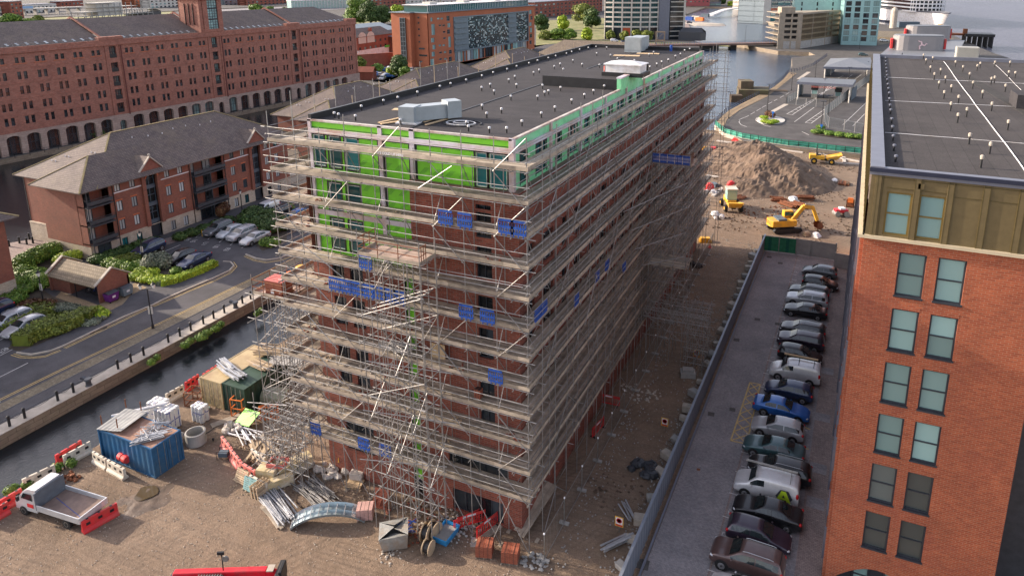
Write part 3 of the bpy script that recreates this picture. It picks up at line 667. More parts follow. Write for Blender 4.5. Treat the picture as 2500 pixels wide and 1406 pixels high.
mb.build('sole_boards',M['board'],sa)
shift(sa)
# text on a toe board
def writing(txt,parent,loc,size,mat,rot=(pi/2,0,0),name='lettering',ext=.003,align='LEFT',bold=0):
 c=bpy.data.curves.new(name,'FONT'); c.body=txt; c.size=size; c.extrude=ext; c.offset=bold; c.align_x=align; o=bpy.data.objects.new(name,c); COL.objects.link(o)
 dg=bpy.context.evaluated_depsgraph_get(); me=bpy.data.meshes.new_from_object(o.evaluated_get(dg)); bpy.data.objects.remove(o); bpy.data.curves.remove(c)
 me.materials.clear(); me.materials.append(mat); q=bpy.data.objects.new(name,me); COL.objects.link(q); q.parent=parent
 q.location=Vector(loc)-(Vector(parent.location) if parent else Vector()); q.rotation_euler=rot; return q
writing("IT'S COLD UP HERE",sa,(-26.55,34.5,26.08),.23,M['white'],bold=.008)
# B: side scaffold
sb=empty('scaffolding',(-16.9,64,0),0,'long run of tube scaffolding with many timber decks down the lane side of the building','scaffolding')
XI=-17.25; SY=[36.75+2.15*k for k in range(27)]; YE=94.2
st=[((XO,y,0),(XO+R.uniform(-.06,.06),y,27.0+R.uniform(-.3,1.8))) for y in SY]+[((XI,y,0),(XI,y,26.2+R.uniform(0,.3))) for y in SY]+[((x,YE-.3+.1*i,-.0),(x,YE-.3,27.4)) for i,x in enumerate((-15.3,-14.9))]
led=[];gr=[];tr=[];br=[]
for i,z in enumerate(LV):
 for x in (XO,XI): led.append(((x,34.3,z-.12),(x,YE+R.uniform(.2,.9),z-.12)))
 for dz in (.5,1.0): gr.append(((XO+.06,34.4-R.uniform(0,.4),z+dz),(XO+.06,YE+R.uniform(0,.8),z+dz+R.uniform(-.04,.04))))
 for y in SY: tr.append(((XI-.1,y+.08,z-.06),(XO+R.uniform(.1,.5),y+.08,z-.06)))
 led.append(((XI,34.8,z+.95),(XI,YE,z+.95)))
 for y in SY[::2]: gr.append(((XO+.07,y+1.05,z-.3),(XO+.07,y+1.05,z+1.3)))
 for dz in (0,.5,1.0): tr.append(((-18,YE,z-.1+dz),(XO+1.7,YE,z-.1+dz)))
for i,z in enumerate([.1]+LV[:-1]):
 for k,y in enumerate(SY):
  if (k+i)%2==0: br.append(((XO-.04,y,z),(XI+.04,y,z+1.9)) if i%2 else ((XI+.04,y,z),(XO-.04,y,z+1.9)))
  if k<26 and (k*3+i)%5==0: br.append(((XO+.1,y,z-.2),(XO+.1,y+2.15,z+1.9)))
  if k<26 and (k*3+i*2)%7==3: br.append(((XO+.1,y+2.15,z-.2),(XO+.1,y,z+1.9)))
tubes('standard',st,sb); tubes('ledger',led,sb); tubes('guard_rail',gr,sb,.028); tubes('transom',tr,sb,.026); tubes('brace',br,sb,.027)
for i,z in enumerate(LV):
 mb=MB(); deck_boards(mb,XI-.15,XO-.02,35.95,YE,z,'y',rnd=R)
 mb.build('board_platform',M['board'],sb)
 mb=MB(); y=34.6
 while y<YE: q=min(YE,y+R.choice((3.0,3.9,3.9))); mb.bar((XO+.035,y,z+.1),(XO+.035,q-.01,z+.1+R.uniform(-.01,.01)),.035,.235); y=q
 mb.build('toe_board',M['board'],sb)
tubes('loose_tube',[((-16.5,54+2*i,17.5-2.4*i),(-12.6,61.2,18.6-2.4*i)) for i in range(5)]+[((-16.1,44+5*i,12+2*i),(-16.1,46.5+5*i,15+2*i)) for i in range(4)],sb,.032,'tube_bright')
shift(sb)
# C, D, E: loading towers
def tower(label,x0,x1,y0,y1,ztop,nx,ny,platform=True,dens=1.0,lv=None,deck_z=None,gate='rust',xtra=.5,seed=1,z0=0):
 rr=random.Random(seed); t=empty('loading_tower',((x0+x1)/2,(y0+y1)/2,0),0,label,'loading tower')
 xs=[x0+(x1-x0)*i/nx for i in range(nx+1)]; ys=[y0+(y1-y0)*i/ny for i in range(ny+1)]
 st=[((x,y,z0),(x+rr.uniform(-.05,.05),y,ztop+(rr.uniform(.9,2.0) if (x in (x0,x1) and y in (y0,y1)) else -.1))) for x in xs for y in ys]
 led=[];br=[]; z=ztop-.1; zs=[]
 while z>z0+.8: zs.append(z); z-=2.0*rr.uniform(.93,1.0)
 for z in zs:
  for y in ys: led.append(((x0-rr.uniform(.05,xtra),y,z),(x1+rr.uniform(.05,xtra),y,z)))
  for x in xs: led.append(((x,y0-rr.uniform(.05,xtra),z+.06),(x,y1+rr.uniform(.05,xtra),z+.06)))
 for z in zs[1:]:
  for x in xs:
   if rr.random()<dens: a,b=(y0,y1) if rr.random()<.5 else (y1,y0); br.append(((x+.04,a,z),(x+.04,b,z+1.95)))
  for y in ys:
   if rr.random()<dens: a,b=(x0,x1) if rr.random()<.5 else (x1,x0); br.append(((a,y-.04,z),(b,y-.04,z+1.95)))
   if rr.random()<.5*dens: k=rr.randrange(nx); br.append(((xs[k],y-.06,z),(xs[k+1],y-.06,z+1.9)))
 tubes('standard',st,t); tubes('ledger',led,t); tubes('brace',br,t,.028)
 if platform:
  mb=MB(); deck_boards(mb,x0,x1,y0,y1,ztop+.02,'x',rnd=rr); mb.build('board_platform',P('pinkish_ply_deck',(.42,.32,.27),.8,0,.2,1,island=.15) if 'ply_deck' not in M else M['ply_deck'],t)
  mb=MB()
  for a,b in (((x0,y0),(x1,y0)),((x1,y0),(x1,y1)),((x0,y0),(x0,y1))): mb.bar((*a,ztop+.12),(*b,ztop+.12),.035,.22)
  mb.build('toe_board',M['board'],t)
  mb=MB()
  for a,b in (((x0,y0),(x1,y0)),((x0,y0),(x0,y1)),((x1,y0),(x1,y0+(y1-y0)*.4))):
   for dz in (.55,1.1): mb.tube((*a,ztop+dz),(*b,ztop+dz),.03,5)
   n=3
   for i in range(n+1): q=(a[0]+(b[0]-a[0])*i/n,a[1]+(b[1]-a[1])*i/n); mb.tube((*q,ztop),(*q,ztop+1.15),.028,5)
  mb.build('guard_gate',M[gate],t)
 return t
M['ply_deck']=P('pinkish_ply_deck',(.44,.33,.27),.8,0,.2,1,island=.15)
tc_=tower('dense tube loading tower beside the water with a brick crate on its platform',-38.9,-35.7,35.0,40.2,14.1,4,4,seed=3,dens=.55,xtra=.9)
shift(tc_)
td_=tower('tall narrow tube loading tower with rusty guard gates standing against the brick',-26.9,-22.4,32.5,34.3,20.06,4,2,seed=5,dens=.5)
shift(td_)
te_=tower('tall tube loading tower with a blue guarded platform on the lane side of the building',-16.0,-12.5,61.2,64.2,20.06,3,2,seed=8,dens=.8)
mb=MB(); deck_boards(mb,-16,-12.5,61.2,64.2,10.1,'x',rnd=R); mb.build('board_platform',M['board'],te_)
def lattice(mb,a,b,h,n,r=.025):
 a=Vector(a); b=Vector(b); u=Vector((0,0,h)); mb.tube(a,b,r,5).tube(a+u,b+u,r,5)
 for i in range(n):
  p=a+(b-a)*i/n; q=a+(b-a)*(i+1)/n; mb.tube(p,p+u,r*.8,4); mb.tube(p,q+u,r*.8,4) if i%2 else mb.tube(p+u,q,r*.8,4)
 return mb
for y in (60.6,61.2,62.4,63.8): lattice(MB(),(-16.2,y,5.0),(-10.0,y,5.0),.75,11).build('lattice_beam',M['tube_bright'],te_)
fs=[((x,y,0),(x,y,6.2)) for x in (-11.9,-11.1,-10.3) for y in (60.6,61.6,62.7,63.8)]; tubes('standard',fs,te_)
ee=[]
for z in (1,2.5,4.0,5.9):
 for x in (-11.9,-11.1,-10.3): ee.append(((x,60.2,z),(x,64.2,z)))
 for y in (60.6,61.6,62.7,63.8): ee.append(((-12.3,y,z),(-9.9,y,z)))
tubes('ledger',ee,te_)
tubes('brace',[((-11.9,60.6,.2),(-10.3,60.6,2.5)),((-10.3,60.6,2.5),(-11.9,60.6,4.9)),((-11.9,62.7,.2),(-10.3,62.7,2.5)),((-10.3,60.6,.2),(-10.3,63.8,2.5)),((-10.3,63.8,2.5),(-10.3,60.6,4.9))],te_)
shift(te_)
# dense underworks below the left return (raking shores over the yard)
tf=tower('low cage of tubes standing on the dirt below the left loading tower',-38.0,-34.0,33.2,34.4,5.5,5,2,platform=False,seed=13,dens=.9,xtra=1.0); shift(tf)
def onF(F,x,y,d=0):
 """where the sight line of a spot of the photograph meets a facade: (along, height)"""
 c=R_*((x-PX_)/F_)-U_*((y-PY_)/F_)+fw
 n=F.n; o=(F.o[0]+n[0]*d,F.o[1]+n[1]*d); t=(o[0]*n[0]+o[1]*n[1])/(c.x*n[0]+c.y*n[1]); p=(c.x*t,c.y*t)
 return ((p[0]-o[0])*F.a[0]+(p[1]-o[1])*F.a[1], CAMZ+c.z*t)
# ================================================================ finished brick block on the right
M['brick_or']=brick('orange_red_brick',(.33,.070,.026),(.45,.115,.045),(.38,.19,.12),.34,.12,.015,patch=(.24,.06,.045))
M['bronze']=P('bronze_cladding',(.15,.115,.055),.5,.15,.12,3); M['bronze_seam']=P('bronze_seam',(.09,.07,.025),.5,.2,.1); M['sand']=P('sandstone_band',(.52,.44,.30),.7,0,.12,1)
M['coping']=P('grey_blue_coping',(.165,.175,.215),.45,.2,.12,1); M['navy']=P('navy_fascia',(.025,.03,.055),.45,.1,.1)
rb=empty('brick_block',(6,60,0),0,'new orange brick block with bronze top storey and flat felt roof beside the car park','building')
RF=Face((1.5,39.9),0); RS=Face((1.5,39.9),pi/2-.0145,True)
fw_=[]
for k in range(6):
 t=22.38-3.27*k
 for a,b in ((1.8,3.13),(3.67,4.98)): fw_.append((a,b,t-2.5,t,1,2))
top=[(.86,2.08,23.3,25.68,1,2),(2.4,3.63,23.3,25.68,1,2)]
mb=MB(); wall(mb,RF,0,8.6,0,23.05,fw_+[(.6,5.0,0,2.2)],.22);
side=[]
for i in range(16):
 y=1.6+i*3.4
 for k in range(7): side.append((y,y+1.15,22.38-3.27*k-2.3 if k<7 else 0,22.38-3.27*k))
wall(mb,RS,0,61,0,23.05,[h for h in side if h[2]>0],.22); wall(mb,Face((10.1,39.9),pi/2),0,4,0,23.05,[],.2)
for k in range(7):
 z=22.38-3.27*k
 for h in fw_:
  if abs(h[3]-z)<.01: fbox(mb,RF,h[0],h[1],z,z+.24,.0,.012)
for i in range(17): y=.2+i*3.4; fbox(mb,RS,y,y+.7,0,23.05,0,.18)
mb.build('brick_wall',M['brick_or'],rb)
n=12; mb=MB()                                # arched ground floor opening: brick spandrels of the arch
for i in range(n):
 t0=i/n;t1=(i+1)/n; f=lambda t: .9+1.95*sin(pi*(.12+.76*t))-.75
 mb.quad(RF.p(.6+4.4*t0,f(t0),.0),RF.p(.6+4.4*t1,f(t1),.0),RF.p(.6+4.4*t1,2.2,.0),RF.p(.6+4.4*t0,2.2,.0))
mb.build('arch_spandrel',M['brick_or'],rb); mb=MB(); fbox(mb,RF,.6,5,0,2.2,-.9,-.5); mb.build('shopfront',M['frame_dark'],rb)
windows(rb,RF,[(1.5,2.4,.3,1.9,1,2),(3.2,4.4,.3,1.9,1,2)],M['frame_dark'],M['glass_pale'],.45,0,.08)
mb=MB(); fbox(mb,RF,8.6,20,0,26.6,-4.3,-4.0); mb.build('dark_recess_wall',M['dark_metal'],rb)
mb=MB(); wall(mb,RF,.02,8.6,23.15,26.85,top,.16,.06); wall(mb,Face((1.42,39.9),pi/2-.0145,True),0,61,23.15,26.85,[],.1,0); mb.build('cladding',M['bronze'],rb)
mb=MB(); u=.35
for u,a,b in ((.38,23.15,26.6),(2.24,23.15,26.85),(3.75,23.15,26.4),(5.35,23.15,26.4),(6.9,23.15,26.4),(8.35,23.15,26.4),(2.4,26.0,26.3)):
 fbox(mb,RF,u-.14,u+.14,a,b,.06,.12)
mb.build('cladding_fin',M['bronze'],rb); mb=MB()
for u in (.36,2.12,2.42,3.66,3.9,5.2,5.48,6.74,7.02,8.2,.62): fbox(mb,RF,u-.012,u+.012,23.15,26.7,.06,.125 if u not in (.62,) else .08)
for a,b,z in ((.38,8.6,26.42),(3.9,8.4,25.75),(.8,3.65,25.9)): fbox(mb,RF,a,b,z-.012,z+.012,.06,.085)
for i in range(60): fbox(mb,Face((1.42,39.9),pi/2-.0145,True),i*1.02,i*1.02+.03,23.15,26.85,0,.02)
mb.build('cladding_seam',M['bronze_seam'],rb)
mb=MB(); fbox(mb,RF,-.1,8.65,22.98,23.17,0,.2); fbox(mb,RS,-.2,61,22.98,23.17,0,.32); mb.build('string_course',M['sand'],rb)
bud=[100]
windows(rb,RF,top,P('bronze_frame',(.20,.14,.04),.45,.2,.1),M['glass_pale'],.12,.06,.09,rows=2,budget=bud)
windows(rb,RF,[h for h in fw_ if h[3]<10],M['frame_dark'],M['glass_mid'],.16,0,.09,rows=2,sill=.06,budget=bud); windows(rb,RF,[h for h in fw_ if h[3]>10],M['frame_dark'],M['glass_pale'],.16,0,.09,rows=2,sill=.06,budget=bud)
mb=MB()
for i in range(16):                          # grey juliet panels on the long side
 y=1.6+i*3.4
 for k in range(7):
  z=22.38-3.27*k-2.3
  if z>0: mb=MB(); fbox(mb,RS,y-.05,y+1.2,z,z+1.0,.18,.24) if (i+k)%2 else fbox(mb,RS,y-.05,y+.1,z,z+2.3,.0,.3); mb.build('balcony_panel',M['coping'],rb)
windows(rb,RS,[h for h in side if h[2]>0],M['frame_dark'],M['glass_dark'],.16,0,.07,budget=[20])
mb=MB(); mb.prism([(1.9,40.3),(10.0,40.3),(10.0,44),(26,44),(26,101),(2.6,101)],26.3,26.6); mb.build('roof',M['felt_r'] if 'felt_r' in M else felt('grey_roof_felt',(.058,.052,.051),.95,pi/2),rb)
mb=MB(); mb.prism([(1.42,39.75),(2.12,39.75),(3.2,101.3),(2.4,101.3)],26.55,27.0); mb.prism([(2.12,39.75),(10.2,39.75),(10.2,40.15),(2.12,40.15)],26.55,26.95); mb.prism([(3.1,100.6),(26,100.6),(26,101.2),(3.1,101.2)],26.55,27.0); mb.build('parapet_coping',M['coping'],rb)
mb=MB(); fbox(mb,RF,-.1,8.7,26.72,26.93,.15,.2); mb.build('fascia',M['navy'],rb)
for pts in (((10.3,98.6),(8.95,40.4)),((3.2,80.5),(15.5,80.9),(26,81.2)),((2.9,64.9),(12.9,65.9),(26,67)),((2.5,51.1),(10.2,51.0),(26,51.3)),((15.6,99),(12.9,44.2))):
 mb=MB()
 for a,b in zip(pts[:-1],pts[1:]):
  q=[Vector((*a,26.62))+(Vector((*b,26.62))-Vector((*a,26.62)))*i/12+Vector((random.uniform(-.05,.05),random.uniform(-.03,.03),0)) for i in range(13)]; mb.path(q,.035 if pts[0][0]==10.3 else .018,4)
 mb.build('lightning_cable',M['white'],rb)
for a,b,w in (((9.9,98),(14.2,44.5),1.0),): MB().bar((*a,26.61),(*b,26.61),w,.03).build('gutter_sheet',felt('dark_gutter_felt',(.05,.047,.045),1),rb)
rv=[(2125,980),(2265,1045),(2205,1140),(2047,835),(2000,755),(2108,795),(2387,885),(2277,755),(2215,670),(2150,603),(2128,540),(2083,490),(2033,455),(1964,567),(2004,630),(1955,672),(1920,603),(2052,705),(1889,542),(1863,493),(1932,510),(1833,440),(1816,405),(1879,425),(2200,465),(2300,457),(2402,457),(2393,527),(2437,533),(2297,567),(2370,625),(2180,483),(2275,575)]
rl=[(1617,1025),(1611,957),(1606,893),(1601,838),(1594,775),(1590,742),(1586,697),(1583,657),(1579,625),(1575,595),(1571,563),(1569,533),(1567,508),(1565,483),(1563,458),(1561,435),(1560,412),(1560,390),(1628,1100),(1672,380)]
va2,vc2=vent_parts(.72,.06,M['stone'])
for i,(x,y) in enumerate(rv): p=G(1600+x/2.778,y/2.778,26.6); put_vent(va2,(p[0],p[1],26.6),rb,i==0)
va3,vc3=vent_parts(.42,.06,M['coping'])
for i,(x,y) in enumerate(rl): p=G(1600+x/2.778,y/2.778,26.6); put_vent(va3,(p[0],p[1],26.6),rb,i==0)
c=Z_=G(1600+2050/2.778,405/2.778,26.6)
mb=MB(); mb.box(c[0]-.3,c[0]+2.1,c[1]-.9,c[1]+.9,26.75,28.2)
for i in range(12): mb.box(c[0]-.2,c[0]+2.0,c[1]-.93,c[1]-.9,26.85+i*.11,26.9+i*.11)
mb.build('roof_plant_unit',P('cream_plant_metal',(.38,.37,.33),.5,.1,.08,1),rb)
c=G(1600+2465/2.778,740/2.778,26.6); MB().box(c[0]-.2,c[0]+2.5,c[1],c[1]+3.0,26.6,27.7).build('roof_hatch_box',M['felt'],rb)
shift(rb)
# ================================================================ canal side flats on the left
M['brick_ap']=brick('brown_red_brick',(.27,.075,.045),(.36,.11,.065),(.20,.13,.10),.225,.075,.012,patch=(.24,.075,.06))
M['brick_lin']=P('bright_brick_lintel',(.45,.13,.06),.85,0,.15,3)
M['pale_stone']=brick('pale_block_stone',(.50,.43,.34),(.58,.51,.41),(.35,.30,.24),.6,.3,.012)
def slate(name,a,b,row=.3,patch=None):
 m,nt,bs=new_mat(name); tc=nt.nodes.new('ShaderNodeTexCoord'); s=nt.nodes.new('ShaderNodeSeparateXYZ'); nt.links.new(tc.outputs['Object'],s.inputs[0])
 q=N(nt,'ShaderNodeMath',operation='ADD'); nt.links.new(s.outputs[0],q.inputs[0]); nt.links.new(s.outputs[1],q.inputs[1])
 k=nt.nodes.new('ShaderNodeCombineXYZ'); nt.links.new(q.outputs[0],k.inputs[0]); nt.links.new(s.outputs[2],k.inputs[1])
 t=N(nt,'ShaderNodeTexBrick',Scale=1.0); t.inputs['Brick Width'].default_value=.35; t.inputs['Row Height'].default_value=row*.53; t.inputs['Mortar Size'].default_value=.018
 t.inputs['Color1'].default_value=(*a,1); t.inputs['Color2'].default_value=(*b,1); t.inputs['Mortar'].default_value=(*mul(a,.5),1); nt.links.new(k.outputs[0],t.inputs['Vector'])
 f=noise(nt,tc.outputs['Object'],.45,7,.75); c=mix(nt,1.0,t.outputs['Color'],ramp(nt,f,[(.3,(.75,.75,.76)),(.7,(1.25,1.22,1.18))]),'MULTIPLY')
 if patch: c=mix(nt,ramp(nt,noise(nt,tc.outputs['Object'],.25,5,.8),[(.5,(0,0,0)),(.72,(.6,.6,.6))]),c,patch)
 nt.links.new(c,bs.inputs['Base Color']); bs.inputs['Roughness'].default_value=.8; bs.inputs['Specular IOR Level'].default_value=.25; bump(nt,bs,t.outputs['Fac'],-.5,.03); return m
M['slate']=slate('grey_brown_slate',(.155,.125,.10),(.20,.165,.13),patch=(.22,.18,.11)); M['slate_w']=slate('purple_grey_slate',(.135,.108,.10),(.18,.145,.13),patch=(.19,.15,.11))
def hip_roof(mb,x0,x1,y0,y1,ze,zr,h0=None,h1=None,th=.12):
 """ridge along y; hips inset h0/h1 at the ends"""
 xm=(x0+x1)/2; h0=(x1-x0)/2 if h0 is None else h0; h1=(x1-x0)/2 if h1 is None else h1
 A,B,C,D=(x0,y0,ze),(x1,y0,ze),(x1,y1,ze),(x0,y1,ze); E,F2=(xm,y0+h0,zr),(xm,y1-h1,zr)
 mb.quad(A,B,E); mb.quad(B,C,F2,E); mb.quad(C,D,F2); mb.quad(D,A,E,F2)
 for a,b in ((A,B),(B,C),(C,D),(D,A)): mb.quad((a[0],a[1],a[2]-th),(b[0],b[1],b[2]-th),b,a)
 mb.quad(*[(p[0],p[1],p[2]-th) for p in (D,C,B,A)])
def roof_vents(parent,pts,fz):
 for x,y in pts: MB().tube((x,y,fz(x,y)-.05),(x,y,fz(x,y)+.16),.07,6).build('tile_vent',M['white'],parent)
def flats(y0,y1,label,detail=False,wing=True,x0=-106.3,x1=-90.6):
 t=empty('canal_flats',((x0+x1)/2,(y0+y1)/2,0),0,label,'apartment block',group=None)
 FE=Face((x1,y0),pi/2); FN=Face((x0,y0+ (2.0 if wing else 0)),0); FW=Face((x0,y0),pi/2,True)
 L=y1-y0; holes=[]; stairs=[]; balc=[]
 if detail:
  for u0 in (4.3,12.0,23.9,31.2):
   for a in (0,2.2):
    for z in (9.35,6.95,4.25,1.6): holes.append((u0+a,u0+a+.85,z-(1.05 if z>9 else 1.45),z,2,1))
  stairs=[(8.8,10.6),(28.3,30.1)]; balc=[(0,3.5),(16.5,22.4)]
 mb=MB(); wall(mb,FE,0,L,2.0,9.7,holes+[(a,b,2.0,9.5) for a,b in stairs]+[(a,b,2.2,9.6) for a,b in balc],.15)
 ws=(x1-x0)
 if wing: wall(mb,Face((x0,y0+2),0),0,ws-9.0,2.0,9.7,[],.1); wall(mb,Face((x1-9.0,y0),0),0,9.0,1.8,9.7,[],.1); wall(mb,Face((x1-9.0,y0),pi/2,True),0,2,1.8,9.7,[],.1)
 else: wall(mb,Face((x0,y0),0),0,ws,0,9.7,[],.1)
 wall(mb,FW,2,L,0,9.7,[],.1); wall(mb,Face((x0,y1),0,True),0,ws,0,9.7,[],.1)
 mb.build('brick_wall',M['brick_ap'],t)
 mb=MB(); wall(mb,FE,0,L,0,2.0,[h for h in holes if h[3]<2]+[(a,b,0,2) for a,b in stairs]+[(a+.8,b-.8,0,1.95) for a,b in balc],.15,.06); fbox(mb,FE,0,L,2.0,2.08,0,.1)
 if wing: wall(mb,Face((x1-9.0,y0),0),-.06,9.06,0,1.8,[],.1,.06); wall(mb,Face((x0,y0+2),0),-.1,ws-9,0,2.6,[],.1,.25); fbox(mb,Face((x0,y0+2),0),-.1,ws-9,2.6,2.75,0,.3)
 mb.build('stone_base',M['pale_stone'],t)
 mb=MB(); hip_roof(mb,x0-1.1,x1+1.1,y0+(1.2 if wing else -1.1),y1+1.1,9.72,14.75); mb.build('roof',M['slate_w'],t)
 if wing:
  mb=MB(); xa,xb=x1-9.4,x1+1.15; zr=9.76+3.3; xm=(xa+xb)/2; ya=y0-1.1; yb=y0+12; e=9.76
  A,B,E=(xa,ya,e),(xb,ya,e),(xm,ya+5.2,zr); Bq=(xb,yb,e); Aq=(xa,yb,e); Er=(xm,yb,zr)
  mb.quad(A,B,E); mb.quad(B,Bq,Er,E); mb.quad(Aq,A,E,Er)
  for a,b in ((A,B),(B,Bq),(Aq,A)): mb.quad((a[0],a[1],a[2]-.14),(b[0],b[1],b[2]-.14),b,a)
  mb.build('wing_roof',M['slate_w'],t)
 mb=MB(); k=1.0; h=(x1-x0)/2+1.1; xm=(x0+x1)/2; ys=y0+(1.2 if wing else -1.1)
 for a,b in (((x1+1.1,ys,9.74),(xm,ys+h,14.77)),((x0-1.1,ys,9.74),(xm,ys+h,14.77)),((xm,ys+h,14.77),(xm,y1+1.1-h,14.77)),((xm,y1+1.1-h,14.77),(x1+1.1,y1+1.1,9.74))): mb.bar(a,b,.22,.09)
 if wing: mb.bar((x1+1.15,y0-1.1,9.78),(x1-4.12,y0+4.1,13.08),.22,.09); mb.bar((x1-9.4,y0-1.1,9.78),(x1-4.12,y0+4.1,13.08),.22,.09)
 mb.build('ridge_tiles',P('lichened_ridge_tile',(.24,.19,.09),.85,0,.3,2) if 'ridge' not in M else M['ridge'],t)
 fz=lambda x,y: 9.8+ (5.03/h)*min(h-abs(x-xm), y-ys if y-ys<h else 99)
 roof_vents(t,[(xm+2.0+random.uniform(-.4,.4),ys+h+2+i*2.3) for i in range(7)]+[(xm-3,ys+4),(xm-2.2,ys+4),(xm-4.5,ys+3),(xm-3.7,ys+3),(xm+1,ys+5.2),(xm+1.8,ys+5.2)],fz)
 if detail:
  windows(t,FE,holes,M['frame_dark'],[M['glass_net'],M['glass_dark'],M['glass_net'],M['glass_teal']],.1,0,.07,cols=2)
  for h_ in holes:
   if 2<h_[3]<9: mb=MB(); fbox(mb,FE,h_[0]-.08,h_[1]+.08,h_[3],h_[3]+.2,0,.015); mb.build('lintel',M['brick_lin'],t)
  mb=MB()
  for a,b in ((4.0,8.5),(11.0,16.2),(22.8,28.0),(30.8,36.3)): mb=MB(); fbox(mb,FE,a,b,8.12,8.26,0,.05); mb.build('white_band',M['white'],t)
  for a,b in stairs:                   # glazed stair bay under a small gable
   m_=(a+b)/2; s=MB(); fbox(s,FE,a,b,0,9.5,-.6,-.5); s.build('stair_glazing',M['glass_dark'],t); s=MB()
   for z in (2.1,4.7,7.3): fbox(s,FE,a,b,z,z+.55,-.5,-.3)
   for z in (3.7,6.3,8.8): fbox(s,FE,a,b,z,z+.06,-.5,-.4)
   for u in (a+.05,m_,b-.05): fbox(s,FE,u-.04,u+.04,0,9.4,-.5,-.42)
   s.build('stair_bay_panels',P('blue_grey_panel',(.09,.12,.15),.5,.1,.15,2) if 'bgp' not in M else M['bgp'],t)
   g=MB(); w=1.75; P0=[(m_-w,9.5),(m_+w,9.5),(m_+w,10.25),(m_,12.0),(m_-w,10.25)]
   n=len(P0)
   for d0 in (.55,): g.quad(*[FE.p(u,z,.45) for u,z in P0])
   for (ua,za),(ub,zb) in ((P0[1],P0[2]),(P0[4],P0[0])): g.quad(FE.p(ua,za,.45),FE.p(ub,zb,.45),FE.p(ub,zb,-1.5),FE.p(ua,za,-1.5))
   g.quad(*[FE.p(u,z,.45) for u,z in ((m_-w,9.5),(m_+w,9.5))],*[FE.p(u,z,0) for u,z in ((m_+w,9.5),(m_-w,9.5))]);
   for u in (a-.55,b): fbox(g,FE,u,u+.55,2.0,9.5,0,.3)
   g.build('gable',M['brick_ap'],t)
   g=MB()
   for sx in (-1,1):
    p1,p2=FE.p(m_,12.12,.6),FE.p(m_+sx*(w+.15),10.2,.6); p3,p4=FE.p(m_+sx*(w+.15),10.2,-2.3),FE.p(m_,12.12,-3.2); g.quad(p1,p2,p3,p4)
   g.build('gable_roof',M['slate_w'],t)
   g=MB()
   for sx in (-1,1): g.bar(FE.p(m_,12.12,.5),FE.p(m_+sx*(w+.1),10.22,.5),.3,.14)
   g.blob(FE.p(m_,12.35,.5),.18,.18,.2,8,5,0); g.build('gable_coping',M['stone'],t)
   ar=MB()
   for i in range(8):
    t0=pi*i/8; t1=pi*(i+1)/8; r=(b-a)/2
    ar.quad(FE.p(m_-r*cos(t0)*1.0,9.1+.45*sin(t0),.46),FE.p(m_-r*cos(t1),9.1+.45*sin(t1),.46),FE.p(m_-r*1.2*cos(t1),9.1+.72*sin(t1),.46),FE.p(m_-r*1.2*cos(t0),9.1+.72*sin(t0),.46))
   ar.build('arch_ring',M['brick_lin'],t)
   dr=MB(); fbox(dr,FE,a+.2,b-.2,0,2.0,-.45,-.38); dr.build('entrance_door',M['frame_dark'],t)
  for a,b in balc:                     # recessed balconies
   s=MB(); fbox(s,FE,a,b,0,9.6,-1.6,-1.5); s.build('recess_wall',M['brick_ap'],t)
   for z in (2.0,4.6,7.2):
    for (c,e) in (((a,b),) if b-a<4 else ((a,(a+b)/2),((a+b)/2,b))):
     s=MB(); fbox(s,FE,c,e,z,z+.16,-1.5,.7); bl=s.build('balcony',M['dark_metal'],t); s=MB()
     for i in range(int((e-c)/.16)): s.tube(FE.p(c+.05+i*.16,z+.16,.66),FE.p(c+.05+i*.16,z+1.1,.66),.012,4)
     s.bar(FE.p(c,z+1.12,.66),FE.p(e,z+1.12,.66),.05,.05); s.bar(FE.p(c+.02,z+1.12,0),FE.p(c+.02,z+1.12,.66),.05,.05); s.bar(FE.p(c,z+.65,.66),FE.p(e,z+.65,.66),.03,.5)
     s.build('railing',M['dark_metal'],bl)
     windows(t,FE,[(c+.3,c+1.7,z+.2,z+2.15,2,1)],M['frame_dark'],[M['glass_net'],M['glass_dark']],1.42,0,.08)
   windows(t,FE,[(a+.9,b-.9,0.1,1.9,2,1)],M['frame_dark'],M['glass_dark'],.1,.06,.08)
   for u in ((a+.02,) if b-a<4 else ((a+b)/2,)): s=MB(); s.tube(FE.p(u,0,.6),FE.p(u,9.5,.6),.07,6); s.build('balcony_post',M['dark_metal'],t)
  for u in (4.0,16.2,22.7): s=MB(); s.tube(FE.p(u,0,.12),FE.p(u,9.5,.12),.06,5); s.build('drain_pipe',M['black'],t)
  s=MB(); s.tube((x0-.1,y0+2,0),(x0-.1,y0+2,9.5),.07,5); s.build('drain_pipe',M['black'],t)
  MB().box(-94.5,-93.6,59.3,60.1,10.9,11.6).build('skylight',M['glass_net'],t)
 shift(t); return t
M['ridge']=P('lichened_ridge_tile',(.24,.19,.09),.85,0,.3,2); M['bgp']=P('blue_grey_panel',(.09,.12,.15),.5,.1,.15,2)
flats(55.9,92.5,'nearest long brick block of flats with gabled stair bays and cars parked before it',True)
flats(104.6,131.5,'second block of flats, tan hip end showing above the corner scaffolding before the warehouse')
flats(136.0,172.0,'third block of flats, its roof rising behind the middle of the black flat roof',x1=-91)
flats(184.0,215,'fourth block of flats with the tan hip tip before the glass fronted flats',x1=-90.6)
flats(17.0,45.3,'brick block corner with stone base and drain pipe at the left edge of the photo',False,False,x0=-106.3,x1=-88.6)
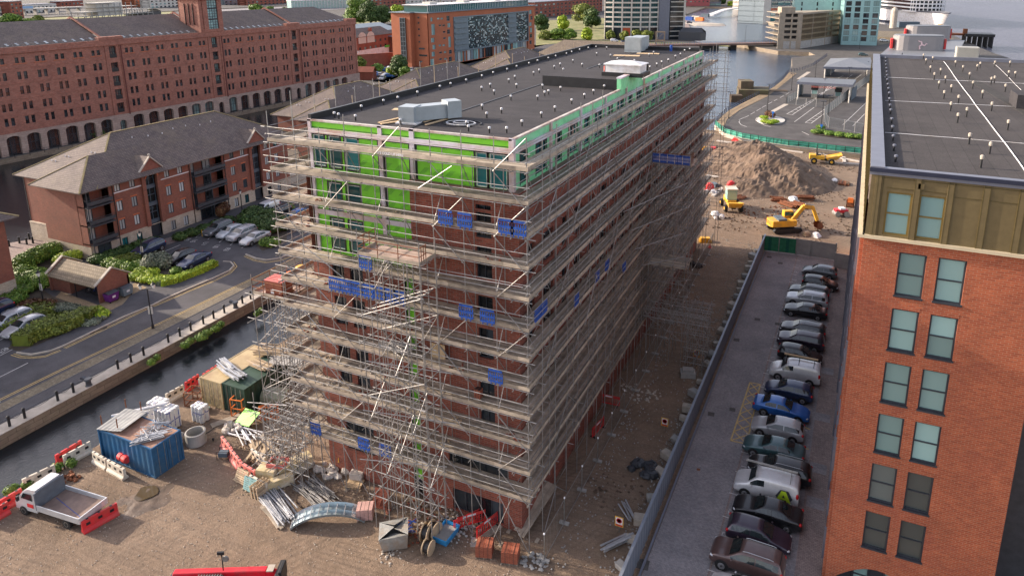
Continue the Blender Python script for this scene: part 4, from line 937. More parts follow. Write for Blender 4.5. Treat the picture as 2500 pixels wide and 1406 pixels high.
# fifth block lies across
t=empty('canal_flats',(-86,236,0),0,'farthest block of flats with long olive hipped roof below the white tower','apartment block')
mb=MB(); mb.box(-104,-66,229,246,0,9.7); mb.build('brick_wall',M['brick_ap'],t)
mb=MB(); k=len(mb.v); hip_roof(mb,-8.5,8.5,-20,20,9.72,14.75); mb.xf(Matrix.Translation((-85,237.5,0))@Matrix.Rotation(pi/2,4,'Z'),k); mb.build('roof',M['slate'],t)
mb=MB(); mb.box(-77,-73,227.8,230,9.0,10.8); mb.quad((-77.3,227.6,10.8),(-72.7,227.6,10.8),(-75,227.6,12.6)); mb.build('dormer_gable',M['brick_ap'],t)
mb=MB(); mb.quad((-75,227.4,12.7),(-77.5,227.4,10.7),(-77.5,232,10.7),(-75,234,12.7)); mb.quad((-75,227.4,12.7),(-72.5,227.4,10.7),(-72.5,232,10.7),(-75,234,12.7)); mb.build('dormer_roof',M['slate'],t)
shift(t)
# bicycle shelter
t=empty('bike_shelter',(-81.8,49.6,0),0,'small brick bicycle shelter with tiled gable roof and stone copings','shelter')
A=(-86.4,47.7,-77.3,51.5); ye=2.15; zr=3.5; ym=(A[1]+A[3])/2
mb=MB()
for x in (A[0],A[2]-.25):
 k=len(mb.v); P0=[(A[1],0),(A[3],0),(A[3],ye+.15),(ym,zr+.15),(A[1],ye+.15)]
 mb.v+=[(x,y,z) for y,z in P0]+[(x+.25,y,z) for y,z in P0]; mb.f+=[tuple(k+i for i in (4,3,2,1,0)),tuple(k+5+i for i in range(5))]+[(k+i,k+(i+1)%5,k+5+(i+1)%5,k+5+i) for i in range(5)]; mb.m+=[0]*7
mb.box(A[0],A[2],A[3]-.25,A[3],0,ye); mb.box(A[0]+.25,A[0]+3.4,A[1]+.3,A[1]+.5,0,ye); mb.box(A[0]+3.2,A[0]+3.4,A[1]+.5,A[3]-.25,0,ye)
mb.build('brick_wall',M['brick_ap'],t)
mb=MB(); mb.quad((A[0]+.25,A[1]-.25,ye-.1),(A[2]-.25,A[1]-.25,ye-.1),(A[2]-.25,ym,zr),(A[0]+.25,ym,zr)); mb.quad((A[2]-.25,A[3]+.25,ye-.1),(A[0]+.25,A[3]+.25,ye-.1),(A[0]+.25,ym,zr),(A[2]-.25,ym,zr)); mb.quad((A[0]+.25,A[1]-.25,ye-.24),(A[2]-.25,A[1]-.25,ye-.24),(A[2]-.25,A[1]-.25,ye-.1),(A[0]+.25,A[1]-.25,ye-.1))
mb.build('roof',slate('tan_roof_tile',(.22,.175,.12),(.28,.225,.16),.45),t)
mb=MB()
for x in (A[0]+.12,A[2]-.12): mb.bar((x,A[1]-.3,ye+.12),(x,ym,zr+.28),.36,.12); mb.bar((x,A[3]+.3,ye+.12),(x,ym,zr+.28),.36,.12)
mb.build('coping',M['stone'],t); MB().tube((-81.6,A[1]+.05,0),(-81.6,A[1]+.05,ye),.06,6).build('post',M['black'],t)
shift(t)
# ================================================================ the long warehouse
M['brick_wh']=brick('old_warehouse_brick',(.32,.115,.08),(.44,.18,.13),(.27,.16,.12),.5,.3,.03,patch=(.38,.18,.13))
M['pink_stone']=brick('pinkish_quay_stone',(.40,.30,.25),(.48,.37,.31),(.27,.20,.17),1.1,.5,.02)
wa=math.atan2(5.9,108); WF=Face((-162.2,84.),pi/2-wa); wo=Vector((-166,140,0))
wh=empty('warehouse',wo,0,'huge old red brick dockside warehouse with rows of paired arched windows and a brick tower','warehouse')
hol=[];ar=[];hoi=[]
us=[3.6+4*k for k in range(-7,6)]; us=[u for u in us if u>-26]
secs=[[-24.4+4*k for k in range(5)],[3.6+4*k for k in range(-1,6)],[31.6+4.03*k for k in range(6)],[59.5+4.04*k for k in range(6)],[88.1+4.1*k for k in range(5)]]
for s in secs:
 for u in s:
  ar.append((u-1.35,u+1.35,0,4.1,3,2))
  for z0,z1 in ((6.2,7.9),(9.3,10.95),(12.6,14.3),(15.75,17.4),(19.2,20.4)):
   for e in (-.62,.62): hol.append((u+e-.36,u+e+.36,z0,z1,1,2))
for z0,z1 in ((6.2,7.9),(9.3,10.95),(12.6,14.3),(15.75,17.4),(19.2,20.4)):
 for e in (-.55,.55): hol.append((108.3+e-.3,108.3+e+.3,z0,z1,1,2))
for u in (-3.7+0.0,27.6,55.6,84.0):
 for z0,z1 in ((5.2,7.5),(8.4,10.8),(11.6,14.0),(15.0,17.2),(18.3,21.0)): hoi.append((u-.85,u+.85,z0,z1,3,2))
hoi=[h for h in hoi if h[0]>0]; dr=[(u-.8,u+.8,0,3.3,3,2) for u in (27.6,55.6,84.0)]
mb=MB(); wall(mb,WF,-27,111.7,4.7,21.3,hol+hoi,.35)
for z in (8.6-.55,11.65,14.95,18.1):
 z-=0
 for a,b in ((-27,25.5),(29.7,53.4),(57.8,81.8),(86.2,106.5),(106.7,110.4)): fbox(mb,WF,a,b,z+.0,z+.13,0,.07)
for a in (25.7,29.2,53.6,57.3,81.9,85.7,106.3,110.9): fbox(mb,WF,a,a+.5,4.7,21.3,0,.16)
mb.build('brick_wall',M['brick_wh'],wh)
mb=MB(); fbox(mb,WF,-27,111.9,21.3,21.6,-.3,.35); fbox(mb,WF,-27,111.9,21.6,22.6,-.4,.1)
for a,b in ((24.6,30.4),(52.3,58.8),(81.2,86.6),(107.2,111.9)): fbox(mb,WF,a,b,22.6,23.3,-1.2,.2)
mb.build('parapet',M['brick_wh'],wh)
for s in secs:
 for u in s: mb=MB(); fbox(mb,WF,u-1.3,u+1.3,20.45-1.45,20.45-1.32,0,.1); mb.build('window_sill',M['brick_lin'],wh)
mb=MB(); wall(mb,WF,-27,112.1,0,4.7,ar+dr+[(107.5,108.9,.8,2.4)],.9,.12)
for h in ar+dr:
 n=8; a,b=h[0],h[1]; r=(b-a)/2; c=(a+b)/2; zt=h[3]-.02
 for i in range(n):
  t0=pi*i/n;t1=pi*(i+1)/n; q=.75 if r>1 else .75
  z0_=zt-.75+.75*sin(t0); z1_=zt-.75+.75*sin(t1)
  mb.quad(WF.p(c-r*cos(t0),z0_,.1),WF.p(c-r*cos(t1),z1_,.1),WF.p(c-r*cos(t1),zt,.1),WF.p(c-r*cos(t0),zt,.1))
  mb.quad(WF.p(c-(r+.1)*cos(t0),z0_+.02,.16),WF.p(c-(r+.1)*cos(t1),z1_+.02,.16),WF.p(c-(r+.5)*cos(t1),z1_+.5,.16),WF.p(c-(r+.5)*cos(t0),z0_+.5,.16))
mb.build('stone_arcade',M['pink_stone'],wh)
mb=MB(); D_=24
pE=[WF.p(-27,0,-.6),WF.p(111.2,0,-.6),WF.p(111.2,0,-D_),WF.p(-27,0,-D_)]
mb.prism([(p[0],p[1]) for p in pE],0,21.3); mb.build('rear_block',M['brick_wh'],wh)
mb=MB()
for a,b in ((-27,25.9),(26.3,53.0),(58.2,84.2),(84.7,111.5)):
 e=0 if b<111 else 6.5
 mb.quad(WF.p(a,22.35,-.5),WF.p(b,22.35,-.5),WF.p(b-e,27.2,-12),WF.p(a,27.2,-12)); mb.quad(WF.p(b,22.35,-24),WF.p(a,22.35,-24),WF.p(a,27.2,-12),WF.p(b-e,27.2,-12))
 if e: mb.quad(WF.p(b,22.35,-.5),WF.p(b,22.35,-24),WF.p(b-e,27.2,-12))
mb.build('roof',M['slate_w'],wh)
for u in (26.1,53.2,84.45):
 mb=MB(); mb.bar(WF.p(u,22.75,-.5),WF.p(u,27.55,-12),.4,.35); mb.bar(WF.p(u,27.55,-12),WF.p(u,22.7,-24),.4,.35); mb.build('fire_wall',M['brick_wh'],wh)
sk=MB(); u=-25
n=0
while u<110:
 if not (24.5<u<30.5 or 51<u<59 or 81<u<86.5):
  q=MB(); q.quad(WF.p(u,22.78,-1.3),WF.p(u+.55,22.78,-1.3),WF.p(u+.55,23.2,-2.3),WF.p(u,23.2,-2.3)); q.build('skylight',M['glass_net'],wh); n+=1
 u+=1.95
for a,b in ((-27,25.5),(30.5,51.5),(58.6,81),(86.7,107)):
 mb=MB()
 for dz in (0,.35): mb.tube(WF.p(a,22.75+dz,-.55),WF.p(b,22.75+dz,-.55),.035,4)
 for i in range(int((b-a)/2)+1): mb.tube(WF.p(a+2*i,22.3,-.55),WF.p(a+2*i,23.15,-.55),.03,4)
 mb.build('eaves_railing',M['steel'],wh)
TU0,TU1=51.9,58.9                            # tower
mb=MB(); wall(mb,WF,TU0+1.0,TU1,22.6,40,[(54.4,57.5,22.9,34)],.5,.25)
fbox(mb,WF,TU0,TU0+1.0,22.6,40,-8,.1); fbox(mb,WF,TU0,TU1,22.6,40,-8,-7.6); fbox(mb,WF,TU1-.5,TU1,22.6,40,-8,.2); fbox(mb,WF,TU0-.4,TU1+.3,31.0,31.7,-8.3,.7)
mb.build('tower',M['brick_wh'],wh)
tower_side=Face(WF.p(TU0,0,0)[:2],pi-wa+pi,True)
for i in range(3):
 mb=MB(); a=Vector(WF.p(TU0-.02,0,-2.2-i*1.6)); mb.box(-.06,.03,-.22,.22,24.5,30); mb.xf(Matrix.Translation(a)@Matrix.Rotation(-wa,4,'Z')); mb.build('tower_slit',M['black'],wh)
windows(wh,WF,[(54.4,57.5,23.0+2.9*i,25.8+2.9*i,4,4) for i in range(4)],M['frame_dark'],M['glass_pale'],.3,.25,.12)
bud=[100-4]
windows(wh,WF,ar+dr+hoi,M['frame_dark'],[M['glass_pale'],M['glass_dark'],M['glass_dark']],.7,.1,.12,budget=bud)
windows(wh,WF,hol,M['frame_dark'],[M['glass_dark'],M['glass_dark'],M['glass_net']],.22,0,.07,arch=.9,budget=bud)
for u in (29.5,57.9,86.1): mb=MB(); mb.tube(WF.p(u,4.5,.25),WF.p(u,21.2,.25),.13,6); mb.build('drain_pipe',P('red_brown_pipe',(.13,.035,.03),.5,0,.2) if 'rbp' not in M else M['rbp'],wh)
mb=MB()
for u in (27.6,55.6,84.0):
 for z in (5.3,8.5,11.7,15.1,18.4): mb=MB(); fbox(mb,WF,u-.8,u+.8,z,z+.85,-.1,-.04); mb.build('hoist_railing',M['black'],wh)
shift(wh)
# ================================================================ flats with the patchwork glass front
def far_frame(p1,p2,z=0):
 a=G(*p1,z); b=G(*p2,z); an=atan2(b[1]-a[1],b[0]-a[0]); return Face(a,an), hypot(b[0]-a[0],b[1]-a[1]), an
def body(mb,F,L,D,z0,z1,back=0):
 """closed box behind a facade"""
 P=[F.p(0,0,-back),F.p(L,0,-back),F.p(L,0,-D),F.p(0,0,-D)]; mb.prism([(p[0],p[1]) for p in P],z0,z1)
M['brick_new']=P('flat_orange_brick',(.36,.12,.06),.85,0,.12,.3,bmp=.1); M['grey_rail']=P('grey_blue_metal',(.16,.20,.23),.5,.2,.15,1)
M['render_pale']=P('pale_render',(.52,.49,.44),.8,0,.12,.4); M['brick_far']=P('dull_red_brick',(.23,.075,.05),.85,0,.2,.5)
FFl,L,an=far_frame((1050,166),(1305,120)); fl=empty('glass_front_flats',FFl.p(L/2,0,-8),0,'orange brick flats with a large patchwork glass front behind the flat roof','apartment block')
hs=[]
def UZ(zx,zy): return onF(FFl,850+zx/5,zy/5)
for a,b in (((1003,220),(1032,265)),((1200,200),(1240,258)),((1015,300),(1062,430)),((1212,288),(1250,338)),((1208,365),(1243,415)),((1012,470),(1055,520)),((1223,452),(1258,580)),((1030,552),(1068,605)),((1020,638),(1060,690)),((1230,615),(1265,658)),((1003,725),(1050,815)),((1230,700),(1268,770)),((2208,130),(2240,175)),((2225,200),(2250,245)),((2208,280),(2240,320)),((2215,420),(2245,462)),((2215,500),(2240,540)),((2220,345),(2245,400))):
 u0,z1=UZ(*a); u1,z0=UZ(*b); hs.append((u0,u1,min(z0,z1-.5),z1,2,2))
for x in (1085,1125,1100,1150,1108,1155,1150,1105,1115,1170,1110,1175):
 pass
for (x,y) in ((1085,222),(1128,222),(1105,305),(1150,305),(1155,385),(1160,462),(1105,550),(1152,548),(1112,638),(1168,632),(1112,718),(1172,715)):
 u0,z1=UZ(x,y); u1,z0=UZ(x+32,y+18); hs.append((u0,u1,z1-.75,z1,1,1))
g0=UZ(1285,180); g1=UZ(2195,560); gu0,gu1=g0[0],g1[0]; gz0,gz1=5.2,19.6
mb=MB(); wall(mb,FFl,0,L,0,22.4,hs+[(gu0,gu1,gz0,gz1),(gu0,gu1,.2,gz0-.4)],.4)
SF=Face(FFl.p(0,0,0)[:2],an-pi/2,True)
P_=[FFl.p(0,0,0),FFl.p(L,0,0),FFl.p(L,0,-17),FFl.p(9,0,-17)]
sw=[G(1008,165),G(978,160)]
mb.prism([(p[0],p[1]) for p in (FFl.p(.01,0,-.5),FFl.p(L-.01,0,-.5),FFl.p(L-.01,0,-17),FFl.p(.01,0,-17))],0,22.4)
F2=Face(FFl.p(0,0,-7.5)[:2],atan2(0,-1)-.05,True)      # stair wing on the near end
mb.prism([(p[0],p[1]) for p in (FFl.p(-2.5,0,-7.5),FFl.p(2,0,-7.5),FFl.p(2,0,-17.5),FFl.p(-2.5,0,-17.5))],0,22.4)
mb.build('brick_wall',M['brick_new'],fl)
E1=Face(FFl.p(-2.5,0,-17.5)[:2],an-pi/2,False); E1=Face(FFl.p(-2.5,0,-17.5)[:2],an-pi/2)
mb=MB(); fbox(mb,E1,5.0,7.6,3,20.5,0,.5); w=mb.build('stair_window',M['glass_dark'],fl); mb=MB()
for i in range(10): fbox(mb,E1,4.9,7.7,3+i*1.92,3.12+i*1.92,.45,.56)
for u in (4.9,6.2,7.6): fbox(mb,E1,u,u+.1,3,20.5,.45,.56)
mb.build('stair_frame',M['grey_rail'],w)
E0=Face(FFl.p(0,0,-7.4)[:2],an-pi/2)
for i,(z,w_) in enumerate(((20.2,.9),(18,.8),(15.4,.8),(12.8,.8),(10.2,.8),(7.4,3),(4.6,4.2),(2,1.5))):
 windows(fl,E0,[(2.0,2.0+w_,z,z+.7)],M['frame_dark'],M['glass_dark'],.02,.05,.06)
mb=MB(); fbox(mb,FFl,-.5,L+.6,22.4,22.75,-17.6,.7); mb.prism([(p[0],p[1]) for p in (FFl.p(-3.3,0,-7),FFl.p(0,0,-7),FFl.p(0,0,-18),FFl.p(-3.3,0,-18))],22.4,22.75); mb.build('roof_slab',M['grey_rail'],fl)
mb=MB(); fbox(mb,FFl,2,L-4,22.75,25.4,-14,-1.6); ph=mb.build('penthouse',M['glass_teal'],fl); mb=MB()
fbox(mb,FFl,1.4,L-3.4,25.4,25.62,-14.6,-1.0)
for i in range(60): u=2+i*(L-6)/59; fbox(mb,FFl,u-.05,u+.05,22.75,25.4,-1.6,-1.52)
mb.build('penthouse_frame',M['white'],ph)
for u in (8,33,60,70): mb=MB(); fbox(mb,FFl,u,u+5,25.6,26.6,-9,-5); mb.build('roof_plant',M['render_pale'],fl)
# patchwork curtain wall: many small panes each with its own tint
def patch_glass():
 m,nt,bs=new_mat('patchwork_glass'); ge=nt.nodes.new('ShaderNodeNewGeometry')
 c=ramp(nt,ge.outputs['Random Per Island'],[(0,(.015,.025,.03)),(.55,(.04,.07,.08)),(.7,(.16,.24,.25)),(.85,(.42,.48,.47)),(1,(.66,.68,.66))]); c.node.color_ramp.interpolation='CONSTANT'
 nt.links.new(c,bs.inputs['Base Color']); bs.inputs['Roughness'].default_value=.12; return m
rr=random.Random(4); mb=MB(); nu,nz=64,22; wu=(gu1-gu0-.4);
for i in range(nu):
 for j in range(nz):
  u=gu0+.2+wu*i/nu; z=gz0+.15+(gz1-gz0-.3)*j/nz
  fr_=i/nu
  if fr_<.16 or .69<fr_<.82: continue
  mb.quad(FFl.p(u+.05,z+.04,-.1+rr.uniform(-.02,.02)),FFl.p(u+wu/nu-.05,z+.04,-.1+rr.uniform(-.02,.02)),FFl.p(u+wu/nu-.05,z+(gz1-gz0)/nz-.05,-.1),FFl.p(u+.05,z+(gz1-gz0)/nz-.05,-.1))
cw=mb.build('curtain_wall',patch_glass(),fl)
mb=MB(); fbox(mb,FFl,gu0,gu1,gz0,gz1,-.45,-.16)
for a,b,c,e in ((gu0-.3,gu1+.3,gz1,gz1+.45),(gu0-.3,gu1+.3,gz0-.45,gz0),(gu0-.3,gu0,gz0,gz1),(gu1,gu1+.3,gz0,gz1)): fbox(mb,FFl,a,b,c,e,-.2,.35)
mb.build('curtain_frame',M['grey_rail'],cw)
for i in range(2):
 a,b=(gu0+.3,gu0+wu*.155) if i==0 else (gu0+wu*.7,gu0+wu*.81)
 for k in range(6): mb=MB(); z=gz0+.2+k*2.4; fbox(mb,FFl,a,b,z,z+.18,-.2,.5); fbox(mb,FFl,a,b,z+.2,z+1.0,.46,.5); mb.build('balcony',M['grey_rail'],fl)
for i in range(26): u=gu0+i*(gu1-gu0)/26; mb=MB(); fbox(mb,FFl,u+.1,u+(gu1-gu0)/26*rr.choice((.5,.9,.9)),.2,gz0-.5,-.3,-.2); mb.build('ground_floor_window',rr.choice([M['glass_net'],M['glass_dark'],M['glass_pale'],M['grey_rail']]),fl)
windows(fl,FFl,hs,M['grey_rail'],[M['glass_pale'],M['glass_dark']],.15,0,.1)
shift(fl)
# ================================================================ generic block with ranks of windows
def block(name,p1,p2,D,h,label,wallm,rows,cols,ww=.6,wh_=.55,z=0,glassm=None,roofm=None,cat='building',z0w=None,par=.6,fr='frame_dark',lim=60,L=None,roofh=0,gf=0,extra=None):
 F,Lm,an=far_frame(p1,p2,z) if isinstance(p1[0],int) else (Face(p1,atan2(p2[1]-p1[1],p2[0]-p1[0])),hypot(p2[0]-p1[0],p2[1]-p1[1]),0)
 L=L or Lm; t=empty(name,F.p(L/2,z,-D/2),0,label,cat)
 rh=(h-gf-.8)/rows; hs=[]
 for i in range(cols):
  for j in range(rows):
   u=L*(i+.5)/cols; zz=z+gf+rh*j+rh*.2; hs.append((u-L/cols*ww/2,u+L/cols*ww/2,zz,zz+rh*wh_,2,1))
 mb=MB(); wall(mb,F,0,L,z,z+h,hs,.3)
 P=[F.p(0,0,-.3),F.p(L,0,-.3),F.p(L,0,-D),F.p(0,0,-D)]; mb.prism([(p[0],p[1]) for p in P],z-1,z+h-.02)
 FR=Face(F.p(L,0,0)[:2],atan2(F.a[1],F.a[0])+pi/2); FL_=Face(F.p(0,0,0)[:2],atan2(F.a[1],F.a[0])+pi/2,True)
 c2=max(1,int(D/(L/cols))); h2=[(D*(i+.5)/c2-D/c2*ww/2,D*(i+.5)/c2+D/c2*ww/2,z+gf+rh*j+rh*.2,z+gf+rh*j+rh*.2+rh*wh_,2,1) for i in range(c2) for j in range(rows)]
 wall(mb,FR,0,D,z,z+h,h2,.28); wall(mb,FL_,0,D,z,z+h,h2,.28)
 mb.build('wall',wallm,t)
 mb=MB()
 if roofh:
  k=len(mb.v); a,b,c,d=F.p(-.4,z+h,.4),F.p(L+.4,z+h,.4),F.p(L+.4,z+h,-D-.4),F.p(-.4,z+h,-D-.4); e,f=F.p(0,z+h+roofh,-D/2),F.p(L,z+h+roofh,-D/2)
  mb.quad(a,b,f,e); mb.quad(c,d,e,f); mb.quad(b,c,f); mb.quad(d,a,e)
 else:
  P=[F.p(-.15,0,.15),F.p(L+.15,0,.15),F.p(L+.15,0,-D-.15),F.p(-.15,0,-D-.15)]; mb.prism([(p[0],p[1]) for p in P],z+h,z+h+par)
 mb.build('roof',roofm or M['coping'],t)
 bd=[lim]; gl=glassm or [M['glass_dark'],M['glass_dark'],M['glass_pale']]
 windows(t,F,hs,M[fr],gl,.15,0,.1,budget=bd)
 for ff in (FR,FL_):
  v=Vector(ff.p(D/2,z,0))-CAMV
  if Vector((ff.n[0],ff.n[1])).dot(Vector((v.x,v.y)))<0: windows(t,ff,h2,M[fr],gl,.15,0,.1,budget=bd)
 if extra: extra(t,F,L,D)
 shift(t); return t
# white curved tower
t=empty('curved_tower',(-125,422,0),0,'tall curved tower of white frames and dark glass bands above red ground floor panels','tower')
A0=Vector(G(1475,96)); A1=Vector(G(1605,97)); mid=(A0+A1)/2; ch=(A1-A0); Rr=34; nrm=Vector((ch.y,-ch.x)).normalized();
if nrm.y>0: nrm=-nrm
cc=mid-nrm*sqrt(Rr*Rr-(ch.length/2)**2); a0=atan2(*(A0-cc).yx); a1=atan2(*(A1-cc).yx)
def arc(k,r=Rr): q=a0+(a1-a0)*k; return (cc.x+r*cos(q),cc.y+r*sin(q))
NB=18; mb=MB(); mb.prism([arc(i/NB,Rr-.5) for i in range(NB+1)]+[tuple(A1-nrm*22),tuple(A0-nrm*22)],0,52); mb.build('glazed_core',M['glass_teal'],t)
def band(z0,z1,r0,r1,m,name,k0=0,k1=1):
 mb=MB(); n=max(2,int(NB*(k1-k0))); P0=[arc(k0+(k1-k0)*i/n,r1) for i in range(n+1)]; P1=[arc(k0+(k1-k0)*i/n,r0) for i in range(n+1)]
 mb.prism(P0+P1[::-1],z0,z1,bot=True); mb.build(name,m,t)
for k in range(16): band(7.2+k*2.85,8.1+k*2.85,Rr-.6,Rr+.1,M['render_pale'],'floor_band')
for i in range(7): band(0,52,Rr-.6,Rr+.25,M['render_pale'],'pier',i/6-.012 if i else 0,i/6+.012 if i<6 else 1)
for i in range(6): band(.3,7.1,Rr-.5,Rr-.2,P('red_ground_panel',(.42,.08,.03),.5,0,.2,1) if i==2 else (M['red_gp'] if i in (3,5) and 'red_gp' in M else M['glass_dark']),'ground_floor_panel',i/6+.015,(i+1)/6-.015)
for k in range(16):
 mb=MB()
 for i in range(24): q=arc((i+.5)/24,Rr-.45); mb.box(q[0]-.08,q[0]+.08,q[1]-.2,q[1]+.1,8.1+k*2.85,10.05+k*2.85)
 mb.build('mullions',M['frame_dark'],t)
e=A1+ch.normalized()*.4;
mb=MB(); mb.prism([tuple(e),tuple(e+Vector((6,1.5))),tuple(e+Vector((3,24))),tuple(e-nrm*22)],0,52); mb.build('grey_end_slab',M['coping'],t)
e2=e+Vector((6.2,3)); mb=MB(); mb.prism([tuple(e2),tuple(e2+Vector((7.5,5))),tuple(e2+Vector((3,24))),tuple(e2+Vector((-3,20)))],0,48); w_=mb.build('rear_wing',M['glass_dark'],t); mb=MB()
for k in range(16): z=2+k*2.9; mb.bar((e2.x,e2.y-.1,z),(e2.x+7.5,e2.y+4.9,z),.3,.5)
mb.bar((e2.x+7.5,e2.y+4.9,0),(e2.x+7.5,e2.y+4.9,48),1.0,1.0); mb.build('rear_bands',M['render_pale'],w_)
shift(t)
# multi-storey car park
PF,L1,an1=far_frame((1952,120),(2045,105),TZ); PL=Face(G(1952,120,TZ),0); c0=G(1952,120,TZ); c1=G(1897,120,TZ)
an2=atan2(c0[1]-c1[1],c0[0]-c1[0]); PL=Face(c1,an2); L2=hypot(c0[0]-c1[0],c0[1]-c1[1])
t=empty('car_park_building',(-20,405,TZ),0,'brown multi-storey car park with open decks and parked cars beside the dock basin','car park')
M['brown_mesh']=P('brown_mesh_cladding',(.20,.15,.09),.6,.2,.2,.6); M['beige']=P('beige_concrete',(.29,.245,.19),.85,0,.15,.5)
back=[PF.p(L1,0,0)[:2],PL.p(0,0,-22)[:2]]
foot=[c1,c0,back[0],back[1]]
for k in range(6):
 mb=MB(); mb.prism(foot,TZ+4.0+k*2.75-(.0),TZ+4.35+k*2.75,bot=True); mb.build('deck',M['beige'],t)
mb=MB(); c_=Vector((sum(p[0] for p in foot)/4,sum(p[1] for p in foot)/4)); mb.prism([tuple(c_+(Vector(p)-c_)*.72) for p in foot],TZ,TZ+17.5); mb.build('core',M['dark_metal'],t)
mb=MB(); fbox(mb,PL,0,L2,TZ,TZ+4,-.4,0); fbox(mb,PF,0,L1,TZ,TZ+4,-.4,0); mb.build('ground_floor_wall',M['concrete'],t)
mb=MB()
for k in range(5):
 z=TZ+4.35+k*2.75
 fbox(mb,PF,0,L1,z-.4,z+.5,-.1,.08)
 for i in range(90): u=L1*i/90; fbox(mb,PF,u,u+.17,z+.5,z+2.35,-.1,0)
mb.build('mesh_screen',M['brown_mesh'],t,kind=None)
mb=MB()
for k in range(5):
 z=TZ+4.35+k*2.75; fbox(mb,PL,0,L2,z-.4,z+.8,-.3,.05)
for a,b in ((0,3),(6.2,6.9),(9.4,11.6)): fbox(mb,PL,a,b,TZ,TZ+18.4,-.3,.08)
for u in (0,L1*.27,L1*.62,L1*.8,L1-.5): fbox(mb,PF,u,u+.5,TZ,TZ+18,-.4,.12)
fbox(mb,PF,0,L1,TZ+17.3,TZ+18.2,-.2,.15); fbox(mb,PL,1,8,TZ+18,TZ+21,-7,-.5); mb.build('concrete_frame',M['beige'],t); shift(t)
# teal tower
def teal(t,F,L,D):
 pass
M['teal_clad']=P('pale_teal_cladding',(.27,.45,.45),.4,.1,.08,.4)
t=block('teal_tower',(2052,110),(2140,112),16,46,'tall pale teal tower of flats behind the car park building',M['teal_clad'],14,4,.62,.78,z=TZ,gf=1.5,fr='frame_dark',glassm=[M['glass_dark'],M['glass_pale'],M['glass_dark']],lim=84)
t=block('teal_tower',(-33.5,432.),(-9.,436.),14,46,'blank pale teal side of the tower block rising behind the car park roof',M['teal_clad'],14,3,.1,.66,z=TZ,lim=20)
# white and red office behind the basin
def reds(t,F,L,D):
 for k in range(6): mb=MB(); fbox(mb,F,0,L,TZ+9+k*11,TZ+11+k*11,-.2,.4); mb.build('red_band',M['redp'],t)
M['redp']=P('terracotta_panel',(.42,.11,.05),.6,0,.15,.3)
block('office_block',(1880,57),(1955,50),30,60,'teal glass office with terracotta bands beyond the basin',M['grey_rail'],14,5,.95,.85,glassm=[M['glass_teal']],lim=40,z=0,extra=reds)
mb=MB(); a=G(1862,57); b=G(1879,57); mb.prism([a,b,(b[0]+4,b[1]+30),(a[0]+4,a[1]+30)],-3,60); mb.build('white_pillar_block',M['render_pale'],label='plain cream slab tower standing at the edge of the basin water',cat='tower')
block('office_block',(1817,25),(1853,24),20,40,'pale grey office with dark window bands left of the cream slab',M['render_pale'],9,3,.9,.35,lim=27)
mb=MB(); a=G(1802,27); b=G(1816,27); mb.prism([a,b,(b[0]+2,b[1]+12),(a[0]+2,a[1]+12)],-2,40); mb.build('red_fin_tower',M['redp'],label='narrow terracotta red tower at the left end of the pale office',cat='tower')
block('office_block',(1640,18),(1732,17),26,26,'pink red office with small square windows beyond the white bridge',P('pink_red_brick',(.36,.10,.10),.8,0,.12,.3),6,9,.4,.45,lim=54,gf=5)
block('office_block',(1733,16),(1760,16),20,20,'grey office with long dark window bands at the far basin end',M['coping'],4,2,.95,.5,lim=8)
# far skyline along the top edge
sk=[((-10,52),(30,48),10,12,'pale low housing block at the top left corner','render_pale'),((31,50),(60,47),12,16,'dark red brick block beside the pale housing at top left','brick_far'),
((62,35),(140,30),12,9,'cream terrace with small windows beyond the elevated road','render_pale'),((150,24),(205,20),12,9,'red brick terrace with trees before it at top left','brick_far'),
((330,22),(365,18),14,16,'orange red block at the top edge left of the warehouse tower','brick_new'),((368,22),(465,16),14,18,'grey white apartment row at the top edge before the tower','render_pale'),
((548,15),(600,12),14,14,'glass fronted office with yellow posts right of the warehouse tower','grey_rail'),((603,16),(700,10),14,14,'long red brick office with dark windows at the top edge','brick_far'),
((905,30),(990,22),20,22,'dark red hall with tall black window slots behind the trees','brick_far'),((992,22),(1075,14),18,16,'pale office with small windows behind the glass flats','render_pale'),((1078,14),(1170,8),18,16,'cream office row at the top edge behind the penthouse','render_pale'),
((1305,45),(1470,28),30,14,'low brown brick warehouse row behind the trees left of the white tower','brick_far'),((1245,12),(1300,8),25,22,'red brick depot wall at the top edge right of the penthouse','brick_far')]
for p1,p2,D,h,lab,mm in sk: block('city_block',p1,p2,D,h,lab,M[mm],max(2,int(h/3.2)),max(3,int((p2[0]-p1[0])/9)),.45,.5,lim=20)
# concrete frame under construction, elevated roadway, curved canopy
t=empty('unfinished_block',(*G(260,45),0),0,'bare concrete frame of a half built block above the warehouse roof','building'); F,L,an=far_frame((212,52),(375,40));
for k in range(4): mb=MB(); fbox(mb,F,0 if k<2 else L*.15,L if k<2 else L*(.75 if k==2 else .4),k*3.6+3.4,k*3.6+3.9,-16,0); mb.build('slab',M['concrete'],t)
for i in range(13): mb=MB(); u=L*i/12-.2; fbox(mb,F,u,u+.5,0,7.4 if not 1<i<9 else 14.6,-.6,-.05); fbox(mb,F,u,u+.5,0,7.4,-15,-14.5); mb.build('column',M['concrete'],t)
mb=MB(); fbox(mb,F,L*.2,L*.55,3.9,15,-15,-2); mb.build('core_wall',M['render_pale'],t); shift(t)
F,L,an=far_frame((-40,45),(210,34)); t=empty('elevated_road',F.p(L/2,0,-4),0,'long pale elevated roadway on posts with blue sign above the warehouse roof','road bridge')
mb=MB(); fbox(mb,F,0,L,6.4,7.4,-9,0); mb.build('deck',M['render_pale'],t)
for i in range(9): mb=MB(); u=L*(i+.5)/9; fbox(mb,F,u,u+1,0,6.4,-7,-1); mb.build('pier',M['concrete'],t)
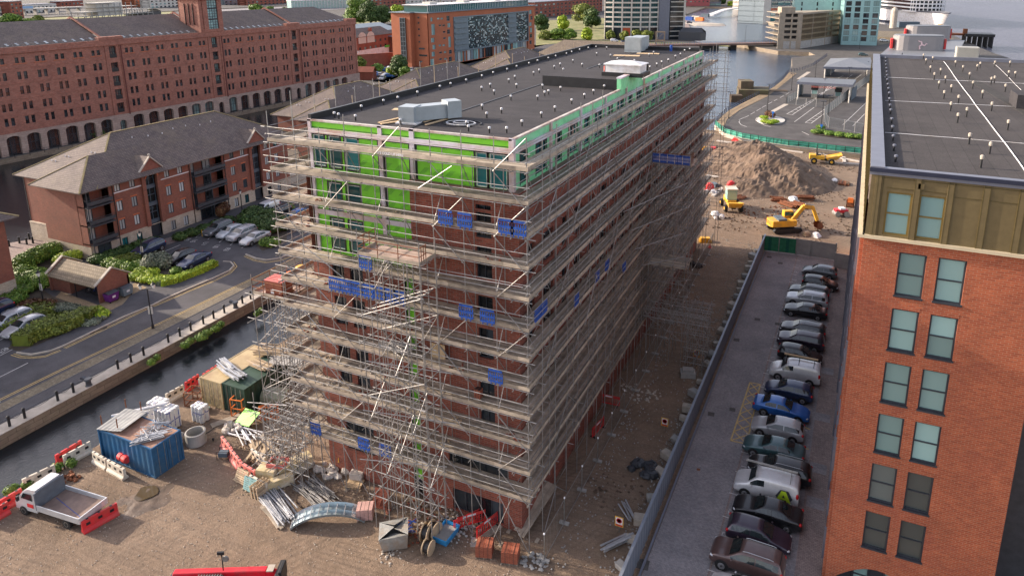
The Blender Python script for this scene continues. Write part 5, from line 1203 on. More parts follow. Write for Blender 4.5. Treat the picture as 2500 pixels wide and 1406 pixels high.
mb=MB(); fbox(mb,F,L*.33,L*.47,7.4,9.6,-.5,-.3); mb.build('blue_sign',P('pale_blue_sheet',(.25,.40,.6),.5,0,.1),t); shift(t)
t=empty('curved_canopy',(*G(365,38),0),0,'white curved barrel roof canopy right of the bare concrete frame','canopy'); F,L,an=far_frame((335,42),(395,38)); PP=[]
for i in range(9): q=pi*.5*i/8; PP.append([F.p(L*sin(q),4+4*cos(q),d) for d in (0,-14)])
MB().grid(PP).build('roof',M['white'],t); mb=MB(); fbox(mb,F,0,L,0,4,-13.5,-.3); mb.build('wall',M['dark_metal'],t); shift(t)
# glass pavilion
F,L,an=far_frame((712,24),(850,20)); t=empty('glass_pavilion',F.p(L/2,0,-8),0,'low curved pavilion clad in pale green glass above the warehouse roof','building')
mb=MB(); fbox(mb,F,0,L,0,10,-14,-.2); mb.build('glass_wall',P('green_white_glass',(.30,.45,.42),.15,0,.15,.5),t); mb=MB(); fbox(mb,F,-.5,L+.5,10,10.8,-14.5,.3); mb.build('roof',M['white'],t)
for i in range(20): mb=MB(); fbox(mb,F,L*i/19-.15,L*i/19+.15,0,10,-.1,.1); mb.build('mullion',M['white'],t)
shift(t)
# old pub and sheds between warehouse and glass flats
def pubx(t,F,L,D):
 mb=MB(); fbox(mb,F,0,L,0,3.4,-.1,.12); mb.build('white_ground_floor',M['white'],t)
 for a in (.04,.27):
  mb=MB()
  for i in range(8):
   q0=pi*i/8;q1=pi*(i+1)/8; c=L*(a+.1); r=L*.1
   mb.quad(F.p(c-r*cos(q0),9.5,.15),F.p(c-r*cos(q1),9.5,.15),F.p(c-r*cos(q1),9.5+2.2*sin(q1),.15),F.p(c-r*cos(q0),9.5+2.2*sin(q0),.15))
  fbox(mb,F,L*a,L*(a+.2),6.5,9.5,.02,.15); mb.build('cream_gable',M['render_pale'],t)
 mb=MB(); fbox(mb,F,L*.75,L*1.0,3.0,4.0,.1,.5); mb.build('green_sign',P('bright_green_sign',(.08,.5,.06),.5,0,.1),t)
 mb=MB(); fbox(mb,F,L*.5,L*.56,9.5,13,-4,-3); mb.build('chimney',M['brick_far'],t)
block('corner_pub',(874,143),(960,128),14,9.5,'old red and cream pub with two round gables and a green sign',M['brick_far'],3,7,.35,.45,lim=21,roofh=3.5,roofm=M['slate_w'],extra=pubx)
block('shed',(962,130),(978,126),30,8,'brick gabled shed with dark door just left of the orange flats',M['brick_far'],1,1,.5,.6,lim=1,roofh=3,roofm=M['coping'])
block('shed',(870,112),(975,100),30,7,'long grey roofed shed behind the old pub',M['coping'],1,6,.3,.4,lim=6,roofh=3.5,roofm=P('grey_sheet_roof',(.22,.26,.28),.5,.1,.15,.3))
a=G(866,196); b=G(980,166)
mb=MB(); F=Face(G(878,182),0);
w1=Vector((*G(872,166),0)); w2=Vector((*G(985,157),0)); mb.bar((w1.x,w1.y,2.6),(w2.x,w2.y,2.6),.5,5.2); mb.bar((w1.x,w1.y,5.3),(w2.x,w2.y,5.3),.8,.25)
mb.build('boundary_wall',M['brick_far'],label='tall dark red boundary wall behind the small car park',cat='wall')
c=G(868,196); MB().box(-3,3,-2,2,0,3).quad((-3.2,-2.2,3),(3.2,-2.2,3),(3.2,0,4.8),(-3.2,0,4.8)).quad((3.2,2.2,3),(-3.2,2.2,3),(-3.2,0,4.8),(3.2,0,4.8)).build('brick_hut',M['brick_far'],loc=(c[0]+3,c[1]+3,0),rz=.3,label='small brick hut tucked behind the far end of the warehouse',cat='hut')
# ---- dock bridge, footbridge, quay bits
a=Vector((*G(1555,112,1.5),1.5)); b=Vector((*G(1897,106,2.2),2.2)); t=empty('dock_bridge',tuple((a+b)/2),0,'low brown swing bridge with blue railings crossing the basin entrance','bridge')
mb=MB(); mb.bar(a,b,7,.9); mb.build('deck',P('brown_bridge_girder',(.16,.10,.08),.7,.1,.3,.3),t)
mb=MB(); n=60
for i in range(n+1): p=a+(b-a)*i/n; mb.tube(p+Vector((0,-3.4,.4)),p+Vector((0,-3.4,1.7)),.07,4)
mb.bar(a+Vector((0,-3.4,1.7)),b+Vector((0,-3.4,1.7)),.08,.08); mb.bar(a+Vector((0,-3.4,1.1)),b+Vector((0,-3.4,1.1)),.06,.06); mb.build('railing',P('blue_railing',(.05,.11,.25),.5,.1,.1),t)
for x0,x1 in ((1712,1752),(1780,1795)):
 p=G(x0,120,-1.2); q=G(x1,120,-1.2); mb=MB(); mb.bar((p[0],p[1],-.5),(q[0],q[1],-.5),5,4); mb.build('abutment',M['black'],t)
shift(t)
t=empty('footbridge',(-155,700,0),0,'white curved footbridge arching over the far basin','bridge'); p=Vector((*G(1733,41),0)); q=Vector((*G(1815,31),0)); mb=MB(); pts=[p+(q-p)*i/10+Vector((0,0,1+2.6*sin(pi*i/10)+i*.25)) for i in range(11)]
for A_,B_ in zip(pts[:-1],pts[1:]): mb.bar(A_,B_,7,1.3)
mb.build('deck',M['white'],t); mb=MB()
for A_,B_ in zip(pts[:-1],pts[1:]): mb.bar(A_+Vector((0,0,1.8)),B_+Vector((0,0,1.8)),.2,.2)
mb.build('handrail',M['steel'],t); shift(t)
c=G(1710,58,0); MB().blob((0,0,0),24,16,3,12,4,.1,3).build('works_platform',M['stone'],loc=(c[0],c[1],-2),label='sandy works platform jutting into the far basin under the white footbridge',cat='jetty')
for i,(x,y,cl,lab) in enumerate(((1683,52,'blue_plastic','blue site cabin on the sandy works platform'),(1699,50,'white_plastic','cream site cabin between blue and green ones'),(1722,44,'bgp','green site cabin at the tip of the works platform'),(1708,54,'orange','low orange skip on the works platform'))):
 c=G(x,y); MB().box(-3.5,3.5,-1.5,1.5,0,2.8).box(-3.6,3.6,-1.6,1.6,2.8,3).box(-2.9,-2,-1.56,-1.5,.2,2.2).build('site_cabin',M[cl],loc=(c[0],c[1],.6),rz=-.3,label=lab,cat='cabin')
c=G(1687,99); t=empty('stone_hut',(c[0],c[1],0),0,'dark sloping brick gatehouse ruin beside the bridge approach','hut'); MB().prism([(-7,-3),(6,-3),(8,4),(-7,4)],0,5).quad((-7,-3,5),(8,-3,5),(6,0,7.5),(-5,0,7.5)).quad((8,4,5),(-7,4,5),(-5,0,7.5),(6,0,7.5)).build('wall',M['dark_metal'],t)
for x in (1603,):
 c=G(x+8,118); t=empty('steel_frame_tower',(c[0],c[1],0),.2,'square steel lattice frame on rough grass before the bridge','frame'); mb=MB()
 for sx in (-2.2,2.2):
  for sy in (-1.5,1.5): mb.bar((sx,sy,0),(sx,sy,8.5),.5,.5)
 for z in (4,8.5):
  mb.bar((-2.4,-1.5,z),(2.4,-1.5,z),.45,.45); mb.bar((-2.4,1.5,z),(2.4,1.5,z),.45,.45)
 mb.bar((-2.2,-1.5,4),(2.2,-1.5,8.5),.2,.2); mb.build('frame',P('pale_brown_steel',(.30,.22,.15),.7,.1,.2),t)
sheet('rough_grass',[(-150,384),(-62,388),(-61,400),(-79,403),(-165,402)],.25,M['grass'])
sheet('rough_grass',[(-106,250),(-62,252),(-64,330),(-106,330)],.1,M['grass'])
sheet('sand_track',gp([(1490,103),(1600,108),(1620,112),(1500,112)]),.3,M['pave_tan'])
sheet('road',gp([(1600,100),(1690,88),(1676,40),(1650,20),(1615,20),(1625,60)]),.06,M['pave_red'])
# ---- ship
t=empty('cruise_ship',(45,760,-1.2),0,'white cruise ship moored at the river quay, bow towards the camera','ship')
bow=Vector((60,618,-1.2)); stern=Vector((-22,850,-1.2)); ax=(stern-bow).normalized(); sd=Vector((-ax.y,ax.x,0)); Ls=(stern-bow).length
def hull(k,z):      # half beam at fraction k of length and height z
 zz=(z+1.2)/12.; w=13.5*min(1,(k/.22))**(.62) ; return w*(1-.35*(1-zz)*(1-min(1,k/.3)))
PP=[]; zs=[-1.2,1,4,7.5,10.8]
for z in zs:
 row=[]; off=-(z+1.2)*.75
 ks=[0,.02,.05,.1,.16,.24,.4,.7,1]
 L_=[bow+ax*(off+(Ls-off)*k)-sd*hull(k,z)+Vector((0,0,z+1.2)) for k in ks]; R__=[bow+ax*(off+(Ls-off)*k)+sd*hull(k,z)+Vector((0,0,z+1.2)) for k in ks]
 PP.append(L_[::-1]+R__)
MB().grid(PP).build('hull',M['white'],t,smooth=True)
mb=MB(); pp=[Vector(q) for q in PP[-1]]
for a_,b_ in zip(pp[:-1],pp[1:]): mb.bar(a_+Vector((0,0,-.4)),b_+Vector((0,0,-.4)),1.0,.7)
mb.build('navy_sheer_line',M['navy'],t)
mb=MB(); pp=[Vector(q) for q in PP[0]]
for a_,b_ in zip(pp[:-1],pp[1:]): mb.bar(a_+Vector((0,0,.9)),b_+Vector((0,0,.9)),.8,1.6)
mb.build('boot_stripe',M['navy'],t)
mb=MB(); mb.quad(*PP[-1]); mb.build('foredeck',M['steel'],t)
def deckp(off,inset,z0,z1,name,m,far=.98,rnd=True):
 b0=bow+ax*off; pts=[]
 for i in range(7): q=pi*i/6; pts.append(b0+ax*(9*(1-sin(q)))+sd*(-(13.2-inset)*cos(q)))
 e=bow+ax*Ls*far; pts+= [e+sd*(13.2-inset),e-sd*(13.2-inset)]
 mb=MB(); mb.prism([(p.x,p.y) for p in pts],z0,z1); return mb.build(name,m,t)
for k in range(9):
 z=9.6+k*2.9; o=20+max(0,k-2)*1.6+(8 if k>5 else 0)
 deckp(o,.2,z,z+1.1,'deck_band',M['white']); deckp(o+.8,1.2,z+1.1,z+2.9,'window_band',M['glass_dark'])
mb=MB()
for i in range(13):
 for k in range(5):
  q=pi*(i+.5)/13; c=bow+ax*(20+max(0,k-2)*1.6+9*(1-sin(q)))-sd*13.0*cos(q); mb.box(c.x-.35,c.x+.35,c.y-.35,c.y+.35,10.7+k*2.9,12.5+k*2.9)
mb.build('cabin_posts',M['white'],t)
for i in range(4): c=bow+ax*(60+i*13)-sd*13.9; mb=MB(); mb.blob((c.x,c.y,11.5),1.6,4.6,1.5,8,5,0); mb.build('lifeboat',M['orange'],t)
shift(t)
# pontoon, quay and berth in front of the ship
mb=MB(); a=G(2145,92,1.5); b=G(2275,78,1.5); mb.bar((*a,1.),(*b,1.),26,1.6); mb.build('berth_pontoon',M['cobble'],label='brown timber berth stage in front of the cruise ship',cat='jetty')
c=G(2180,66,2); MB().lathe([(2.3,0),(2.3,12),(1.9,13.4),(1,14.4),(.1,14.8)],12).build('mooring_tower',M['stone'],loc=(c[0],c[1],1),label='round topped stone column on the berth stage beside the ship',cat='column')
mb=MB(); a=G(2190,64,2); b=G(2240,64,2); mb.bar((*a,3),(*b,3),6,4); mb.build('berth_shed',M['bgp'],label='long blue grey gangway shed below the ship hull',cat='shed')
c=G(2294,78); MB().lathe([(1.6,-3),(1.6,5)],12).build('mooring_pile',M['yellow'],loc=(c[0],c[1],0),label='yellow mooring pile at the ship bow',cat='pile')
# ---- ferry terminal with the two drums
t=empty('ferry_terminal',(25,350,TZ),0,'grey ferry terminal with ribbed flat roof and two rounded upper boxes','building')
M['ribbed']=P('ribbed_grey_roof',(.19,.20,.215),.5,.2,.12,1); M['beigepan']=P('warm_grey_panel',(.26,.245,.245),.5,.1,.08,.3)
A4=[G(*p,8) for p in ((2150,137),(2330,140),(2352,100),(2200,92))]
MB().prism(A4,TZ,7.6).build('hall',M['beigepan'],t); c_=Vector((sum(p[0] for p in A4)/4,sum(p[1] for p in A4)/4)); MB().prism([tuple(c_+(Vector(p)-c_)*1.04) for p in A4],7.6,8.1).build('roof',M['ribbed'],t)
def drum(p1,p2,dep,h,z):
 a=Vector(G(*p1,z)); b=Vector(G(*p2,z)); d=(b-a).normalized(); n=Vector((-d.y,d.x)); r=dep/2; pts=[]
 for i in range(9): q=-pi/2+pi*i/8; pts.append(b-d*r+n*r+d*r*cos(q)*1.0+n*r*sin(q))
 for i in range(9): q=pi/2+pi*i/8; pts.append(a+d*r+n*r+d*r*cos(q)+n*r*sin(q))
 MB().prism([tuple(p) for p in pts],z,z+h).build('rounded_box',M['beigepan'],t,smooth=False)
 MB().prism([tuple((a+b)/2+n*r+(p-(a+b)/2-n*r)*.97) for p in pts],z+h,z+h+.4).build('box_roof',M['ribbed'],t)
 mb=MB();
 for q,s in ((a,-1),(b,1)): e=q+n*r+d*s*(.5); mb.box(e.x-.4,e.x+.4,e.y-r*.5,e.y+r*.5,z+.5,z+h*.8)
 mb.build('red_end_panel',M['red_plastic'],t); return a,b
a,b=drum((2186,124),(2311,126),9,5.6,8.1); drum((2222,99),(2328,99),9,6.2,8.1)
mid=(a+b)/2; Fd=Face((mid.x,mid.y),atan2((b-a).y,(b-a).x)); mb=MB()    # three-legged emblem on the drum
for k in range(3):
 q=radians(90+120*k+10); p0=(0,10.6); p1=(1.15*cos(q),10.6+1.15*sin(q)); q2=q+radians(75); p2=(p1[0]+1.0*cos(q2),p1[1]+1.0*sin(q2)); q3=q2-radians(80); p3=(p2[0]+.45*cos(q3),p2[1]+.45*sin(q3))
 for s,e,w in ((p0,p1,.5),(p1,p2,.38),(p2,p3,.26)): mb.bar(Fd.p(s[0],s[1],.3),Fd.p(e[0],e[1],.3),.12,w,(Fd.n[0],Fd.n[1],0)) if False else mb.bar(Fd.p(s[0],s[1],.2),Fd.p(e[0],e[1],.2),w,.1,(Fd.n[0],Fd.n[1],0))
mb.build('emblem',P('pinkish_white_emblem',(.72,.52,.54),.5,0,.05),t); shift(t)
# timber pier stump in the river at the right
c=G(2385,110); t=empty('old_landing_pier',(c[0],c[1],-1.2),0,'dark timber landing pier ruin standing in the river behind the terminal','pier'); mb=MB(); mb.box(-7,7,-7,7,6,7.5)
for i in range(6):
 for j in range(6): mb.box(-7+i*2.6,-6.5+i*2.6,-7+j*2.6,-6.5+j*2.6,-3,6)
mb.build('timber_frame',M['black'],t); MB().box(-25,-7,-3,3,6.2,7.2).box(-8,-6,-5,-2,7.5,10).build('gangway',M['rust'],t)
# stone dolphin ruin and quay stub in the main dock
c=G(1835,232,0); t=empty('dock_pier_ruin',(c[0],c[1],0),.35,'ruined dark stone pier head with slanting top in the basin beside the promenade','pier')
MB().prism([(-5,-4),(4,-5),(6,3),(-4,4)],-3,2.2).box(-4,0,-2,3,2.2,4.6).build('masonry',P('mossy_dark_stone',(.10,.075,.05),.95,0,.35,.5,dirt=(.12,.12,.05)),t); MB().box(-8,-4.5,-8,-5,-3,1).box(3,12,2,5,-3,1).build('stub',P('wet_timber',(.08,.055,.035),.9,0,.3,.5),t)
# ================================================================ cars
def carpaint(name,c,rough=.28,metal=.25):
 m,nt,bs=new_mat(name); bs.inputs['Base Color'].default_value=(*c,1); bs.inputs['Roughness'].default_value=rough; bs.inputs['Metallic'].default_value=metal; bs.inputs['Coat Weight'].default_value=.6; bs.inputs['Coat Roughness'].default_value=.06
 tc=nt.nodes.new('ShaderNodeTexCoord'); k=ramp(nt,noise(nt,tc.outputs['Object'],1.2,5,.7),[(.35,mul(c,.88)),(.7,tuple(min(1,q*1.08+.01) for q in c))]); nt.links.new(k,bs.inputs['Base Color']); return m
PAINT={k:carpaint('car_paint_'+k,c) for k,c in dict(silver=(.42,.42,.43),grey=(.13,.14,.15),black=(.012,.012,.015),darkgrey=(.045,.045,.05),blue=(.015,.12,.42),navy=(.02,.035,.09),teal=(.05,.11,.12),brown=(.10,.06,.055),white=(.68,.68,.68),plum=(.035,.022,.04),green=(.02,.09,.08),red=(.35,.02,.03),pale=(.50,.52,.54)).items()}
M['cglass']=glass('car_glass',(.02,.028,.03),.04,.3); M['lamp_white']=P('lamp_lens',(.62,.64,.66),.15,.2,.1); M['lamp_red']=P('red_lamp_lens',(.45,.012,.015),.2,0,.1); M['alloy']=P('alloy_wheel',(.38,.38,.39),.35,.7,.1); M['plate']=P('number_plate',(.65,.62,.4),.5,0,.05); M['plate_w']=P('front_number_plate',(.7,.7,.68),.5,0,.05)
# x(0 front bumper .. 1 rear), half width, sill, shoulder, roof, roof half width ; cabin window spans
CARS=dict(
hatch=(4.15,.89,[(0,.68,.30,.52,.56,.5),(.04,.80,.24,.66,.72,.66),(.12,.88,.22,.80,.86,.74),(.27,.89,.22,.93,.99,.76),(.46,.89,.22,.95,1.44,.60),(.6,.89,.22,.96,1.49,.60),(.8,.89,.22,.98,1.46,.59),(.92,.87,.24,1.0,1.33,.56),(.985,.82,.28,.92,1.0,.66),(1,.74,.34,.7,.74,.62)],(.27,.455),(.92,.985),.315),
suv=(4.55,.94,[(0,.76,.34,.66,.72,.6),(.03,.88,.3,.86,.93,.72),(.1,.93,.28,.98,1.04,.80),(.26,.94,.28,1.07,1.13,.82),(.42,.94,.28,1.09,1.62,.66),(.58,.94,.28,1.1,1.69,.66),(.86,.94,.28,1.12,1.66,.65),(.94,.92,.3,1.12,1.58,.64),(.985,.88,.34,1.06,1.14,.76),(1,.82,.4,.85,.9,.72)],(.26,.42),(.94,.985),.36),
saloon=(4.65,.90,[(0,.70,.28,.52,.56,.5),(.04,.82,.22,.68,.74,.66),(.14,.89,.2,.82,.88,.76),(.30,.90,.2,.92,.98,.78),(.45,.90,.2,.94,1.38,.60),(.58,.90,.2,.95,1.43,.60),(.70,.90,.2,.97,1.38,.58),(.84,.89,.22,1.0,1.07,.70),(.97,.84,.26,.95,1.0,.70),(1,.78,.34,.72,.76,.62)],(.30,.45),(.70,.84),.32),
estate=(4.6,.90,[(0,.70,.28,.54,.58,.5),(.04,.82,.24,.70,.76,.66),(.13,.89,.22,.86,.92,.76),(.28,.90,.22,.95,1.01,.78),(.43,.90,.22,.97,1.45,.62),(.6,.90,.22,.98,1.51,.62),(.88,.90,.22,1.0,1.45,.60),(.94,.88,.24,1.0,1.38,.58),(.985,.84,.28,.95,1.02,.68),(1,.76,.34,.75,.8,.64)],(.28,.43),(.94,.985),.33),
van=(4.5,.93,[(0,.74,.3,.66,.72,.6),(.03,.86,.26,.84,.92,.72),(.12,.92,.24,1.0,1.1,.80),(.22,.93,.24,1.1,1.22,.82),(.34,.93,.24,1.15,1.74,.72),(.45,.93,.24,1.2,1.84,.76),(.7,.93,.24,1.2,1.86,.78),(.93,.93,.26,1.2,1.84,.78),(.985,.92,.3,1.18,1.74,.78),(1,.90,.34,1.0,1.1,.84)],(.22,.34),(.975,.995),.33))
def car(kind,paint,label,pos,rz,group=None,cat='car',simple=False,z=0,roofcol=None,scale=1):
 L,W,ST,ws,rw,wr=CARS[kind]; t=empty('parked_'+('van' if kind=='van' else 'car'),(pos[0],pos[1],z),rz,label,cat if kind!='van' else 'van',group)
 if scale!=1: t.scale=(scale,)*3
 X=lambda f: L/2-f*L
 def S(f):
  for a,b in zip(ST[:-1],ST[1:]):
   if a[0]<=f<=b[0]: k=(f-a[0])/(b[0]-a[0]); return [a[i]+(b[i]-a[i])*k for i in range(6)]
  return list(ST[-1])
 fs=[];
 for a,b in zip(ST[:-1],ST[1:]): fs+= [a[0],(a[0]+b[0])/2] if not simple else [a[0]]
 fs.append(1); P_=[]
 for f in fs:
  _,w,b,s,r,rw_=S(f); x=X(f)
  ring=[(0,b)]+[(w*.9,b),(w*.985,b+.14),(w,s*.62),(w*.985,s*.92),(w*.95,s),(rw_+(w*.95-rw_)*.07,r-(r-s)*.12),(rw_*.93,r),(0,r+.025)]
  full=[(x,y,zz) for y,zz in ring]+[(x,-y,zz) for y,zz in ring[-2:0:-1]]; full.append(full[0]); P_.append(full)
 mb=MB(); mb.grid(P_); mb.quad(*P_[0][:-1]); mb.quad(*P_[-1][:-1][::-1]); bo=mb.build('body',PAINT[paint],t,smooth=True)
 if not simple:
  m=bo.modifiers.new('s','SUBSURF'); m.levels=1; m.render_levels=1
 def side(f,k,sg,o=.012):
  _,w,b,s,r,rw_=S(f); a=(w*.95,s); c=(rw_+(w*.95-rw_)*.07,r-(r-s)*.12); y=a[0]+(c[0]-a[0])*k; zz=a[1]+(c[1]-a[1])*k; return (X(f),sg*(y+o),zz)
 f0,f1=ws[0]+.035,(rw[0]+.01 if kind not in('saloon',) else rw[1]-.05)
 if kind=='van': f1=.5
 spans=[(f0,(f0+f1)/2-.004),((f0+f1)/2+.012,f1-.02)] if kind!='van' else [(f0,.47)]
 o=.0 if simple else -.012
 for sg in (-1,1):
  for a,b in spans:
   g=MB(); n=4
   for i in range(n):
    q0=a+(b-a)*i/n;q1=a+(b-a)*(i+1)/n; pts=[side(q0,.12,sg,o+.035),side(q1,.12,sg,o+.035),side(q1,.86,sg,o+.03),side(q0,.86,sg,o+.03)]; g.quad(*(pts if sg<0 else pts[::-1]))
   g.build('side_window',M['cglass'],t)
 for (a,b),nm in ((ws,'windscreen'),(rw,'rear_window')):
  if kind=='van' and nm=='rear_window': continue
  g=MB(); n=3; rows=[]
  for i in range(n+1):
   f=a+(b-a)*(.1+.82*i/n); _,w,bb,s,r,rw_=S(f); y=(rw_*.93)*.97; rows.append([(X(f)+.02,-y*.97,r+.025),(X(f)+.02,0,r+.05),(X(f)+.02,y*.97,r+.025)])
  g.grid(rows); g.build(nm,M['cglass'],t,smooth=True)
 wx=(X(.185),X(.80 if kind!='saloon' else .79))
 for x in wx:
  for sg in (-1,1):
   g=MB(); g.lathe([(wr*.62,-.02),(wr,.0),(wr,.2),(wr*.6,.215)],14 if not simple else 10,axis='y');
   wh_=g.build('wheel',M['rubber'],t); wh_.location=(x,sg*(W-.19),wr) ; wh_.scale=(1,sg,1)
   g=MB(); g.lathe([(wr*.68,.2),(wr*.6,.222),(.0,.21)],14 if not simple else 8,axis='y')
   if not simple:
    for i in range(5): q=2*pi*i/5; g.bar((.05*cos(q),.222,.05*sin(q)),(wr*.62*cos(q),.222,wr*.62*sin(q)),.05,.02,(0,1,0))
   g.build('rim',M['alloy'],wh_)
   g=MB(); n=14; r0=wr+.07
   g.quad(*[(x+r0*cos(2*pi*i/n),sg*(W*(1.0 if not simple else 1.002)+.003),wr+.02+r0*sin(2*pi*i/n)) for i in (range(n) if sg<0 else range(n-1,-1,-1))])
   g.build('wheel_arch',M['black'],t)
 if simple: return t
 for sg in (-1,1):
  a=S(.03); g=MB(); g.blob((X(.045),sg*a[1]*.86,a[3]-.04),.17,.15,.075,8,4,0); g.build('headlight',M['lamp_white'],t,smooth=True)
  a=S(.975); g=MB(); g.blob((X(.975),sg*a[1]*.9,a[3]-.05),.12,.12,.13 if kind!='van' else .25,8,4,0); g.build('tail_light',M['lamp_red'],t,smooth=True)
  g=MB(); g.blob((X(ws[0]+.055),sg*(W+.10),S(.3)[3]+.06),.07,.1,.07,7,4,0); g.build('door_mirror',PAINT[paint],t,smooth=True)
  g=MB()
  for f in (.36,.55): g.bar((X(f+.03)+.1,sg*(W*.992),S(f)[3]*.9),(X(f+.03)-.06,sg*(W*.992),S(f)[3]*.9),.03,.03)
  if kind!='van': g.build('door_handles',PAINT[paint],t)
 g=MB(); g.box(X(0)-.02,X(0)+.012,-.26,.26,.42,.53); g.build('number_plate',M['plate_w'],t)
 g=MB(); g.box(X(1)-.012,X(1)+.02,-.26,.26,.5,.61); g.build('number_plate',M['plate'],t)
 g=MB(); g.box(X(.005)-.03,X(.005)+.01,-.45,.45,.30,.42); g.build('grille',M['black'],t)
 if kind in('suv','estate'):
  for sg in (-1,1): g=MB(); g.path([(X(.45),sg*.60,S(.45)[4]+.03),(X(.5),sg*.60,S(.5)[4]+.06),(X(.82),sg*.60,S(.82)[4]+.06),(X(.86),sg*.60,S(.86)[4]+.02)],.022,5); g.build('roof_rail',M['alloy'],t)
 return t
GR='cars parked in a row beside the orange brick block'
LFT=pi; RGT=0
row=[('hatch','grey','grey hatchback parked at the far end of the row by the gate',(-1.25,89.3),LFT),
('hatch','black','black hatchback parked nose to the brick block, second from the gate',(-1.0,85.6),RGT),
('estate','darkgrey','dark grey estate third from the gate, before the pale silver car',(-2.1,82.6),LFT),
('suv','pale','pale silver crossover fourth from the gate between two dark cars',(-2.2,80.1),LFT),
('saloon','black','black saloon fifth from the gate next to the empty bays',(-2.15,77.3),LFT),
('estate','darkgrey','charcoal estate with chrome window line after the empty bays',(-2.1,72.6),LFT),
('suv','plum','purplish black crossover second after the empty bays',(-2.1,69.9),LFT),
('hatch','black','black hatchback facing the brick wall, next to the white van with timber on its roof',(-1.95,67.1),RGT),
('hatch','navy','dark blue hatchback parked below the van with the timber roof load',(-2.4,60.2),LFT),
('saloon','blue','bright metallic blue coupe facing the brick block by the yellow hatching',(-2.75,57.1),RGT),
('hatch','silver','silver grey hatchback beside the yellow hatched box',(-2.75,54.1),LFT),
('saloon','teal','dark teal saloon below the yellow hatched box',(-2.75,51.3),LFT),
('estate','black','black estate mostly hidden behind the white van with the letter A',(-2.1,48.9),LFT),
('saloon','black','glossy black saloon with chrome window line below the lettered van',(-2.4,44.1),LFT),
('hatch','plum','brownish black hatchback facing the brick block, third from the photo bottom',(-2.7,41.7),RGT),
('suv','brown','large brown off-roader with silver roof rails near the photo bottom',(-3.1,39.2),LFT),
('hatch','silver','silver car cut by the bottom edge of the photo below the brown off-roader',(-2.9,36.5),LFT)]
for k,pn,lab,pos,rz in row: car(k,pn,lab,pos,rz+random.uniform(-.03,.03)-.015,GR,z=.025)
v1=car('van','white','white van with a timber length on its roof bars beside the hatchbacks',(-2.15,63.4),LFT-.01,GR,z=.025)
for x in (.9,-.3,-1.6): MB().bar((x,-.75,1.98),(x,.75,1.98),.05,.05).tube((x,-.7,1.86),(x,-.7,1.98),.02,4).tube((x,.7,1.86),(x,.7,1.98),.02,4).build('roof_bar',M['black'],v1)
tb=MB().bar((-1.9,-.6,2.06),(1.1,-.6,2.06),.2,.09).build('timber_length',M['board_new']); tb.location=(-2.15,63.4,.03); tb.rotation_euler=(0,0,LFT); tag(tb,'brown timber length strapped on the roof bars of the white van','timber')
v2=car('van','white','white van with a grey roof tube and a lime letter A on its side',(-2.75,46.5),LFT-.01,GR,z=.025)
for x in (.75,-1.6): MB().bar((x,-.75,1.97),(x,.75,1.97),.05,.05).build('roof_bar',M['steel'],v2)
mb=MB(); mb.tube((-2.0,-.55,2.06),(1.6,-.55,2.06),.09,10).build('roof_tube',M['steel'],v2)
mb=MB()
for i in range(9): mb.box(-1.9+i*.0,.7,-.5+i*.13,-.47+i*.13,1.885,1.905)
mb.build('roof_ribs',M['white'],v2)
M['lime']=P('lime_vinyl',(.45,.62,.03),.5,0,.05)
def poly_side(pts,y,m,nm,par):  # flat decal on the van side facing the camera
 mb=MB(); mb.quad(*[(x,y,z) for x,z in pts]); mb.quad(*[(x,y+.004,z) for x,z in pts][::-1]); mb.build(nm,m,par)
yy=.945
poly_side([(-1.0,.45),(-1.55,.45),(-1.85,.9),(-1.55,1.45),(-1.0,1.45),(-.7,.9)][::-1],yy,M['dark_metal'],'logo_hexagon',v2)
poly_side([(-1.08,1.4),(-1.38,1.4),(-1.78,.5),(-1.5,.5),(-1.24,1.12),(-.98,.5),(-.72,.5)],yy+.012,M['lime'],'logo_letter',v2); poly_side([(-1.02,.72),(-1.5,.72),(-1.44,.86),(-1.08,.86)],yy+.018,M['lime'],'logo_letter',v2)
mb=MB(); mb.lathe([(.12,0),(.12,.01)],12); b_=mb.build('logo_mark',M['lime'],v2); b_.location=(1.75,.1,1.03)
# left car parks
GL='cars in the car park of the flats'
dn=-pi/2
for a in [('hatch','silver','silver hatchback with bright red tail lights beside the long hedge at left',(-78.3,40.0),dn+.05),('estate','pale','pale blue silver car behind the hatchback at the left edge',(-81.2,40.1),dn+.03),('suv','navy','dark blue car cut by the left edge of the photo',(-85.2,40.4),dn),
('suv','navy','dark blue off-roader parked alone before the first gabled stair bay',(-86.0,60.6),dn+.1),('hatch','black','black car half hidden behind shrubs near the low hedge',(-79.6,60.3),dn+.05),('saloon','navy','dark blue fastback beside the bright green low hedge',(-77.0,60.4),dn+.08),
('suv','grey','grey crossover leftmost of the four before the flats',(-83.6,70.2),dn+.05),('hatch','pale','pale silver hatchback second of the four before the flats',(-81.1,70.1),dn+.03),('suv','silver','silver people carrier third of the four before the flats',(-78.7,70.0),dn),('saloon','silver','silver saloon nearest the scaffolding of the four before the flats',(-75.9,69.7),dn),
('van','white','white pickup like van seen past the shrubs by the scaffolding',(-84,80.0),dn),('suv','black','black car behind the dark shrubs by the scaffolding',(-81,79.5),dn),('hatch','blue','blue car just showing behind the scaffolding corner poles',(-77.5,79.6),dn)]: car(*a,group=GL,z=.015)
M['num']=M['line_white']
GF='cars in the small car park behind the warehouse'
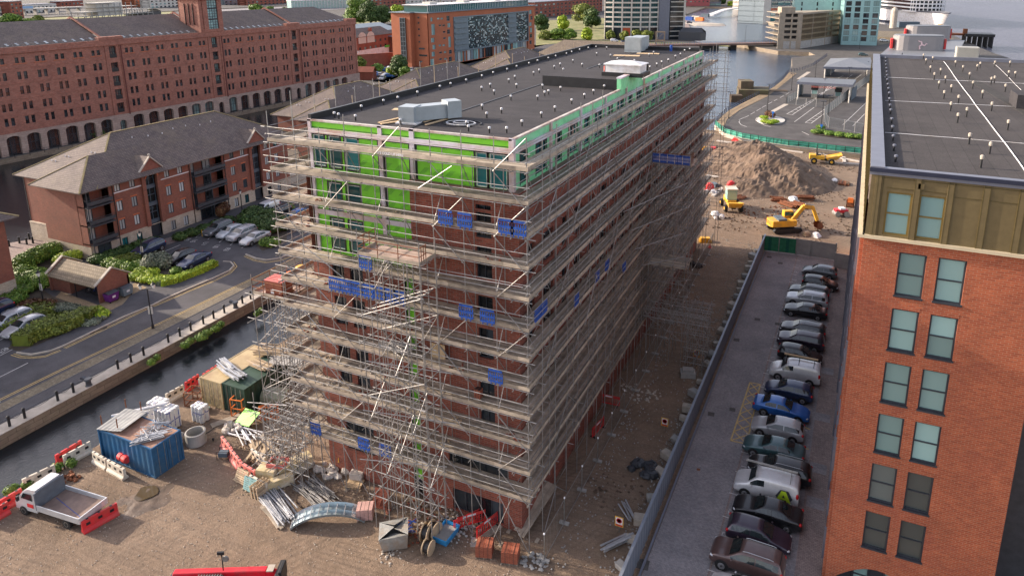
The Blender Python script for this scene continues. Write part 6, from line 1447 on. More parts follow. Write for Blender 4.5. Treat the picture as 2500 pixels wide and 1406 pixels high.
for i,(x,y,c,lab) in enumerate(((897,194,'green','dark green car by the warehouse corner'),(908,187,'pale','pale blue car behind the dark green one'),(919,187,'blue','pale blue and white car third in the far row'),(930,187,'white','white car with pink tint in the far row'),(943,188,'silver','silver car behind the nearest silver one'),(934,196,'silver','silver grey car nearest the railings'),(951,190,'blue','blue car under the dark tree'),(903,179,'red','dark red car by the brick hut'),(930,173,'navy','dark blue car beside the boundary wall'),(942,175,'blue','mid blue car in front of the boundary wall'),(954,170,'white','white car at the foot of the boundary wall'),(1004,176,'silver','silver car before the orange brick flats'))):
 p=G(x,y); car(['hatch','estate','suv'][i%3],c,lab,p,(.3,1.8,-1.2)[i%3],GF,simple=True,z=.02)
car('hatch','teal','grey blue car on the terminal road beyond the far canopy',G(2107,137,TZ),.1,simple=True,z=TZ+.02)
for i,(x,y,c,lab) in enumerate(((2158,103,'white','white car on the quay road right of the teal tower'),(1500,103,'white','white van at the foot of the white tower'),(1525,107,'navy','dark blue car at the foot of the white tower'),(1548,110,'red','red car at the foot of the white tower'),(1683,58,'navy','dark car on the red road by the tower wing'))):
 car('van' if 'van' in lab else 'suv',c,lab,G(x,y,TZ),.4,simple=True,z=TZ+.02)
# ================================================================ flatbed truck
t=empty('flatbed_truck',(-48.1,24.7,0),pi+.09,'white flatbed tipper truck with open empty bed between red barriers','truck')
W=1.0
cab=[(3.05,.45,.0),(3.05,1.05,0),(2.75,1.35,.02),(2.2,1.95,.08),(1.75,2.2,.1),(1.0,2.25,.1),(1.0,.5,0)]
mb=MB(); rows=[[ (x,sg*(W-i_),z) for x,z,i_ in cab+[cab[0]]] for sg in (-1,1)]; mb.grid(rows); mb.quad(*rows[0][:-1][::-1]); mb.quad(*rows[1][:-1]); mb.build('cab',PAINT['white'],t,bevel=.03)
mb=MB(); mb.quad((2.74,-.85,1.4),(2.74,.85,1.4),(2.23,.82,1.94),(2.23,-.82,1.94)); mb.build('windscreen',M['cglass'],t)
for sg in (-1,1): mb=MB(); mb.quad(*[(x,sg*(W-.02),z) for x,z in ((2.45,1.4),(2.15,1.85),(1.35,1.9),(1.35,1.35))]); mb.build('side_window',M['cglass'],t); MB().box(1.3,1.9,sg*(W+.005)-.004,sg*(W+.005)+.004,.8,1.1).build('red_door_sign',M['red_plastic'],t); MB().box(2.4,2.55,sg*1.18-.08,sg*1.18+.08,1.3,1.65).build('door_mirror',M['black'],t); MB().box(2.95,3.08,sg*.8-.13,sg*.8+.13,.75,.98).build('headlight',M['lamp_white'],t)
MB().box(-3.1,.85,-1.03,1.03,.82,.92).build('bed',P('scuffed_bed_floor',(.24,.17,.14),.8,.1,.25,1.5),t)
for a in ((-3.12,-3.05,-1.08,1.08),): MB().box(*a,.8,1.27).build('tailboard',PAINT['white'],t)
for sg in (-1,1): MB().box(-3.05,.85,sg*1.06-.03,sg*1.06+.03,.8,1.25).build('side_board',PAINT['pale'],t)
MB().box(.88,.96,-1.08,1.08,.8,2.15).build('headboard',P('blue_grey_mesh_board',(.13,.15,.18),.6,.2,.2,2),t); MB().box(-3.0,3.0,-.4,.4,.5,.78).build('chassis',M['black'],t)
for x in (2.35,-1.7):
 for sg in (-1,1): g=MB(); g.lathe([(.2,-.02),(.37,0),(.37,.24),(.2,.26)],14,axis='y'); w_=g.build('wheel',M['rubber'],t); w_.location=(x,sg*.78,.37); w_.scale=(1,sg,1); MB().lathe([(.2,.235),(.2,.262),(.0,.25)],10,axis='y').build('rim',M['steel'],w_)
MB().bar((-2.9,.7,.93),(.7,-.2,.93),.03,.012).build('ratchet_strap',M['blue_plastic'],t)
for y in (-.8,.9): MB().box(.97,1.0,y-.05,y+.05,1.2,1.7).build('yellow_strap',M['yellow'],t)
# ================================================================ telehandler at the bottom edge
t=empty('telehandler',(-31.3,23.9,0),radians(26),'bright red telescopic handler at the bottom edge, boom lying towards the right','telehandler')
M['red_m']=P('red_machine_paint',(.62,.015,.03),.35,0,.12,1.5,dirt=(.3,.05,.05))
MB().bar((-3.2,.35,2.0),(2.3,.35,2.0),.42,.42).build('boom',M['red_m'],t,bevel=.04); MB().bar((2.2,.35,2.0),(3.1,.35,1.75),.32,.34).build('boom_extension',M['red_m'],t)
MB().box(2.9,3.25,-.35,1.05,1.25,2.15).box(3.1,3.3,-.1,.8,1.0,2.3).build('boom_head',M['black'],t,bevel=.03); MB().box(2.35,2.75,.1,.6,2.18,2.24).build('boom_plate',M['stone'],t)
MB().box(-2.6,2.2,-1.0,1.0,.55,1.35).build('chassis',M['red_m'],t,bevel=.06)
mb=MB(); mb.box(-1.5,.0,-1.1,-.12,.9,2.35); cb=mb.build('cab',M['black'],t,bevel=.05); mb=MB()
for i in range(9): mb.bar((-1.45+.16*i,-1.05,2.42),(-1.45+.16*i,-.17,2.42),.03,.03)
mb.build('roof_guard',M['steel'],cb); MB().quad((-1.4,-1.0,2.36),(-.1,-1.0,2.36),(-.1,-.2,2.36),(-1.4,-.2,2.36)).build('roof_glass',M['cglass'],cb)
mb=MB(); mb.box(.02,.9,-1.1,.1,1.2,2.0); hd=mb.build('engine_hood',M['red_m'],t,bevel=.12)
for y in (-.25,-.6): MB().lathe([(.16,0),(.16,.04),(.1,.05),(.1,.02),(0,.02)],14).build('filler_cap',M['rubber'],t,loc=(.5,y,2.0))
mb=MB(); mb.box(-3.5,-2.5,-.9,.95,1.1,1.75)
for i in range(5): mb.tube((-3.4+.2*i,-.7,1.8),(-3.1+.2*i,.6,1.95),.04,5)
mb.build('rear_hoses',M['dark_metal'],t)
for x in (-1.9,1.7):
 for sg in (-1,1): g=MB(); g.lathe([(.3,-.05),(.6,0),(.6,.38),(.3,.4)],16,axis='y'); w_=g.build('wheel',M['rubber'],t); w_.location=(x,sg*.85,.6); w_.scale=(1,sg,1); MB().lathe([(.3,.36),(.28,.41),(0,.4)],12,axis='y').build('rim',M['red_m'],w_)
g=MB(); g.path([(-.2,.2,2.3),(-.25,.35,3.1),(-.3,.35,3.45)],.035,6); g.box(-.5,-.1,.3,.4,3.3,3.5); g.build('mirror_arm',M['black'],t); MB().lathe([(.2,0),(.22,.05),(0,.1)],12,axis='y').build('round_mirror',M['steel'],t,loc=(-.05,.3,3.0))
# ================================================================ earth-moving plant
def tyre(t,x,y,r,w,rim='yellow'):
 sg=1 if y>0 else -1; g=MB(); g.lathe([(r*.5,-w/2),(r*.93,-w/2),(r,-w*.3),(r,w*.3),(r*.93,w/2),(r*.5,w/2)],14,axis='y'); w_=g.build('wheel',M['rubber'],t); w_.location=(x,y,r); w_.scale=(1,sg,1); MB().lathe([(r*.5,w*.45),(r*.45,w*.52),(0,w*.5)],10,axis='y').build('rim',M[rim],w_)
def dumper(label,pos,rz,col,cabin=False,s=1.0,bars=True):
 t=empty('site_dumper',(pos[0],pos[1],0),rz,label,'dumper'); t.scale=(s,)*3; m=M[col]
 P0=[(.3,1.0),(2.3,1.5),(2.6,1.55),(1.9,.75),(.6,.65)]
 mb=MB(); k=0; a=[(x,-.95 if z>1 else -.7,z) for x,z in P0]; b=[(x,.95 if z>1 else .7,z) for x,z in P0]
 mb.quad(*a); mb.quad(*b[::-1]); n=5
 for i in range(1,5): j=(i+1)%5; mb.quad(a[i],b[i],b[j],a[j])
 mb.quad((.42,-.85,.98),(2.3,-.85,1.42),(2.3,.85,1.42),(.42,.85,.98)); mb.build('skip',m,t)
 MB().box(-1.9,.2,-.55,.55,.6,1.15).box(-1.95,-1.0,-.6,.6,.6,1.3).build('engine_hood',m,t,bevel=.05); MB().box(-.3,1.4,-.25,.25,.4,.7).build('chassis',M['black'],t)
 MB().box(-.75,-.3,-.25,.25,1.15,1.3).box(-.85,-.72,-.25,.25,1.2,1.7).build('seat',M['black'],t); MB().tube((-.05,0,1.1),(-.2,0,1.5),.03,5).lathe([(.2,0),(.2,.03)],10,(-.22,0,1.5)).build('steering_wheel',M['black'],t)
 if bars:
  g=MB(); g.path([(-.95,-.5,1.1),(-.95,-.5,2.4),(-.95,.5,2.4),(-.95,.5,1.1)],.045,6); g.build('roll_bar',M['black'],t)
 if cabin: MB().box(-1.2,.15,-.6,.6,1.2,2.5).build('cab_glass',M['glass_pale'],t); MB().box(-1.3,.25,-.68,.68,2.5,2.62).box(-1.22,-1.12,-.63,.63,1.2,2.5).build('cab_roof',M['white_plastic'],t)
 for x in (1.15,-1.3):
  for y in (-.95,.95): tyre(t,x,y,.46,.36,col if col in M else 'yellow')
 return t
c=G(2008,398); dumper('orange yellow dumper with roll bar beside the big dirt mound',c,.12,'yellow',s=1.35)
c=G(1785,510); dumper('yellow dumper with pale cab among site clutter near the scaffolding',c,-1.2,'yellow',True,1.3)
c=G(1760,377); dumper('small red dumper at the foot of the dirt mound by the scaffolding',c,.1,'red_plastic',s=1.15,bars=False)
t=empty('excavator',(-6.9,104.6,0),.55,'large yellow tracked excavator standing on the dirt behind the gate','excavator'); t.scale=(.9,)*3
for sg in (-1,1):
 g=MB(); pts=[(-2.2,.1),(2.0,.1),(2.45,.5),(2.1,.9),(-2.2,.9),(-2.55,.5)]; k=0; a=[(x,sg*1.25-.28,z) for x,z in pts]; b=[(x,sg*1.25+.28,z) for x,z in pts]; g.quad(*a); g.quad(*b[::-1])
 for i in range(6): j=(i+1)%6; g.quad(a[i],b[i],b[j],a[j])
 for i in range(20): g.box(-2.3+i*.235,-2.18+i*.235,sg*1.25-.3,sg*1.25+.3,.88,.94)
 g.build('track',M['black'],t)
MB().box(-1.2,1.2,-1.0,1.0,.5,1.1).build('undercarriage',M['dark_metal'],t)
up_=empty('superstructure',(0,0,1.1),.15,parent=t)
up_=MB().prism([(-2.6,-1.2),(-2.9,-.6),(-2.9,.6),(-2.6,1.2),(1.5,1.25),(1.5,-1.25)],1.15,2.15).build('body',M['yellow'],t,bevel=.05); MB().box(-1.6,-.2,-1.1,1.1,2.15,2.42).build('engine_cover',M['bgp'],t)
MB().box(.0,1.55,.35,1.25,2.15,3.3).build('cab',M['yellow'],t,bevel=.05); MB().box(.1,1.6,.3,1.28,2.5,3.15).build('cab_glass',M['glass_teal'],t)
MB().bar((1.2,-.2,2.0),(3.0,-.2,4.2),.5,.65).bar((2.9,-.2,4.25),(4.6,-.2,3.9),.45,.6).build('boom',M['yellow'],t,bevel=.04); MB().bar((4.5,-.2,4.1),(5.6,-.2,1.6),.38,.5).build('stick',M['yellow'],t,bevel=.03)
MB().tube((1.9,-.55,2.2),(2.9,-.55,3.6),.1,7).tube((3.2,-.2,4.6),(4.7,-.2,4.3),.09,7).build('hydraulic_ram',M['steel'],t)
g=MB(); pr=[(5.6,1.7),(6.2,1.3),(6.5,.6),(6.0,.15),(5.4,.35),(5.3,1.1)]; a=[(x,-.8,z) for x,z in pr]; b=[(x,.4,z) for x,z in pr]; g.quad(*a); g.quad(*b[::-1]); [g.quad(a[i],b[i],b[i+1],a[i+1]) for i in range(4)]; g.build('bucket',M['rust'],t)
for i in range(7): MB().box(-2.93,-2.905,.62-.19*i,.74-.19*i,1.86,1.98).build('red_lettering_mark',M['red_plastic'],t)
q=writing('KOMATSU',t,t.location,.3,M['black']); q.location=(-2.91,.72,1.5); q.rotation_euler=(pi/2,0,-pi/2)
c=G(2052,527); t=empty('trench_roller',(c[0],c[1],0),.4,'small red and white compaction roller on the dirt right of the excavator','roller'); MB().lathe([(.45,-.7),(.45,.7)],12,axis='y',c=(.7,0,.45)).lathe([(.45,-.7),(.45,.7)],12,axis='y',c=(-.7,0,.45)).build('drum',M['steel'],t); MB().box(-1,1,-.5,.5,.6,1.15).build('body',M['red_m'],t,bevel=.05); MB().box(-.3,.5,-.45,.45,1.15,1.4).build('hood',M['white'],t)
c=G(2075,505); t=empty('excavator_bucket',(c[0],c[1],0),0,'rusty orange bucket lying open on the dirt near the brick block','bucket'); MB().box(-.6,.6,-.5,-.4,0,1.4).box(-.6,-.5,-.5,.5,0,1.2).box(.5,.6,-.5,.5,0,1.2).box(-.6,.6,-.5,.5,0,.12).build('shell',M['rust'],t); MB().box(-.4,.4,-.7,-.5,.9,1.7).build('bracket',M['orange'],t)
ORD=('first','second','third','fourth','fifth','sixth','seventh','eighth','ninth','tenth','eleventh','twelfth','thirteenth','fourteenth','fifteenth','sixteenth','seventeenth','eighteenth','nineteenth','twentieth','twenty-first','twenty-second','twenty-third','twenty-fourth','twenty-fifth','twenty-sixth')
# ================================================================ site clutter
def at(px,py,z=0): q=G(px,py,z); return (q[0],q[1],z)
def thing(name,label,cat,loc,rz=0,group=None): return empty(name,loc,rz,label,cat,group)
def container(label,x,y,rz,L,col,H=2.59,W=2.44):
 t=thing('shipping_container',label,'container',(x,y,0),rz); mb=MB(); n=int(L/.28)
 for sg in (-1,1):
  row0=[];row1=[]
  for i in range(n*2+1):
   xx=-L/2+.08+(L-.16)*i/(n*2); yy=sg*(W/2-(.04 if (i//1)%4 in (0,1) else .0)); row0.append((xx,yy,.15)); row1.append((xx,yy,H-.1))
  mb.grid([row0,row1] if sg<0 else [row1,row0])
 row0=[(-L/2+(.0 if i%4 in (0,1) else .04),-W/2+.08+(W-.16)*i/16,.15) for i in range(17)]; row1=[(a,b,H-.1) for a,b,c in row0]; mb.grid([row1,row0])
 mb.box(-L/2+.05,L/2-.05,-W/2+.05,W/2-.05,.02,.16); mb.build('side_panel',M[col],t)
 MB().box(-L/2,L/2,-W/2,W/2,H-.09,H-.02).build('roof_panel',M.get(col+'_roof',M[col]),t)
 mb=MB()
 for sx in (-1,1):
  for sy in (-1,1): mb.box(sx*L/2-.07,sx*L/2+.07,sy*W/2-.07,sy*W/2+.07,0,H)
 for z in (.08,H-.06):
  for sy in (-1,1): mb.box(-L/2,L/2,sy*W/2-.05,sy*W/2+.05,z-.07,z+.07)
  for sx in (-1,1): mb.box(sx*L/2-.05,sx*L/2+.05,-W/2,W/2,z-.07,z+.07)
 mb.build('frame',M[col],t)
 for sy in (-1,1):
  d=MB(); d.box(L/2-.03,L/2+.02,min(.02*sy,sy*(W/2-.08)),max(.02*sy,sy*(W/2-.08)),.14,H-.12)
  for z in (.6,1.2,1.8): d.box(L/2+.02,L/2+.035,min(.1*sy,sy*1.05),max(.1*sy,sy*1.05),z,z+.35)
  dd=d.build('door',M[col],t); r=MB()
  for y in (.25,.8): r.tube((L/2+.06,sy*y,.12),(L/2+.06,sy*y,H-.1),.02,5)
  r.build('locking_bar',M['steel'],dd)
 return t
M['c_blue']=P('container_blue',(.018,.10,.22),.5,.1,.2,1.2,dirt=(.05,.12,.2)); M['c_cream']=P('container_cream',(.46,.36,.20),.55,.1,.12,1,dirt=(.33,.22,.12)); M['c_green']=P('container_dark_green',(.03,.065,.045),.6,.1,.25,1)
M['c_blue_roof']=P('rusty_container_roof',(.30,.17,.12),.8,.1,.35,1.5,dirt=(.4,.33,.28))
container('blue shipping container with rusty roof and scrap laid on top, near the truck',-48.15,31.0,0,5.9,'c_blue')
container('cream shipping container beside the dark green one at the water edge',-48.75,41.3,-pi/2,6.06,'c_cream')
container('dark green shipping container under stacked timber, right of the cream one',-46.15,41.4,-pi/2,6.06,'c_green')
def sticks(name,label,cat,loc,rz,n,L,spread,r,m,z0=0,h=.25,jit=.12,box=False,seed=0,group=None):
 rr=random.Random(seed+n); mb=MB()
 for i in range(n):
  y=rr.uniform(-spread,spread); z=z0+rr.uniform(0,h); a=rr.uniform(-jit,jit); l=L*rr.uniform(.7,1.0); x=rr.uniform(-.3,.3)
  p=(x-l/2*cos(a),y-l/2*sin(a),z+rr.uniform(0,.05)); q=(x+l/2*cos(a),y+l/2*sin(a),z+rr.uniform(0,.08))
  (mb.bar(p,q,r*2,r*.8) if box else mb.tube(p,q,r,6))
 return mb.build(name,M[m],loc=loc,rz=rz,label=label,cat=cat,group=group)
M['timber_pale']=P('sawn_timber',(.50,.38,.25),.8,0,.2,1.5,island=.4); M['alu']=P('bright_aluminium',(.43,.44,.46),.4,.35,.25,2,island=.3)
# on top of the containers
M['zinc_dull']=P('dull_grey_sheet',(.27,.27,.26),.5,.3,.25,1.5)
t=thing('corrugated_sheet','grey corrugated sheet bent over the left end of the blue container','sheet',(-50.2,31.3,2.6),.15); P1=[]
for i in range(13): x=-1.2+i*.2; P1.append([(x,y,.05+.28*(1-cos((x+1.2)*.6))+.03*(i%2)) for y in (-1.5,1.3)])
MB().grid(P1).build('sheet',M['zinc_dull'],t); mb=MB()
for x in (-.9,.6): mb.bar((x,-1.2,.3),(x,-1.2,1.1),.06,.06).bar((x,1.1,.3),(x,1.1,1.1),.06,.06)
mb.build('rusty_posts',M['rust'],t)
sticks('ladder_frames','tangled bright ladder frames lying on the blue container','ladder frames',(-46.9,31.2,2.62),.25,34,1.9,.85,.028,'alu',0,.28,1.4,seed=3)
sticks('metal_lengths','grey metal channel lengths along the right side of the blue container roof','metal lengths',(-46.2,30.6,2.62),.9,14,2.6,.35,.05,'alu',0,.2,.06,True,seed=5)
sticks('white_pipe','long white pipe sticking out over the water behind the blue container','pipe',(-51.2,33.4,2.0),.9,2,4.2,.08,.09,'white',0,.05,.02,seed=1)
c=(-48.7,39.6)
for i,(x,y,m_,lab) in enumerate(((-48.9,40.2,'alu','pack of grey metal studs on the cream container'),(-47.3,39.6,'alu','pack of silver metal studs laid where the two containers meet'),(-46.2,41.6,'timber_pale','bundle of pale timber battens on the green container'))): sticks('stud_pack' if m_=='alu' else 'batten_bundle',lab,'pack',(x,y,2.65),-.35+.1*i,26,2.5,.55,.055,m_,0,.4,.03,True,seed=i)
sticks('timber_poles','loose long timber poles across the far end of the green container','poles',(-46.8,44.0,2.7),.3,20,4.2,.9,.06,'timber_pale',0,.5,.15,seed=8); MB().box(-1.6,1.6,-1.1,1.1,0,.05).build('ply_sheet',M['concrete'],loc=(-44.8,43.5,2.75),rz=.3,label='grey sheet lying on the far right of the green container roof',cat='sheet')
# water filled barriers
def barrier(label,p,q,col,group='plastic road barriers',H=.95,z=0):
 a=Vector((*p,0)); b=Vector((*q,0)); L=(b-a).length; c=(a+b)/2; rz=atan2(b.y-a.y,b.x-a.x)
 t=thing('road_barrier',label,'barrier',(c.x,c.y,z),rz,group); pr=[(-.25,0),(-.25,.16),(-.11,.32),(-.09,H),(.09,H),(.11,.32),(.25,.16),(.25,0)]
 mb=MB(); rows=[[(x,y,zz) for y,zz in pr] for x in (-L/2,-L/2+.04,L/2-.04,L/2)]; mb.grid(rows); mb.quad(*rows[0][::-1]); mb.quad(*rows[-1]); mb.build('shell',M[col],t,bevel=.02)
 g=MB(); n=3
 for i in range(n): x=-L/2+L*(i+.5)/n; g.box(x-.13,x+.13,-.115,.115,.52,.72); g.box(x-.08,x+.08,-.08,.08,H,H+.004)
 g.build('fork_slots',M['black'],t); return t
M['red_faded']=P('sun_bleached_red_plastic',(.62,.20,.17),.55,0,.15,2,dirt=(.55,.10,.09))
for lab,p,q,cl in (('red barrier at the left photo edge before the truck, nearest the water',(-52.2,22.6),(-52.1,24.4),'red_plastic'),('red barrier second from the left photo edge beside the truck cab',(-51.7,21.8),(-51.6,23.2),'red_plastic'),
('cream barrier on the water edge behind the truck cab',(-53.0,25.0),(-52.5,27.0),'white_plastic'),('red barrier of the red and cream pair left of the blue container',(-53.5,27.7),(-53.5,29.7),'red_plastic'),('cream barrier of the red and cream pair left of the blue container',(-52.9,27.9),(-52.7,29.9),'white_plastic'),
('cream barrier at the foot of the blue container, left one',(-51.3,29.2),(-49.5,29.0),'white_plastic'),('cream barrier at the foot of the blue container, right one with a red drum behind',(-49.3,29.0),(-47.2,28.8),'white_plastic'),('red barrier standing alone behind the truck tailboard',(-44.9,24.0),(-44.4,26.2),'red_plastic'),
('faded red barrier at the top of the curved row before the scaffolding',(-43.6,34.6),(-41.7,33.8),'red_faded'),('faded red barrier in the middle of the curved row before the scaffolding',(-41.6,33.7),(-39.9,33.0),'red_faded'),('faded red barrier at the lower end of the curved row before the scaffolding',(-39.8,32.9),(-38.0,32.6),'red_faded'),
('short cream barrier behind the curved row of faded red ones',(-40.2,34.4),(-38.4,34.0),'white_plastic'),('cream barrier with pallets leaning on it, below the curved row',(-38.0,32.1),(-36.2,31.9),'white_plastic'),
('cream barrier on the water edge left of the white wrapped packs',(-52.9,36.9),(-52.8,38.6),'white_plastic'),('red barrier on the water edge behind the scrap frames',(-52.9,38.9),(-53.0,40.4),'red_plastic'),('red barrier on the water edge left of the cream container',(-52.6,40.6),(-52.7,42.2),'red_plastic'),('cream barrier on the water edge beside the cream container',(-52.2,39.8),(-52.3,41.3),'white_plastic'),('cream barrier by the black hose left of the blue container',(-52.6,30.6),(-52.4,32.2),'white_plastic')):
 barrier(lab,p,q,cl)
MB().lathe([(.28,-.5),(.3,-.3),(.3,-.1),(.26,-.08),(.26,.1),(.3,.1),(.3,.4),(.28,.5)],12,axis='x').build('hose_drum',M['red_plastic'],loc=(-48.5,29.7,.85),rz=-.1,label='red drum lying on the barriers beside the blue container',cat='drum')
mb=MB()
for i in range(3): r=.75+.06*i; mb.path([(0,r*cos(2*pi*k/14),.85+r*sin(2*pi*k/14)) for k in range(15)],.05,5)
mb.build('hose_coil',M['black'],loc=(-51.6,30.9,0),rz=.2,label='coil of black hose against the left end of the blue container',cat='hose')
# white wrapped insulation packs
def wrap_mat():
 m,nt,bs=new_mat('printed_white_wrap'); v,tc=wallvec(nt); b=N(nt,'ShaderNodeTexBrick',Scale=1.0); b.offset=0; b.inputs['Brick Width'].default_value=.42; b.inputs['Row Height'].default_value=.9; b.inputs['Mortar Size'].default_value=.05
 b.inputs['Color1'].default_value=(.66,.65,.63,1); b.inputs['Color2'].default_value=(.60,.59,.58,1); b.inputs['Mortar'].default_value=(.12,.14,.32,1); nt.links.new(v,b.inputs['Vector'])
 c=mix(nt,ramp(nt,noise(nt,tc.outputs['Object'],1.6,3),[(.45,(0,0,0)),(.5,(1,1,1))]),b.outputs[0],(.64,.63,.61)); nt.links.new(c,bs.inputs['Base Color']); bs.inputs['Roughness'].default_value=.35; return m
M['wrap']=wrap_mat()
def soft_pack(label,loc,rz,sx,sy,sz,nx,ny):
 mb=MB()
 for i in range(nx):
  for j in range(ny):
   cx=-sx/2+sx*(i+.5)/nx; cy=-sy/2+sy*(j+.5)/ny; mb.lathe([(sx/nx*.3,0),(sx/nx*.53,.06),(sx/nx*.53,sz-.07),(sx/nx*.35,sz)],8,(cx,cy,0))
 mb.box(-sx/2+.05,sx/2-.05,-sy/2+.05,sy/2-.05,.1,sz-.05)
 return mb.build('insulation_pack',M['wrap'],loc=loc,rz=rz,label=label,cat='pack',group='white wrapped insulation packs')
soft_pack('white wrapped pack farthest left, half behind its twin',(-51.3,35.0,0),.1,1.5,1.2,1.9,3,2); soft_pack('white wrapped pack in front of its twin, beside the concrete ring',(-49.8,34.6,0),.05,1.7,1.3,1.9,4,3); soft_pack('white wrapped pack standing alone before the cream container',(-48.1,36.4,0),0,1.3,.9,1.5,3,2)
for i,(x,y,z) in enumerate(((-47.9,33.7,.3),(-47.6,33.3,.7),(-47.3,33.1,.3))): MB().lathe([(.28,-.6),(.31,-.5),(.31,.5),(.28,.6)],10,axis='x').build('insulation_roll',M['wrap'],loc=(x,y,z),rz=.4,label=('lowest white and blue roll behind the blue container','topmost white and blue roll of the three behind the blue container','white and blue roll nearest the concrete ring')[i],cat='roll',group='insulation rolls')
mb=MB(); n=28; mb.lathe([(.74,0),(.79,.05),(.78,1.02),(.66,1.06),(.63,1.0),(.63,.1)],n); mb.build('concrete_ring',M['concrete'],loc=(*G(480,1080),0),label='pale concrete manhole ring standing beside the white packs',cat='ring')
mb=MB(); mb.path([(-.4,-.3,.3),(.4,-.3,1.0),(.4,.3,1.0),(-.4,.3,.3)],.03,5); mb.lathe([(.12,-.03),(.12,.03)],10,(.5,0,.15),axis='y'); mb.build('sack_truck',M['black'],loc=(*G(510,1072),0),label='black sack truck leaning right of the concrete ring',cat='trolley')
# scrap behind the white pack, orange frame, tank, green sheet, sacks
def frame_thing(label,loc,rz,sx,sy,sz,m,cat='frame',r=.035,name='trestle'):
 mb=MB(); X=(-sx/2,sx/2); Y=(-sy/2,sy/2); Z=(0,sz)
 for x in X:
  for y in Y: mb.bar((x,y,0),(x,y,sz),r*2,r*2)
 for z in (r,sz*.5,sz):
  for y in Y: mb.bar((X[0],y,z),(X[1],y,z),r*2,r*2)
  for x in X: mb.bar((x,Y[0],z),(x,Y[1],z),r*2,r*2)
 mb.bar((X[0],Y[0],0),(X[1],Y[0],sz*.5),r,r); mb.bar((X[1],Y[1],sz*.5),(X[0],Y[1],sz),r,r)
 return mb.build(name,M[m],loc=loc,rz=rz,label=label,cat=cat)
frame_thing('rusty folded trestle frames behind the white wrapped packs',(-50.6,38.0,0),.3,1.3,1.2,1.3,'rust'); frame_thing('orange lattice hoist cage right of the green container',(-45.4-.2,40.0-1.6,0),.2,1.1,1.1,1.7,'orange',name='hoist_cage')
MB().box(-.5,.5,-.35,.35,.1,.5).box(-.6,.6,-.45,.45,.0,.1).build('teal_tray',M['teal_clad'],loc=(-49.3,37.4,0),rz=.3,label='teal crate between the white packs and the cream container',cat='crate')
frame_thing('bent orange red barrier frame beside the green sheet',(-42.9,38.9,0),.6,1.5,.3,1.2,'orange',name='barrier_frame')
mb=MB(); mb.lathe([(.3,-1.3),(.8,-1.15),(.85,0),(.8,1.15),(.3,1.3)],16,axis='x'); mb.build('water_tank',P('murky_tank_plastic',(.22,.22,.15),.4,0,.2,1),loc=(-43.6,40.6,.9),rz=.2,label='murky translucent tank lying right of the orange cage',cat='tank')
mb=MB(); mb.quad((-.95,-.6,.25),(.95,-.6,.55),(.95,.6,1.15),(-.95,.6,.95)); mb.quad((-.95,-.6,.2),(-.95,.6,.9),(.95,.6,1.1),(.95,-.6,.5)); mb.build('green_sheet',M['green'],loc=(-43.9,37.5,0),rz=-.1,label='offcut of bright green sheathing board lying on scrap',cat='board')
def lumps(name,label,cat,loc,n,R0,s,m,h=.3,seed=1,flat=.7,group=None,rz=0):
 rr=random.Random(seed); mb=MB()
 for i in range(n): q=rr.uniform(0,2*pi); d=R0*sqrt(rr.random()); ss=s*rr.uniform(.5,1.2); mb.blob((d*cos(q),d*sin(q)*.8,ss*flat*.6+h*rr.random()*(1-d/R0)),ss,ss*rr.uniform(.6,1),ss*flat,6,4,.22,rr.randrange(999))
 return mb.build(name,M[m],loc=loc,rz=rz,label=label,cat=cat,group=group,kind='stuff' if cat in('rubble','debris') else None)
M['sackcloth']=P('dusty_white_sacking',(.48,.43,.38),.8,0,.15,2)
lumps('sheeting','crumpled pale plastic sheeting left of the green board offcut','sheeting',(-44.6,36.6,0),12,.9,.38,'sackcloth',.3,4)
sticks('scrap_lengths','white pipe and frame scrap lying below the green board offcut','scrap',(-42.9,36.2,0),-.15,12,2.8,.7,.05,'white',0,.3,.5,seed=9); MB().box(-1.2,1.2,-.35,.35,0,.04).build('loose_board',M['board'],loc=(*G(552,1027),.03),rz=1.1,label='single loose board flat on the dirt before the green container',cat='board')
sticks('timber_heap','heap of broken pale timber boards behind the curved barrier row','timber heap',(-39.9,35.3,0),-.9,34,2.8,.9,.075,'timber_pale',0,.5,.55,True,seed=21); MB().bar((-2.1,0,.75),(2.1,0,.55),.25,.05).build('long_plank',M['board'],loc=(-39.0,35.5,0),rz=-.35,label='long plank laid across the heap of broken timber',cat='plank')
t=thing('small_generator','small dark generator on a frame left of the faded red barriers','generator',(*G(548,1118),0),.4); MB().box(-.35,.35,-.25,.25,.25,.6).build('engine',M['bgp'],t); MB().path([(-.45,-.3,0),(-.45,-.3,.75),(.45,-.3,.75),(.45,-.3,0)],.025,5).path([(-.45,.3,0),(-.45,.3,.75),(.45,.3,.75),(.45,.3,0)],.025,5).build('frame',M['black'],t)
def pallet(mb,sx=1.2,sy=1.0,h=.14,up=True):
 for i in range(7): y=-sy/2+sy*(i+.5)/7; mb.box(-sx/2,sx/2,y-.05,y+.05,h-.02,h)
 for i in range(3): x=-sx/2+.05+(sx-.1)*i/2; mb.box(x-.05,x+.05,-sy/2,sy/2,.02,h-.02)
 for i in range(3): y=-sy/2+.06+(sy-.12)*i/2; mb.box(-sx/2,sx/2,y-.05,y+.05,0,.02)
def pallet_thing(label,loc,rz,m='timber_pale',tilt=0):
 mb=MB(); pallet(mb); mb.xf(Matrix.Rotation(tilt,4,'X')); return mb.build('pallet',M[m],loc=loc,rz=rz,label=label,cat='pallet',group='wooden pallets')
pallet_thing('pale pallet leaning on the lowest faded red barrier',(-38.9,32.2,.45),-.1,tilt=1.1); pallet_thing('blue painted pallet leaning on the lowest cream barrier',(-37.6,31.75,.5),-.05,'teal_clad',1.3)
